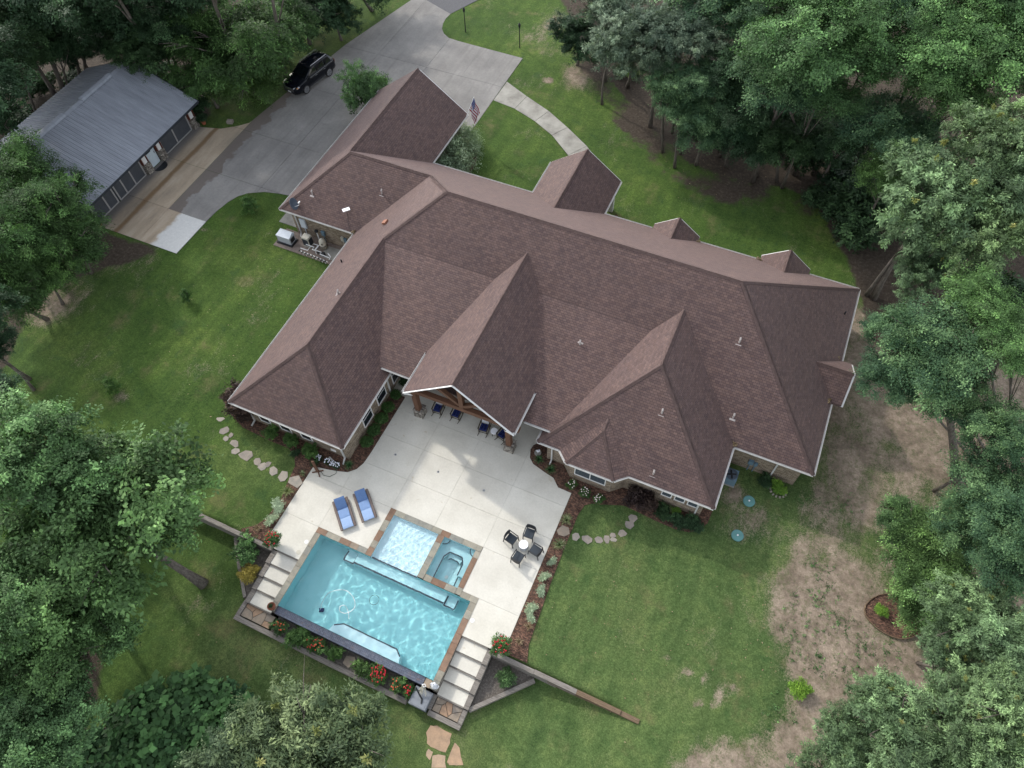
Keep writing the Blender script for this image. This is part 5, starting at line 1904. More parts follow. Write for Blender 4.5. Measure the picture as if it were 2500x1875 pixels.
# ------------------------------------------------------------------ machines beside the house
t = thing('generator', 'pale grey standby generator with sloped lid on a dark base', 'generator', (-31.68, 27.22, 0.02))
MB().box(-.68, .68, -.42, .42, 0, .12).build('base', 'black_plastic', t)
MB().cbox((0, 0, .42), (1.16, .62, .60)).build('housing', 'light_grey_metal', t)
MB().add([(-.60, -.34, .72), (.60, -.34, .72), (.60, .34, .72), (-.60, .34, .72), (-.60, -.34, .78), (.60, -.34, .78), (.52, .22, .90), (-.52, .22, .90), (.6, .34, .84), (-.6, .34, .84)],
         [(3, 2, 1, 0), (0, 1, 5, 4), (4, 5, 6, 7), (7, 6, 8, 9), (1, 2, 8, 6, 5), (2, 3, 9, 8), (3, 0, 4, 7, 9)]).build('lid', 'pale_blue_grey', t)
MB().box(.581, .60, -.22, .22, .25, .62).build('louvre', 'black_plastic', t)
t = thing('pool_heater', 'square beige pool heater with dark grille sides by the brick wall', 'pool heater', (-29.98, 27.55, .03))
MB().box(-.28, .28, -.24, .24, .10, .80).build('cabinet', 'charcoal_steel', t)
MB().cbox((0, 0, .86), (.62, .52, .14), taper=.93).build('top_cover', 'beige_metal', t)
MB().box(-.30, .30, -.26, .26, 0, .10).build('base', 'beige_metal', t)
MB().box(.24, .30, -.255, -.20, .1, .8).build('corner_post', 'beige_metal', t)
t = thing('pool_filter', 'rounded beige pool filter tank among white pipes', 'pool filter', (-28.75, 27.72, .04))
MB().lathe([(.20, 0), (.26, .03), (.26, .32), (.28, .34), (.28, .40), (.26, .42), (.25, .72), (.20, .86), (.10, .95), (.06, 1.0), (.001, 1.02)], n=24).build('tank', 'beige_plastic', t, smooth=True)
MB().lathe([(.285, .35), (.295, .36), (.295, .39), (.285, .40)], n=24).build('clamp_band', 'black_plastic', t)
MB().cbox((.12, -.24, .62), (.09, .05, .09)).build('gauge', 'black_plastic', t)
t = thing('pool_pump', 'black pool pump joined to white pipes on the slab', 'pump', (-28.55, 27.05, .05))
MB().tube([(-.3, 0, .16), (.1, 0, .16)], .11, 12).build('motor', 'black_plastic', t)
MB().lathe([(.11, .0), (.13, .05), (.13, .26), (.09, .30), (.001, .31)], (.2, 0, 0), 16).build('strainer', 'dark_metal', t)
t = thing('pool_plumbing', 'tangle of white pool pipes and black valves on the pad', 'pipes', (-29.0, 26.95, .03))
rp = random.Random(2)
PI_ = [[(-1.2, -.1, .25), (-.6, -.1, .25), (-.6, .35, .25), (-.35, .35, .25)], [(-.9, .25, .42), (-.2, .25, .42), (-.2, .0, .42), (.2, .0, .42)], [(-.1, .1, .32), (.5, .1, .32), (.5, -.1, .32), (1.3, -.15, .32)], [(-1.1, -.3, .18), (.1, -.35, .18), (1.35, -.45, .18)],
       [(.1, .5, .5), (.1, -.05, .5), (.1, -.05, .1)], [(1.0, .2, .3), (1.35, .0, .3), (1.4, -.3, .3)], [(-.5, .6, .3), (-.1, .6, .3), (-.1, .2, .3)]]
for pts in PI_:
    MB().tube(pts, .032, 8).build('pipe', 'white_plastic', t)
for k in range(9):
    x = -1.15 + k * .29
    MB().tube([(x, -.34 - .02 * k, 0), (x, -.34 - .02 * k, .2)], .038, 8).build('valve', 'white_plastic' if k % 3 else 'beige_plastic', t)
    MB().cbox((x, -.34 - .02 * k, .235), (.10, .09, .08)).build('valve_actuator', 'black_plastic', t)
t = thing('heater_flue', 'white pipe with round black cap beside the brick wall', 'vent pipe', (-29.35, 28.1, .03))
MB().tube([(0, 0, 0), (0, 0, 1.1)], .04, 8).build('pipe', 'white_plastic', t)
MB().lathe([(.05, 1.08), (.14, 1.12), (.15, 1.2), (.10, 1.27), (.001, 1.29)], n=14).build('cap', 'black_plastic', t)
t = thing('air_conditioner', 'square grey air conditioner with round fan grille under the eave corner', 'air conditioner', (3.72, 21.25, .0))
MB().box(-.42, .42, -.42, .42, 0, .10).build('pad', 'walk_concrete', t)
MB().box(-.38, .38, -.38, .38, .1, .78).build('cabinet', 'blue_grey', t)
MB().lathe([(.36, .78), (.37, .80), (.33, .805), (.32, .782)], n=24).build('fan_ring', 'dish_grey', t)
fan = MB()
for k in range(4):
    a = k * math.pi / 2 + .3
    fan.cbox((.15 * math.cos(a), .15 * math.sin(a), .79), (.26, .12, .012), rz=a, rx=.3)
fan.lathe([(.06, .78), (.06, .81), (.001, .815)], n=12)
fan.build('fan', 'black_plastic', t)
for (x, y), lab in (((5.18, 20.36), 'teal round tank lid on bare soil by the house corner'), ((5.10, 18.03), 'teal round tank lid in the shaded lawn')):
    t = thing('septic_lid', lab, 'lid', (x, y, 0))
    MB().lathe([(.34, -.02), (.35, .06), (.33, .085), (.05, .10), (.001, .10)], n=28).build('cover', 'teal_lid', t)
    MB().lathe([(.05, .10), (.05, .13), (.001, .135)], n=10).build('knob', 'white_plastic', t)
t = thing('satellite_dish', 'dark grey satellite dish at the roof corner', 'satellite dish', (-30.72, 28.12, 2.90))
d = MB().lathe([(.001, -.02), (.20, .01), (.36, .08), (.44, .14), (.43, .15), (.35, .10), (.20, .03), (.001, .0)], n=26).build('reflector', 'dish_grey', t, smooth=True)
d.rotation_euler = Vector((.80, .22, .42)).to_track_quat('Z', 'Y').to_euler()
d.location = (0, 0, .45)
MB().tube([(0, 0, -.1), (-.05, 0, .42)], .03, 6).build('mast', 'grey_metal', t)
MB().tube([(0, -.05, .20), (.46, .12, .42), (.5, .18, .62)], .022, 6).build('feed_arm', 'white_plastic', t)
MB().cbox((.5, .18, .66), (.07, .22, .08)).build('receiver', 'white_plastic', t)
t = thing('internet_antenna', 'small flat white antenna panel on the brown roof', 'antenna', (-26.5, 28.75, 3.36))
o = MB().cbox((0, 0, .5), (.30, .52, .03), rz=-.72, rx=.0).build('panel', 'bright_white', t)
MB().tube([(0, 0, -.12), (0, 0, .5)], .02, 6).build('mast', 'dark_metal', t)
MB().tube([(0, 0, .0), (.15, -.35, -.24), (.6, -.85, -.62)], .008, 5).build('cable', 'dark_metal', t)

# ------------------------------------------------------------------ things by the pool
t = thing('equipment_cabinet', 'grey plastic storage cabinet at the corner below the pool', 'cabinet', (-7.62, 3.03, -.98))
MB().cbox((0, 0, .30), (.98, .92, .60)).build('cabinet_body', 'cabinet_grey', t)
MB().cbox((0, 0, .645), (1.02, .96, .10), taper=.94).build('lid', 'cabinet_lid', t)
MB().box(-.4, .4, -.10, .40, .695, .71).build('lid_panel', 'cabinet_lid', t)
MB().box(-.4, .4, -.40, -.16, .695, .71).build('lid_panel', 'cabinet_lid', t)
t = thing('pool_skimmer_net', 'hanging pale mop strings and dark pole over the grey cabinet', 'pool net', (-7.75, 3.35, -.25))
MB().tube([(-.25, .0, .35), (.25, -.35, .0), (.3, -.55, -.02)], .045, 8).build('pole', 'dark_metal', t)
MB().tube([(.0, .25, .42), (.12, .33, .46), (.22, .25, .42), (.12, .18, .40), (.0, .25, .42)], .025, 6).build('handle_loop', 'white_plastic', t)
mp = MB()
rq = random.Random(4)
for k in range(22):
    x = rq.uniform(-.05, .3)
    mp.tube([(x * .5 + .05, .2, .40), (x, .05 + rq.uniform(-.05, .05), .30), (x * 1.2 + rq.uniform(-.06, .06), -.12 + rq.uniform(-.1, .1), .16 + rq.uniform(-.04, .04))], .014, 4)
mp.build('mop_strings', 'rope', t)
t = thing('frog_statue', 'white frog statue sitting on the coping at the pool corner', 'statue', (-7.15, 3.80, .022))
MB().lathe([(.001, 0), (.15, .0), (.16, .06), (.14, .16), (.09, .24), (.001, .27)], n=16).build('body', 'statue_white', t, smooth=True)
hd = MB().lathe([(.001, .22), (.08, .24), (.11, .30), (.08, .36), (.001, .38)], (0, .05, 0), 14)
hd.build('head', 'statue_white', t, smooth=True)
for s_ in (-1, 1):
    MB().lathe([(.001, .34), (.035, .36), (.03, .41), (.001, .42)], (s_ * .06, .05, 0), 10).build('eye', 'statue_white', t)
    MB().tube([(s_ * .13, -.05, .02), (s_ * .20, .0, .12), (s_ * .18, .08, .02)], .05, 8).build('leg', 'statue_white', t)
    MB().tube([(s_ * .08, .08, .18), (s_ * .10, .14, .02)], .03, 8).build('arm', 'statue_white', t)
t = thing('heron_statue', 'small white garden bird statue on a pot beside the porch bed', 'statue', (-7.45, 18.30, .02))
MB().lathe([(.16, 0), (.20, .10), (.22, .16), (.18, .18), (.001, .18)], n=16).build('pedestal', 'walk_concrete', t)
MB().tube([(-.12, 0, .36), (0, 0, .40), (.10, 0, .38)], [.03, .09, .04], 10).build('body', 'statue_white', t)
MB().tube([(.08, 0, .38), (.12, 0, .52), (.08, 0, .62), (.16, 0, .62)], [.04, .03, .03, .01], 8).build('neck', 'statue_white', t)
MB().tube([(0, .03, .18), (0, .02, .36)], .015, 6).build('leg', 'statue_white', t)
MB().tube([(0, -.03, .18), (0, -.02, .36)], .015, 6).build('leg', 'statue_white', t)
t = thing('pool_cleaner', 'dark robotic cleaner with white hose on the pool floor', 'pool cleaner', (-15.05, 4.9, -1.34))
MB().cbox((0, 0, .14), (.28, .24, .2), rz=.5, taper=.7).build('body', 'navy_cushion', t)
hp = [(0, 0, .3), (.15, .8, 1.15), (.9, 1.35, 1.24), (1.6, 1.2, 1.24), (1.95, .75, 1.24), (1.7, .3, 1.24), (1.3, .25, 1.24), (1.2, .5, 1.24), (1.45, .62, 1.24), (1.8, .35, 1.24), (2.0, .05, 1.24)]
cv = []
for i in range(len(hp) - 1):
    p0, p1, p2, p3 = [Vector(hp[max(0, min(len(hp) - 1, i + k))]) for k in (-1, 0, 1, 2)]
    for s_ in np.linspace(0, 1, 6)[:-1]:
        cv.append(.5 * ((2 * p1) + (p2 - p0) * s_ + (2 * p0 - 5 * p1 + 4 * p2 - p3) * s_ * s_ + (3 * p1 - p0 - 3 * p2 + p3) * s_ ** 3))
MB().tube(cv, .018, 6).build('hose', 'white_plastic', t)
MB().tube([(2.75 + .27 * math.cos(a), 1.55 + .27 * math.sin(a), 1.26) for a in np.linspace(0, 6.2, 18)], .012, 5).build('drift_ring', 'dark_metal', t)
t = thing('easel_post', 'rusty wooden post on a cross foot at the patio corner', 'post', (-19.35, 11.85, 0))
MB().beam((0, 0, .06), (-.02, .05, 1.35), .16, .09).build('post', 'stained_beam', t)
MB().beam((-.28, -.2, .03), (.28, .2, .03), .07, .06).build('foot', 'stained_beam', t)
MB().beam((-.25, .25, .035), (.3, -.25, .035), .07, .06).build('foot', 'stained_beam', t)
t = thing('garden_hose', 'dark hose curling from the post to the mulch bed', 'hose', (-19.0, 11.9, .02))
MB().tube([(-.2, .05, .0), (.1, -.12, .0), (.5, -.05, .0), (.75, .3, .0), (.6, .6, .02)], .016, 6).build('hose_line', 'hose_green', t)
for i, (x, y, r_) in enumerate(((-17.57, 7.77, .12), (-6.80, 7.62, .12), (-17.65, 7.06, .14))):
    tag(MB().lathe([(.001, .0), (r_, .0), (r_, .008), (r_ * .9, .012), (.001, .012)], (x, y, 0), 22).build('skimmer_lid', 'white_plastic' if i < 2 else 'beige_plastic'),
        ('round white skimmer lid on the patio beside the step down', 'round white skimmer lid between the pool coping and the mulch strip', 'round beige drain cover at the top of the pool steps')[i], 'lid')
for x, y in ((-15.53, 14.76), (-12.56, 14.78), (-9.47, 14.78), (-15.9, 10.05)):
    mb = MB().lathe([(.075, .0), (.075, .006), (.05, .007), (.05, .0)], (x, y, 0), 16)
    tag(mb.build('deck_drain', 'light_grey_metal'), 'small round deck drain set into the pale patio', 'drain', 'round drains in the patio')

# ------------------------------------------------------------------ lamp posts and flag
for (x, y), lab in (((-30.88, 56.27), 'thin black lamp post beside the driveway curve'), ((-25.16, 55.93), 'thin black lamp post on worn grass past the driveway corner')):
    t = thing('lamp_post', lab, 'lamp post', (x, y, 0))
    MB().tube([(0, 0, 0), (0, 0, 2.0)], [.05, .04], 8).build('post', 'dark_metal', t)
    MB().lathe([(.06, 1.95), (.09, 2.0), (.12, 2.25), (.13, 2.28), (.03, 2.4), (.001, 2.44)], n=8).build('lantern', 'dark_metal', t)
n = NT('flag_cloth', 0.8, 0.2)
s = n.sep(n.tc('UV'))
stripe = n.math('GREATER_THAN', n.math('FRACT', n.math('MULTIPLY', s[1], 6.5)), .5)
c = n.mix(stripe, (.30, .012, .03, 1), (.62, .62, .64, 1))
can = n.math('MULTIPLY', n.math('LESS_THAN', s[0], .4), n.math('GREATER_THAN', s[1], .4615))
fx = n.math('SUBTRACT', n.math('FRACT', n.math('MULTIPLY', s[0], 15)), .5)
fy = n.math('SUBTRACT', n.math('FRACT', n.math('MULTIPLY', s[1], 9.3)), .5)
dot = n.math('LESS_THAN', n.math('ADD', n.math('MULTIPLY', fx, fx), n.math('MULTIPLY', fy, fy)), .06)
c = n.mix(can, c, n.mix(dot, (.012, .025, .15, 1), (.6, .6, .64, 1)))
n.color(c)
MAT['flag_cloth'] = n.m
t = thing('flag', 'red white and blue striped flag with stars on a slanted pole at the gable corner', 'flag', (-23.85, 42.35, 2.55))
FP = Vector((.62, .42, 1.75))
MB().tube([(0, 0, 0), tuple(FP)], .025, 6).build('pole', 'white_plastic', t)
V, F, UV = [], [], []
for i in range(13):
    for j in range(9):
        u, v = i / 12, j / 8
        # hangs down from the pole, folding on itself
        top = FP * (.98 - .60 * (1 - v))
        dn = Vector((.05 * math.sin(v * 9 + u * 5) + .42 * u, .05 * math.sin(u * 8 + v * 4) + .2 * u, -1.35 * u))
        V.append(tuple(top + dn + Vector((.05 * math.sin(u * 11), -.12 * u, 0))))
        UV.append((u, v))
for i in range(12):
    for j in range(8):
        F.append((i * 9 + j, i * 9 + j + 1, (i + 1) * 9 + j + 1, (i + 1) * 9 + j))
me = bpy.data.meshes.new('cloth')
me.from_pydata(V, [], F)
lay = me.uv_layers.new(name='UVMap')
for lp in me.loops:
    lay.data[lp.index].uv = UV[lp.vertex_index]
me.shade_smooth()
link('cloth', me, 'flag_cloth', t)

# ------------------------------------------------------------------ foliage
def unit(a):
    return a / (np.linalg.norm(a, axis=-1, keepdims=True) + 1e-9)


def leaf_mesh(name, seed, lobes, nspray, per, L, W, spray, droop=0.1, up=0.7, flat=0.5, lo=0.25, tipbright=0.25, zmin=-0.75, bsz=9):
    """lobes: list of (centre, radii). Returns a mesh of many single leaves with a 'tint' attribute."""
    r = np.random.default_rng(seed)
    C = np.array([l[0] for l in lobes], float)
    Rr = np.array([l[1] for l in lobes], float)
    wt = Rr.prod(1) ** (2 / 3)
    # branches leave the middle of a lobe and carry the sprays along their outer part
    nb = max(1, nspray // bsz)
    k = r.choice(len(lobes), nb, p=wt / wt.sum())
    bd = unit(r.normal(size=(nb * 4, 3)))
    bd = bd[bd[:, 2] > zmin][:nb]
    bl = r.uniform(.72, 1.22, size=(nb, 1))
    tb = lo + (1 - lo) * r.random((nb, bsz, 1)) ** .7
    A = C[k][:, None, :] + bd[:, None, :] * Rr[k][:, None, :] * (bl[:, None, :] * tb)
    A = A + r.normal(size=A.shape) * Rr[k][:, None, :] * np.array([.11, .11, .06])
    A[..., 2] -= droop * .35 * Rr[k][:, None, 0] * tb[..., 0] ** 2
    A = A.reshape(-1, 3)
    d = np.repeat(bd, bsz, axis=0)
    k = np.repeat(k, bsz)
    ns = len(A)
    sd = unit(d * np.array([1, 1, .35]) + r.normal(size=(ns, 3)) * .55 + np.array([0, 0, -droop]))
    st = np.clip(.40 + np.repeat(.16 * r.normal(size=nb), bsz) + .15 * r.normal(size=ns) + .10 * r.normal(size=len(lobes))[k], .03, .9)
    t = r.random((ns, per))
    lat = r.normal(size=(ns, per, 3)) * np.array([1, 1, flat]) * spray * .24
    P = A[:, None, :] + sd[:, None, :] * (t[..., None] * spray) + lat
    P[..., 2] -= droop * spray * t ** 2
    nrm = unit(np.array([0, 0, 1.0]) * up + d[:, None, :] * .5 + r.normal(size=(ns, 1, 3)) * .42 + r.normal(size=P.shape) * .32)
    ax = unit(sd[:, None, :] * .7 + r.normal(size=P.shape) * .7)
    ax = unit(ax - nrm * (ax * nrm).sum(-1, keepdims=True))
    bx = np.cross(nrm, ax)
    sz = r.uniform(.65, 1.3, size=P.shape[:2] + (1,)) * r.uniform(.7, 1.35, size=(ns, 1, 1))
    v0 = P
    v1 = P + ax * L * .45 * sz + bx * W * .5 * sz
    v2 = P + ax * L * sz - np.array([0, 0, .12 * L])
    v3 = P + ax * L * .45 * sz - bx * W * .5 * sz
    V = np.stack([v0, v1, v2, v3], 2).reshape(-1, 3)
    n = ns * per
    tint = np.clip(st[:, None] + r.normal(size=(ns, per)) * .14 + tipbright * (t - .4) * (d[:, None, 2] > -.1), 0, 1).reshape(-1)
    me = bpy.data.meshes.new(name)
    me.vertices.add(4 * n)
    me.vertices.foreach_set('co', V.reshape(-1).astype(np.float32))
    me.loops.add(4 * n)
    me.loops.foreach_set('vertex_index', np.arange(4 * n, dtype=np.int32))
    me.polygons.add(n)
    me.polygons.foreach_set('loop_start', np.arange(0, 4 * n, 4, dtype=np.int32))
    at = me.attributes.new('tint', 'FLOAT', 'POINT')
    at.data.foreach_set('value', np.repeat(tint, 4).astype(np.float32))
    me.update()
    me.validate()
    return me


def lobes_round(seed, n, R_, rz, lr=(.42, .62)):
    r = random.Random(seed)
    out = [((0, 0, 0), (R_ * .62, R_ * .62, rz * .7))]
    for i in range(n):
        a = 2 * math.pi * (i + r.uniform(-.3, .3)) / n * (1 if i < n else 1)
        e = r.uniform(-.35, .75)
        q = R_ * r.uniform(.45, .68)
        s_ = r.uniform(*lr) * R_
        out.append(((q * math.cos(a), q * math.sin(a), rz * e * .75), (s_, s_, s_ * rz / R_ * .8)))
    return out


CROWN = {}
PR = 4.5


def proto(key, fn, **kw):
    me = fn(**kw)
    me.materials.append(MAT['oak_leaf'])
    CROWN[key] = me


for v in range(3):
    proto('oak%d' % v, leaf_mesh, name='oak_crown', seed=10 + v, lobes=lobes_round(20 + v, 11, PR, 3.6), nspray=1150, per=34, L=.22, W=.125, spray=.80, droop=.05, up=.85)
for v in range(2):
    proto('silver%d' % v, leaf_mesh, name='silver_crown', seed=30 + v, lobes=lobes_round(40 + v, 13, PR, 3.4, (.34, .52)), nspray=1400, per=28, L=.24, W=.08, spray=.55, droop=.0, up=.75, flat=.8)
for v in range(3):
    proto('elm%d' % v, leaf_mesh, name='elm_crown', seed=50 + v, lobes=lobes_round(60 + v, 10, PR, 3.2), nspray=1000, per=40, L=.19, W=.105, spray=1.1, droop=.18, up=.9, flat=.25)
for v in range(2):
    proto('cypress%d' % v, leaf_mesh, name='feathery_crown', seed=70 + v, lobes=lobes_round(80 + v, 12, PR, 4.6, (.36, .52)), nspray=1150, per=36, L=.26, W=.07, spray=.85, droop=.45, up=.7, flat=.6)
proto('vine', leaf_mesh, name='vine_foliage', seed=91, lobes=lobes_round(92, 10, 3.0, 1.4), nspray=520, per=9, L=.34, W=.32, spray=.5, droop=.1, up=1.2, flat=.4, zmin=-.2, bsz=3)
proto('bush0', leaf_mesh, name='bush_foliage', seed=95, lobes=lobes_round(96, 7, 1.0, .85), nspray=420, per=16, L=.13, W=.075, spray=.28, droop=.0, up=.5, flat=.8, bsz=3)
proto('bush1', leaf_mesh, name='bush_foliage', seed=97, lobes=lobes_round(98, 9, 1.0, .9, (.3, .45)), nspray=280, per=14, L=.16, W=.06, spray=.34, droop=.1, up=.4, flat=.9, bsz=3)
proto('boxwood', leaf_mesh, name='boxwood_foliage', seed=101, lobes=[((0, 0, 0), (.5, .5, .45))], nspray=420, per=10, L=.085, W=.055, spray=.09, droop=0, up=.3, flat=1, lo=.85, bsz=1)
proto('sapling', leaf_mesh, name='sapling_foliage', seed=103, lobes=[((0, 0, 0), (.45, .45, .7)), ((.3, .2, -.2), (.4, .4, .4)), ((-.3, .1, .1), (.4, .35, .4)), ((0, -.35, -.3), (.4, .4, .35))], nspray=150, per=12, L=.17, W=.07, spray=.35, droop=.1, up=.5, bsz=3)
proto('juniper', leaf_mesh, name='juniper_foliage', seed=105, lobes=lobes_round(106, 8, 1.0, 1.1), nspray=260, per=26, L=.14, W=.035, spray=.55, bsz=4, droop=.9, up=.2, flat=.8)
proto('cover', leaf_mesh, name='creeper_foliage', seed=107, lobes=[((0, 0, 0), (.6, .4, .12)), ((.4, .2, 0), (.4, .4, .1))], nspray=130, per=12, L=.12, W=.05, spray=.2, droop=0, up=.6, zmin=0, bsz=2)


def tips(key, src, seed, n=26):
    r = np.random.default_rng(seed)
    me0 = CROWN[src]
    co = np.zeros(len(me0.vertices) * 3, np.float32)
    me0.vertices.foreach_get('co', co)
    co = co.reshape(-1, 3)[::4]
    # highest leaves of random columns
    lob = []
    for _ in range(n):
        c_ = co[r.integers(len(co))]
        near = co[np.hypot(co[:, 0] - c_[0], co[:, 1] - c_[1]) < .4]
        top = near[near[:, 2].argmax()]
        lob.append((tuple(top + np.array([0, 0, .06])), (.15, .15, .08)))
    me = leaf_mesh('tip_foliage', seed + 1, lob, n * 3, 7, .20, .07, .16, 0, .5, .7)
    me.materials.append(MAT['yellow_tip'])
    CROWN[key] = me


tips('tips_silver0', 'silver0', 5, 20)
tips('tips_silver1', 'silver1', 6, 20)


def set_mat(o, mat):
    o.material_slots[0].link = 'OBJECT'
    o.material_slots[0].material = MAT[mat]


def trunk_mesh(base, top, r0, seed, crown_r, limbs=7, bend=.4, fork=None):
    """base / top in local coordinates of the tree"""
    r = random.Random(seed)
    b, t = Vector(base), Vector(top)
    mb = MB()
    n_ = 7
    pts, rad = [], []
    off = Vector((r.uniform(-bend, bend), r.uniform(-bend, bend), 0))
    for i in range(n_):
        f = i / (n_ - 1)
        p = b.lerp(t, f) + off * math.sin(math.pi * f)
        pts.append(p)
        rad.append(r0 * (1.35 if i == 0 else 1.0) * (1 - .62 * f))
    mb.tube(pts, rad, 9)
    for k in range(limbs):
        f = r.uniform(.45, .95)
        i = min(n_ - 2, int(f * (n_ - 1)))
        p = pts[i].lerp(pts[i + 1], f * (n_ - 1) - i)
        a = 2 * math.pi * k / limbs + r.uniform(-.4, .4)
        q = crown_r * r.uniform(.55, .92)
        e = t + Vector((q * math.cos(a), q * math.sin(a), crown_r * r.uniform(-.35, .22)))
        m1 = p.lerp(e, .4) + Vector((r.uniform(-.4, .4), r.uniform(-.4, .4), r.uniform(.1, .5)))
        m2 = p.lerp(e, .72) + Vector((r.uniform(-.4, .4), r.uniform(-.4, .4), r.uniform(0, .5)))
        rr = r0 * .36
        mb.tube([p, m1, m2, e], [rr, rr * .7, rr * .45, rr * .15], 6)
        for _ in range(2):
            e2 = e + Vector((r.uniform(-1, 1), r.uniform(-1, 1), r.uniform(-.2, .35))) * crown_r * .3
            mb.tube([m2, m2.lerp(e2, .55) + Vector((0, 0, .15)), e2], [rr * .42, rr * .28, rr * .08], 5)
    return mb


TID = [0]


def tree(name, label, group, cx, cy, rpx, zc, key, mat, base=None, flat=1.0, r0=None, tip=None, limbs=7, cat='tree'):
    TID[0] += 1
    sd = TID[0]
    r = random.Random(500 + sd)
    x, y = g(cx, cy, zc)
    rad = rpx * depth((x, y, zc)) / FPX
    if base is None:
        bx, by = x + r.uniform(-.5, .5), y + r.uniform(-.5, .5)
    else:
        bx, by = g(base[0], base[1], -.5 if base[1] > 1380 and base[0] < 1500 else 0)
    if -59.0 < bx < -44.0 and 21.5 < by < 37.0:             # not through the garage
        if bx < -52:
            bx = -59.5
        else:
            by = 37.6 if by > 29 else 21.0
            bx = min(bx, -47.0)
    if bx > -47 and 37.0 <= by < 62 and bx < -30 and cat == 'tree':           # not on the driveway
        bx = min(bx, -43.6 + (by - 37.5) * .2)
    bz = gz(bx, by)
    root = thing(name, label, cat, (bx, by, bz - .05), 0, group)
    c_ = Vector((x - bx, y - by, zc - bz + .05))
    r0 = r0 or max(.09, .052 * rad)
    low = c_ + Vector((0, 0, .08 * rad))
    trunk_mesh((0, 0, 0), low, r0, sd, rad, limbs).build('trunk', 'bark', root, smooth=True)
    o = bpy.data.objects.new('crown', CROWN[key])
    COL.objects.link(o)
    o.parent = root
    o.location = c_
    k = rad / PR
    o.scale = (k * r.uniform(.9, 1.12), k * r.uniform(.9, 1.12), k * flat * r.uniform(.85, 1.1))
    o.rotation_euler = (0, 0, r.uniform(0, 6.28))
    set_mat(o, mat)
    if tip:
        p = bpy.data.objects.new('new_growth', CROWN[tip])
        COL.objects.link(p)
        p.parent = o
        p['kind'] = 'stuff'
    return root


# the woods left of the driveway
LW_LAB = 'dark leafy woodland tree behind the metal garage'
for cx, cy, rp, zc, key in ((-10, 20, 120, 8.5, 'oak0'), (110, -10, 110, 8.5, 'oak1'), (205, 30, 95, 7.5, 'oak2'), (300, -10, 100, 8, 'oak0'), (370, 45, 85, 6.5, 'elm1'), (430, -20, 90, 8, 'oak1'), (20, 60, 80, 5, 'oak1'), (100, 60, 80, 5, 'oak2'), (250, 90, 70, 4.5, 'elm0'), (180, 110, 55, 3.5, 'oak0'), (400, 110, 60, 3.8, 'oak2'), (-20, 170, 80, 5, 'oak1'), (300, 60, 70, 5, 'oak1'),
                            (40, 130, 80, 7.5, 'elm0'), (-40, 250, 110, 8, 'oak2'), (335, 130, 60, 5.5, 'oak1'), (130, 110, 65, 6, 'oak0'), (-60, 120, 110, 10, 'elm2'), (10, -90, 140, 12, 'oak2'), (230, -90, 140, 12, 'oak1'), (480, -110, 140, 12, 'oak0'), (640, -130, 130, 12, 'elm0')):
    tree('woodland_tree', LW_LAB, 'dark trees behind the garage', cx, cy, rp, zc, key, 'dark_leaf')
for cx, cy, rp, zc, key in ((560, 105, 150, 4.8, 'cypress0'), (470, 70, 105, 4.4, 'cypress1'), (655, 60, 110, 3.8, 'cypress1'), (495, 185, 85, 2.8, 'cypress0'), (590, 175, 95, 2.8, 'cypress1'), (650, 140, 65, 2.4, 'cypress0')):
    tree('feathery_tree', 'tall feathery light green tree between the garage and the black SUV', 'feathery trees by the SUV', cx, cy, rp, zc, key, 'cypress_leaf', flat=.8)
for cx, cy, rp, zc, key in ((735, 20, 90, 3.2, 'oak1'), (815, 25, 65, 2.6, 'silver0'), (880, -60, 80, 3.4, 'oak2'), (770, -60, 110, 4.2, 'oak0')):
    tree('roadside_tree', 'dark green tree along the grass strip beyond the driveway', 'trees beyond the driveway', cx, cy, rp, zc, key, 'dark_leaf')
for cx, cy, rp, zc, key in ((110, 470, 110, 5.5, 'cypress1'), (60, 590, 115, 4.6, 'cypress0'), (165, 580, 90, 3.8, 'cypress1'), (10, 420, 95, 6, 'cypress0'), (10, 700, 100, 4.0, 'cypress1'), (115, 670, 75, 2.8, 'cypress0'), (-40, 560, 110, 6, 'cypress0')):
    tree('feathery_tree', 'feathery yellow-green tree hiding the end of the metal garage', 'feathery trees at the garage end', cx, cy, rp, zc, key, 'cypress_leaf')
for cx, cy, rp, zc, key in ((-45, 850, 75, 5, 'oak1'), (-40, 980, 80, 6, 'oak2'), (-90, 760, 100, 7, 'oak0')):
    tree('edge_tree', 'dark tree at the shaded rim of the big lawn', 'trees at the lawn rim', cx, cy, rp, zc, key, 'dark_leaf')
# the oak below the upper lawn and its neighbours
tree('oak_tree', 'broad green oak with a thick leaning trunk below the timber wall', None, 228, 1275, 205, 6.0, 'oak0', 'oak_leaf', base=(489, 1420), r0=.25, limbs=12, flat=1.0)
tree('oak_tree', 'green oak with pale bare twigs rising above the lawn edge', None, 85, 1110, 150, 9.0, 'oak1', 'oak_leaf', r0=.3, limbs=10)
for cx, cy, rp, zc, key in ((90, 1400, 150, 6, 'oak2'), (205, 1500, 115, 3.4, 'oak1'), (60, 1610, 140, 4.6, 'oak0'), (110, 1760, 130, 3.6, 'oak2'), (20, 1850, 140, 4.6, 'oak1'), (-30, 1500, 130, 7, 'oak2')):
    tree('oak_tree', 'shaded green oak on the low ground past the timber wall', 'oaks on the low ground', cx, cy, rp, zc, key, 'oak_leaf', limbs=9)
# tall tree below the pool
tree('willow_oak_tree', 'rounded grey-green tree with yellow tips on the low lawn below the rose bed', None, 755, 1878, 220, 3.4, 'silver0', 'willow_leaf', tip='tips_silver0', flat=.9)
tree('willow_oak_tree', 'lower grey-green tree merging with vine foliage on the low lawn', None, 575, 1900, 135, 2.4, 'silver1', 'willow_leaf', tip='tips_silver1', flat=.9)
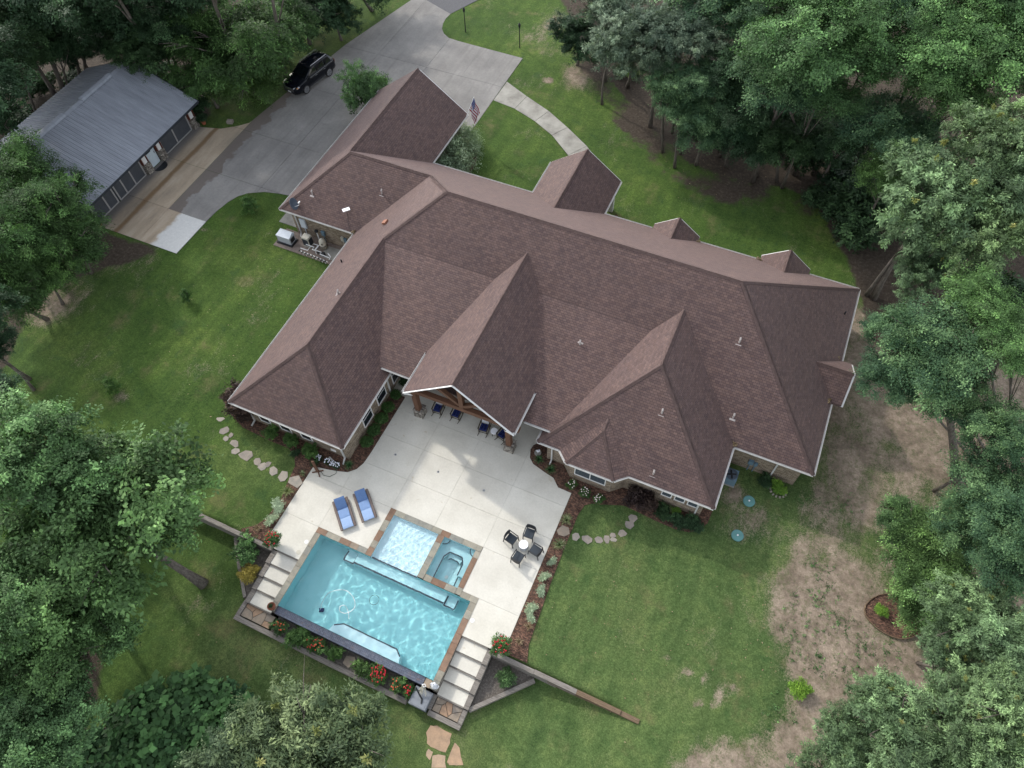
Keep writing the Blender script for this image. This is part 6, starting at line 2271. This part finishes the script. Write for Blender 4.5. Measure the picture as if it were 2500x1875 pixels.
# woods right of the house
tree('magnolia_tree', 'round dark magnolia at the tip of the woods by the lamp posts', None, 1415, 85, 66, 2.9, 'oak1', 'dark_leaf')
for cx, cy, rp, zc, key, base in ((1540, 80, 105, 7.5, 'silver0', (1533, 211)), (1640, 70, 100, 8.5, 'silver1', None), (1590, 140, 80, 6.5, 'silver0', (1617, 338)), (1500, 120, 60, 5, 'silver1', None), (1480, -20, 110, 8, 'silver1', None), (1700, 100, 70, 8.5, 'silver1', None)):
    tree('silver_oak_tree', 'silvery green oak standing at the front of the woods', 'silvery oaks at the woods', cx, cy, rp, zc, key, 'blue_silver_leaf', base=base)
for cx, cy, rp, zc, key, base in ((1672, 262, 70, 5.2, 'elm0', None), (1722, 318, 68, 3.6, 'elm1', (1699, 402)), (1775, 265, 80, 5.0, 'elm2', (1757, 380)), (1845, 345, 75, 3.6, 'elm0', (1849, 427)), (1905, 320, 80, 4.6, 'elm1', (1896, 442)), (1800, 150, 80, 8, 'elm2', None), (1640, 210, 65, 6.0, 'elm1', None), (1830, 250, 80, 6.0, 'elm2', None), (1960, 330, 75, 4.2, 'elm0', (1985, 425)), (2050, 330, 80, 5, 'elm2', None), (1720, 180, 70, 7, 'elm0', None)):
    tree('young_elm_tree', 'slim bluish green tree with bare trunk at the woods edge', 'slim trees at the woods edge', cx, cy, rp, zc, key, 'teal_leaf' if cx < 1790 else 'dark_leaf', base=base)
for cx, cy, rp, zc, key, base in ((1960, 120, 125, 11.5, 'elm0', None), (2070, 50, 120, 12.5, 'elm1', None), (1900, 200, 95, 9.5, 'elm2', (1991, 414)), (1850, 40, 95, 10, 'elm1', None), (2010, 220, 80, 9, 'elm2', None), (2160, 300, 95, 8, 'elm0', (2097, 399)), (2250, 130, 120, 11.5, 'elm2', None),
                                 (2230, 350, 90, 7.5, 'elm1', (2173, 440)), (2350, 60, 120, 12.5, 'elm0', None), (2450, 120, 120, 12, 'elm1', None), (2330, 215, 100, 10.5, 'elm2', None), (2120, 150, 75, 10, 'elm1', None), (2180, 420, 70, 5.5, 'elm0', None), (1950, -40, 120, 13, 'elm2', None), (2160, -60, 140, 13, 'elm0', None), (2430, -60, 140, 13.5, 'elm2', None), (1760, -20, 110, 10, 'elm1', None), (2520, 20, 130, 13, 'elm1', None)):
    br_ = (cx * 7 + cy) % 3 != 0
    lab = 'tall bright yellow-green tree in the thick woods beyond the house' if br_ else 'tall deep bluish green tree among brighter crowns in the woods beyond the house'
    if base:
        lab = 'bright green tree with bare trunk rising from leaf litter behind the slim trees' if br_ else 'bluish green tree with bare trunk rising from leaf litter behind the slim trees'
    tree('elm_tree', lab, ('bright' if br_ else 'bluish') + (' front' if base else '') + ' trees in the woods', cx, cy, rp, zc, key, 'elm_leaf' if br_ else 'teal_leaf', base=base)
for cx, cy, rp, zc, key in ((2320, 470, 155, 10, 'silver0'), (2440, 350, 130, 11.5, 'silver1'), (2440, 560, 140, 9.5, 'silver0'), (2240, 560, 95, 7, 'silver1'), (2250, 660, 80, 5.5, 'silver0'), (2520, 440, 120, 11, 'silver0')):
    tree('chestnut_oak_tree', 'large pale grey-green oak with yellow leaf tips reaching over the bare soil', 'pale oaks with yellow tips', cx, cy, rp, zc, key, 'silver_leaf', tip='tips_' + key)
tree('leaning_elm_tree', 'wide green tree leaning on a long bent trunk over bare soil', None, 2275, 850, 120, 8.5, 'elm0', 'teal_leaf', base=(2336, 1174), r0=.26)
for cx, cy, rp, zc, key in ((2180, 920, 75, 6.5, 'elm1'), (2330, 960, 90, 7, 'elm2'), (2200, 800, 70, 7.5, 'elm2'), (2400, 740, 90, 9, 'elm1'), (2480, 850, 80, 9, 'elm0')):
    tree('elm_tree', 'green spreading tree over the bare soil beside the house end', 'spreading trees beside the house', cx, cy, rp, zc, key, 'teal_leaf' if cx < 2350 else 'elm_leaf', base=(2420 + (cx - 2300) * .3, 1120 + (cy - 860) * .2))
for cx, cy, rp, zc, key in ((2470, 1060, 95, 7.5, 'elm2'), (2440, 1190, 95, 6, 'elm0'), (2520, 1290, 110, 7, 'elm1'), (2370, 1270, 85, 5.0, 'elm1'), (2470, 1360, 90, 6, 'elm2')):
    tree('edge_tree', 'dense green tree crowding behind the mulch circle', 'trees behind the mulch circle', cx, cy, rp, zc, key, 'teal_leaf')
for cx, cy, rp, zc in ((2265, 1345, 105, 2.6), (2225, 1290, 70, 2.4), (2315, 1450, 100, 2.0), (2262, 1455, 80, 1.6)):
    tree('yellowgreen_tree', 'bushy yellow-green small tree in the mulch circle', 'yellow-green stems in the mulch circle', cx, cy, rp, zc, 'elm%d' % (cx % 3), 'yellowgreen_leaf', base=(2215 + (cx - 2240) * .6, 1500))
for cx, cy, rp, zc, key in ((2390, 1510, 110, 5, 'silver0'), (2330, 1600, 80, 4, 'silver1'), (2480, 1590, 110, 6, 'silver1'), (2230, 1790, 130, 4.5, 'silver0'), (2080, 1815, 95, 3.2, 'silver1'), (2370, 1760, 130, 5.5, 'silver1'), (2490, 1760, 130, 6.5, 'silver0'), (2150, 1720, 70, 3.2, 'silver0'), (2260, 1890, 130, 4.5, 'silver1'), (2440, 1890, 130, 6, 'silver0'), (2050, 1900, 110, 3, 'silver0')):
    tp = 'tips_' + key if cx % 20 else None
    tree('pale_oak_tree', 'pale green oak with yellow leaf tips growing on the dry soil below the mulch circle' if tp else 'plain pale green oak without yellow tips on the dry soil below the mulch circle', 'pale oaks with tips on dry soil' if tp else 'plain pale oaks on dry soil', cx, cy, rp, zc, key, 'silver_leaf', tip=tp)


# ------------------------------------------------------------------ shrubs and flowers
def shrub(name, label, x, y, z, r_, h, key, mat, cat='shrub', group=None, stems=True, blooms=None, nb=20, seed=0):
    root = thing(name, label, cat, (x, y, z), 0, group)
    rr = random.Random(int(x * 77 + y * 31) + seed)
    if stems:
        mb = MB()
        for k in range(4):
            a = k * 1.6 + rr.random()
            mb.tube([(0.03 * math.cos(a), .03 * math.sin(a), 0), (r_ * .3 * math.cos(a), r_ * .3 * math.sin(a), h * .5), (r_ * .5 * math.cos(a), r_ * .5 * math.sin(a), h * .85)], [.025, .018, .008], 5)
        mb.build('stem', 'bark', root)
    o = bpy.data.objects.new('foliage', CROWN[key])
    COL.objects.link(o)
    o.parent = root
    o.location = (0, 0, h * .55)
    o.scale = (r_ * rr.uniform(.92, 1.08), r_ * rr.uniform(.92, 1.08), h * .58)
    o.rotation_euler = (0, 0, rr.uniform(0, 6.28))
    set_mat(o, mat)
    if blooms:
        bm = MB()
        for k in range(nb):
            a, q = rr.uniform(0, 6.28), r_ * math.sqrt(rr.random()) * .85
            zz = h * (.55 + .5 * math.sqrt(max(0, 1 - (q / r_) ** 2))) + rr.uniform(-.02, .06)
            s_ = rr.uniform(.025, .05)
            bm.lathe([(.001, -s_ * .5), (s_, 0), (s_ * .8, s_ * .6), (.001, s_ * .8)], (q * math.cos(a), q * math.sin(a), zz), 6)
        bm.build('blossom', blooms, root)
    return root


for i, y in enumerate((18.42, 17.42, 16.5, 15.58, 14.72)):
    shrub('boxwood', 'clipped round boxwood ball in the bed under the wing windows', -17.46, y, .015, .66 if i else .58, .66, 'boxwood', 'boxwood_leaf', group='boxwood balls under the wing windows', stems=False)
for x, y, r_ in ((-26.5, 14.2, .95), (-25.9, 13.5, .8), (-25.4, 13.1, .55)):
    shrub('purple_shrub', 'dark purple shrub spreading round the lawn corner of the wing', x, y, 0, r_, 1.5, 'bush0', 'purple_leaf', group='purple shrubs at the wing corner')
for x, y, lab in ((-23.3, 12.85, 'low green shrub under the first wing window from the purple shrub'), (-21.9, 12.9, 'leafy green shrub between two wing windows above mulch'), (-20.4, 12.75, 'dark green shrub in mulch near the wing corner downspout')):
    shrub('bed_shrub', lab, x, y, .015, .48, .75, 'bush0', 'boxwood_leaf')
for x, y, lab in ((-21.2, 12.35, 'small dark shrub in mulch facing the stepping stones'), (-19.75, 11.3 + .9, 'small dark shrub in the mulch behind the wooden post')):
    shrub('bed_shrub', lab, x, y, .015, .26, .35, 'bush0', 'dark_leaf')
for i, x in enumerate((-19.71, -19.1, -18.7, -18.42)):
    shrub('white_flower_plant', 'low white flowering plant in mulch by the wing corner', x, 12.62, .015, .22, .28, 'bush1', 'dark_leaf', 'flower', 'white flowers by the wing corner', False, 'white_flower', 16)


def tuft(name, label, x, y, z, r_, h, mat, n_=60, group=None, cat='grass'):
    rr = random.Random(int(x * 91 + y * 17))
    V, F, tt = [], [], []
    for k in range(n_):
        a = rr.uniform(0, 6.28)
        q = rr.uniform(.35, 1) * r_
        hh = h * rr.uniform(.6, 1)
        w = .012 + .01 * rr.random()
        ux, uy = math.cos(a), math.sin(a)
        o = len(V)
        for f, zz in ((0, 0), (.45, .8), (.8, .95), (1, .6)):
            wi = w * (1 - .8 * f)
            V += [(ux * q * f - uy * wi, uy * q * f + ux * wi, hh * zz), (ux * q * f + uy * wi, uy * q * f - ux * wi, hh * zz)]
        F += [(o + 2 * i, o + 2 * i + 1, o + 2 * i + 3, o + 2 * i + 2) for i in range(3)]
        tt += [rr.random()] * 8
    root = thing(name, label, cat, (x, y, z), 0, group)
    o = MB().add(V, F).build('blade', mat, root)
    at = o.data.attributes.new('tint', 'FLOAT', 'POINT')
    at.data.foreach_set('value', np.array(tt, np.float32))
    o['kind'] = 'stuff'
    return root


tuft('variegated_grass', 'pale striped grass clump in mulch between slab and creeper', -20.25, 9.95, .015, .48, .42, 'grass_blade', 90)
tuft('variegated_grass', 'pale striped grass clump in mulch beside the four dark chairs', -4.2, 14.95, .015, .48, .45, 'grass_blade', 90)
tuft('variegated_grass', 'pale striped grass clump just below the grey slab in the mulch strip', -4.02, 13.4, .015, .5, .45, 'grass_blade', 90)
tuft('variegated_grass', 'pale grass clump in mulch behind the wooden corner post', -20.1, 11.35, .015, .3, .25, 'grass_blade', 40)
tuft('daylily', 'green strappy lily clump on the curved patio bed corner', -17.75, 12.95, .015, .42, .35, 'vine_leaf', 80)
tuft('daylily', 'green strappy lily clump by the porch bed statue', -7.2, 17.9, .015, .4, .35, 'vine_leaf', 80)
tuft('daylily', 'green strappy lily clump at the curve of the porch bed', -6.3, 17.55, .015, .45, .4, 'vine_leaf', 90)
tuft('dry_grass_clump', 'straw coloured grass clump at the low end of the mulch strip', -4.0, 7.6, .015, .3, .3, 'dry_grass', 50)
tuft('dry_grass_clump', 'straw coloured grass clump near the timber wall in the mulch strip', -3.85, 8.5, .015, .32, .35, 'dry_grass', 50)
tuft('dry_grass_clump', 'straw coloured grass clump in mulch above the retaining wall', -20.6, 7.3, .015, .35, .3, 'dry_grass', 60)
for i, (x, y, r_) in enumerate(((-20.2, 8.9, .6), (-20.15, 8.1, .5), (-4.05, 12.3, .35), (-4.1, 11.4, .4), (-4.0, 10.6, .38), (-4.1, 9.5, .45), (-3.95, 9.0, .35))):
    shrub('creeping_juniper', 'bluish low creeper on the mulch strip along the patio', x, y, .02, r_ * 1.2, .35, 'cover', 'juniper_leaf', 'ground cover', 'creepers along the patio', False)
for i, (x, y) in enumerate(((-4.75, 17.15), (-3.85, 16.95), (-2.95, 16.9))):
    shrub('pale_hydrangea', 'green plant with pale pink-white blooms under the bay window', x, y, .015, .32, .4, 'bush1', 'boxwood_leaf', 'flower', 'blooms under the bay window', False, 'pink_white_flower', 14)
for x, y, r_, lab in ((-.9, 17.75, .75, 'large dark bare-looking shrub beside the bay window'), (-.2, 17.6, .5, 'smaller dark shrub leaning on the large one by the bay')):
    shrub('twiggy_shrub', lab, x, y, .015, r_, 1.3, 'bush1', 'purple_leaf')
for x, y, lab in ((.8, 17.55, 'low dark green shrub under the row of three small windows'), (1.9, 17.45, 'spreading dark green shrub near the white corner downspout'), (2.7, 17.6, 'low dark green shrub at the outer end of the three-window bed')):
    shrub('bed_shrub', lab, x, y, .015, .5, .5, 'bush0', 'dark_leaf')
shrub('lime_hosta', 'yellow-green hosta under the three small windows', 1.45, 18.0, .015, .28, .32, 'bush1', 'lime_leaf')
shrub('white_hosta', 'white edged hosta under the three small windows', 1.0, 17.98, .015, .25, .3, 'bush1', 'grass_blade')
shrub('corner_shrub', 'dark green shrub by the brick wall near the teal lid', 5.71, 21.85, 0, .42, .55, 'bush0', 'dark_leaf')
shrub('bright_shrub', 'bright green shrub ringed by pale stones by the brick corner', 6.6, 21.75, 0, .42, .55, 'bush0', 'lime_leaf')
mb = MB()
for k in range(7):
    a = 3.3 + k * .45
    mb.cbox((6.6 + .46 * math.cos(a), 21.72 + .42 * math.sin(a), .05), (.13, .1, .1), rz=a, taper=.7)
tag(mb.build('stone_edging', 'flagstone'), 'arc of small pale stones round the bright green shrub', 'edging')
# roses below the pool
for x, r_, m_, bl, lab in ((-16.4, .42, 'yellowgreen_leaf', 'coral_flower', 'sparse rose bush with orange blooms by the cracked landing'), (-15.22, .58, 'boxwood_leaf', None, 'leafy green rose bush without blooms next to the orange ones'), (-14.3, .42, 'boxwood_leaf', 'red_flower', 'rose bush with a few red blooms under the tiled wall'),
                           (-13.9, .4, 'yellowgreen_leaf', 'coral_flower', 'rose bush with coral blooms beside a plain green one'), (-12.95, .40, 'boxwood_leaf', None, 'plain green rose bush before the brown stone slab'), (-11.2, .42, 'yellowgreen_leaf', None, 'yellowish green rose bush next to the brightest red roses'),
                           (-10.25, .52, 'boxwood_leaf', 'red_flower', 'rose bush covered in bright red blooms'), (-9.0, .45, 'yellowgreen_leaf', 'coral_flower', 'rose bush with orange-pink blooms beside the grey cabinet'), (-8.35, .3, 'boxwood_leaf', 'red_flower', 'small deep red rose squeezed against the grey cabinet')):
    shrub('rose_bush', lab, x, 3.12 + .05 * math.sin(x * 9), -.76, r_, .65, 'bush0', m_, 'rose bush', None, True, bl, 55 if 'bright' in lab else 14)
shrub('round_shrub', 'rounded bright green shrub in the triangular bed below the wall', -20.55, 5.95, -.70, .72, .95, 'bush0', 'elm_leaf')
shrub('gold_shrub', 'yellow-gold shrub in the triangular bed beside the steps', -19.75, 4.9, -.70, .55, .7, 'bush1', 'gold_leaf')
shrub('planter_shrub', 'yellow-green leafy shrub in the gravel bed below the steps', -3.95, 5.75, -.78, .5, .55, 'bush1', 'yellowgreen_leaf')
# lawn plants
tree('magnolia_bush', 'tall dense glossy bush growing beside the garage wing wall', None, 893, 212, 54, 2.3, 'oak1', 'oak_leaf', flat=1.75, base=(893, 248), cat='bush')
for x, y, r_, h, lab in ((-36.0, 28.75, .75, 1.5, 'young leafy sapling by the curved driveway edge'), (-35.05, 19.6, .5, 1.25, 'small upright sapling standing alone in the middle lawn'), (-34.85, 11.55, .6, 1.3, 'small sapling with a bare patch at its foot in the lawn')):
    shrub('sapling', lab, x, y, 0, r_, h, 'sapling', 'boxwood_leaf', 'sapling')
shrub('lawn_shrub', 'bright lime green weed shrub at the edge of lawn and dry soil', *g(1952, 1682, .3), 0, .55, .6, 'bush1', 'lime_leaf')
for x, y, r_, h, lab in ((-23.3, 40.2, 1.35, 2.6, 'weeping grey-green juniper beside the garage wing gutter'), (-23.4, 38.2, 1.25, 2.2, 'weeping grey-green juniper in the inner corner bed'), (-23.6, 42.2, .9, 2.0, 'thin weeping juniper under the striped flag')):
    shrub('weeping_juniper', lab, x, y, 0, r_, h, 'juniper', 'juniper_leaf')
for px, py, r_, h in ((2060, 440, 1.9, 2.2), (2110, 500, 2.4, 2.6), (2060, 520, 1.6, 1.8), (2150, 470, 2.0, 2.4), (1960, 395, 1.3, 3.0), (2100, 560, 1.6, 1.6), (1745, 345, 1.2, 2.6), (2000, 470, 1.0, 1.2)):
    x, y = g(px, py, 1)
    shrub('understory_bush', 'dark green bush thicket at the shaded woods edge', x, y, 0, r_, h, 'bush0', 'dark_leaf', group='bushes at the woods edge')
for px, py in ((30, 290), (180, 190), (420, 215), (470, 250), (350, 180), (80, 210), (2300, 520), (2380, 640), (2450, 720), (1880, 300), (2050, 330), (1990, 250), (2130, 380)):
    x, y = g(px, py, 1)
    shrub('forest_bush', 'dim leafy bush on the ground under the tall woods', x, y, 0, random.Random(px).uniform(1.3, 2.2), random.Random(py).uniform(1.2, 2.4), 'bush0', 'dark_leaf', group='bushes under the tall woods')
shrub('mulch_plant', 'small lime plant low in the mulch circle', 13.2, 16.9, .03, .35, .4, 'bush1', 'lime_leaf')
for px, py, lab in ((1522, 175, 'bright yellow-green azalea by a woods trunk with dark bark'), (1545, 182, 'smaller yellow-green azalea next to a dark woods trunk')):
    x, y = g(px, py, .4)
    shrub('azalea', lab, x, y, 0, .6, .8, 'bush1', 'lime_leaf')
# vine thicket
for px, py, s_, lab in ((430, 1800, 1.0, 'broad-leaved vine thicket on the low ground'), (330, 1850, .85, 'broad-leaved vine thicket on the low ground'), (530, 1830, .8, 'broad-leaved vine thicket on the low ground'), (480, 1730, .45, 'broad-leaved vine thicket on the low ground'), (545, 1730, .4, 'broad-leaved vine thicket on the low ground')):
    x, y = g(px, py, .3)
    root = thing('vine_thicket', lab, 'vine', (x, y, gz(x, y)), 0, 'vine thickets on the low ground')
    MB().tube([(0, 0, 0), (.1, .05, .6), (.3, .2, 1.0)], [.04, .03, .01], 5).build('stem', 'bark', root)
    o = bpy.data.objects.new('foliage', CROWN['vine'])
    COL.objects.link(o)
    o.parent = root
    o.location = (0, 0, .9 * s_)
    o.scale = (s_, s_, s_)
    o.rotation_euler = (0, 0, px)
    set_mat(o, 'vine_leaf')
# pots
for x, y, z, lab, pm, big, bl in ((-19.15, 7.0, 0, 'white pot of red-flowering plant at the top of the pool steps', 'white_plastic', .5, 'red_flower'), (-4.78, 6.95, 0, 'white pot of red-flowering plant at the patio corner above the timber wall', 'white_plastic', .55, 'red_flower'),
                                  (-17.2, 3.80, .022, 'terracotta urn with sparse plant at the pool corner', 'terracotta', .12, None), (-17.25, 19.6, .0, 'dark planter pot of shrubs in the shaded inner corner', 'dark_metal', .5, None), (-45.9, 35.9, .02, 'terracotta pot with tall green plant at the garage corner', 'clay_red', .5, None), (-46.0, 22.9, .02, 'terracotta pot with small shrub half under the feathery tree', 'clay_red', .4, None)):
    t = thing('potted_plant', lab, 'potted plant', (x, y, z))
    MB().lathe([(.12, 0), (.15, .02), (.20, .28), (.23, .31), (.23, .35), (.19, .35), (.18, .29), (.001, .29)], n=20).build('pot', pm, t)
    o = bpy.data.objects.new('foliage', CROWN['bush1'])
    COL.objects.link(o)
    o.parent = t
    o.location = (0, 0, .35 + big * .6)
    o.scale = (big, big, big * .85)
    set_mat(o, 'dark_leaf' if not bl else 'elm_leaf')
    if bl:
        bm = MB()
        rr = random.Random(int(x))
        for k in range(26):
            a, q = rr.uniform(0, 6.28), big * math.sqrt(rr.random()) * .9
            bm.lathe([(.001, -.02), (.04, 0), (.03, .03), (.001, .04)], (q * math.cos(a), q * math.sin(a), .35 + big * (.7 + .7 * math.sqrt(max(0, 1 - (q / big) ** 2)))), 6)
        bm.build('blossom', bl, t)
t = thing('stone_block', 'pale square block on bare soil by the garage apron', 'block', (-43.9, 36.9, 0))
MB().cbox((0, 0, .12), (.5, .4, .26), rz=.3).build('block_body', 'flagstone', t)
for (x, y, z, rx, ry) in ((3.1, 22.05, 2.80, .22, .25), (7.55, 30.35, 2.82, .3, .08), (7.6, 26.9, 2.80, .1, .35), (-3.15, 36.3, 2.86, .1, .12), (1.1, 36.3, 2.86, .12, .1), (-25.6, 27.9, 2.80, .12, .12)):
    me = leaf_mesh('valley_leaves', int(x * 10) + 900, [((x, y, z), (rx, ry, .04))], 28, 6, .09, .04, .08, 0, .6, .5, lo=.1, zmin=0)
    o = link('valley_leaves', me, 'dry_grass', roof)
    o['kind'] = 'stuff'
# fallen leaves on the lawn
lob = [((x, y, .005), (rx, ry, .012)) for x, y, rx, ry in ((2, 11, 9, 6), (-30, 20, 8, 9), (-14, 0, 9, 3), (8, 14, 5, 6), (-5, 47, 6, 6))]
me = leaf_mesh('fallen_leaves', 777, lob, 420, 1, .09, .05, .1, 0, 1, .1, lo=.02, zmin=-1, bsz=1)
zz = np.zeros(len(me.vertices) * 3, np.float32)
me.vertices.foreach_get('co', zz)
zz = zz.reshape(-1, 3)
zz[:, 2] = ground_z(zz[:, 0], zz[:, 1]) + .01 + np.clip(zz[:, 2], -.01, .03)
me.vertices.foreach_set('co', zz.reshape(-1))
o = link('fallen_leaves', me, 'dry_grass')
tag(o, kind='stuff')
# weeds on the bare soil
me = leaf_mesh('weeds', 300, [((g(px, py)[0], g(px, py)[1], .0), (rx * 2.0, ry * 2.0, .03)) for px, py, rx, ry in ((2000, 1385, .5, .3), (1990, 1440, .3, .2), (2010, 1430, .4, .4), (1985, 1545, .7, .4), (2000, 1480, .5, .4), (2065, 1530, .3, .6), (1940, 1480, .4, .5), (2115, 1575, .6, .5), (2125, 1640, .7, .4), (2060, 1630, .5, .4), (1910, 1740, .5, .5), (2030, 1500, .6, .4), (1925, 1550, .5, .4), (2175, 1580, .4, .3), (2000, 1620, .5, .4), (1950, 1610, .4, .3), (2060, 1240, .5, .5), (1960, 1210, .5, .4))], 520, 7, .10, .03, .14, 0, .6, .4, zmin=0, lo=.02, bsz=2)
o = link('weeds', me, 'elm_leaf')
tag(o, kind='stuff')
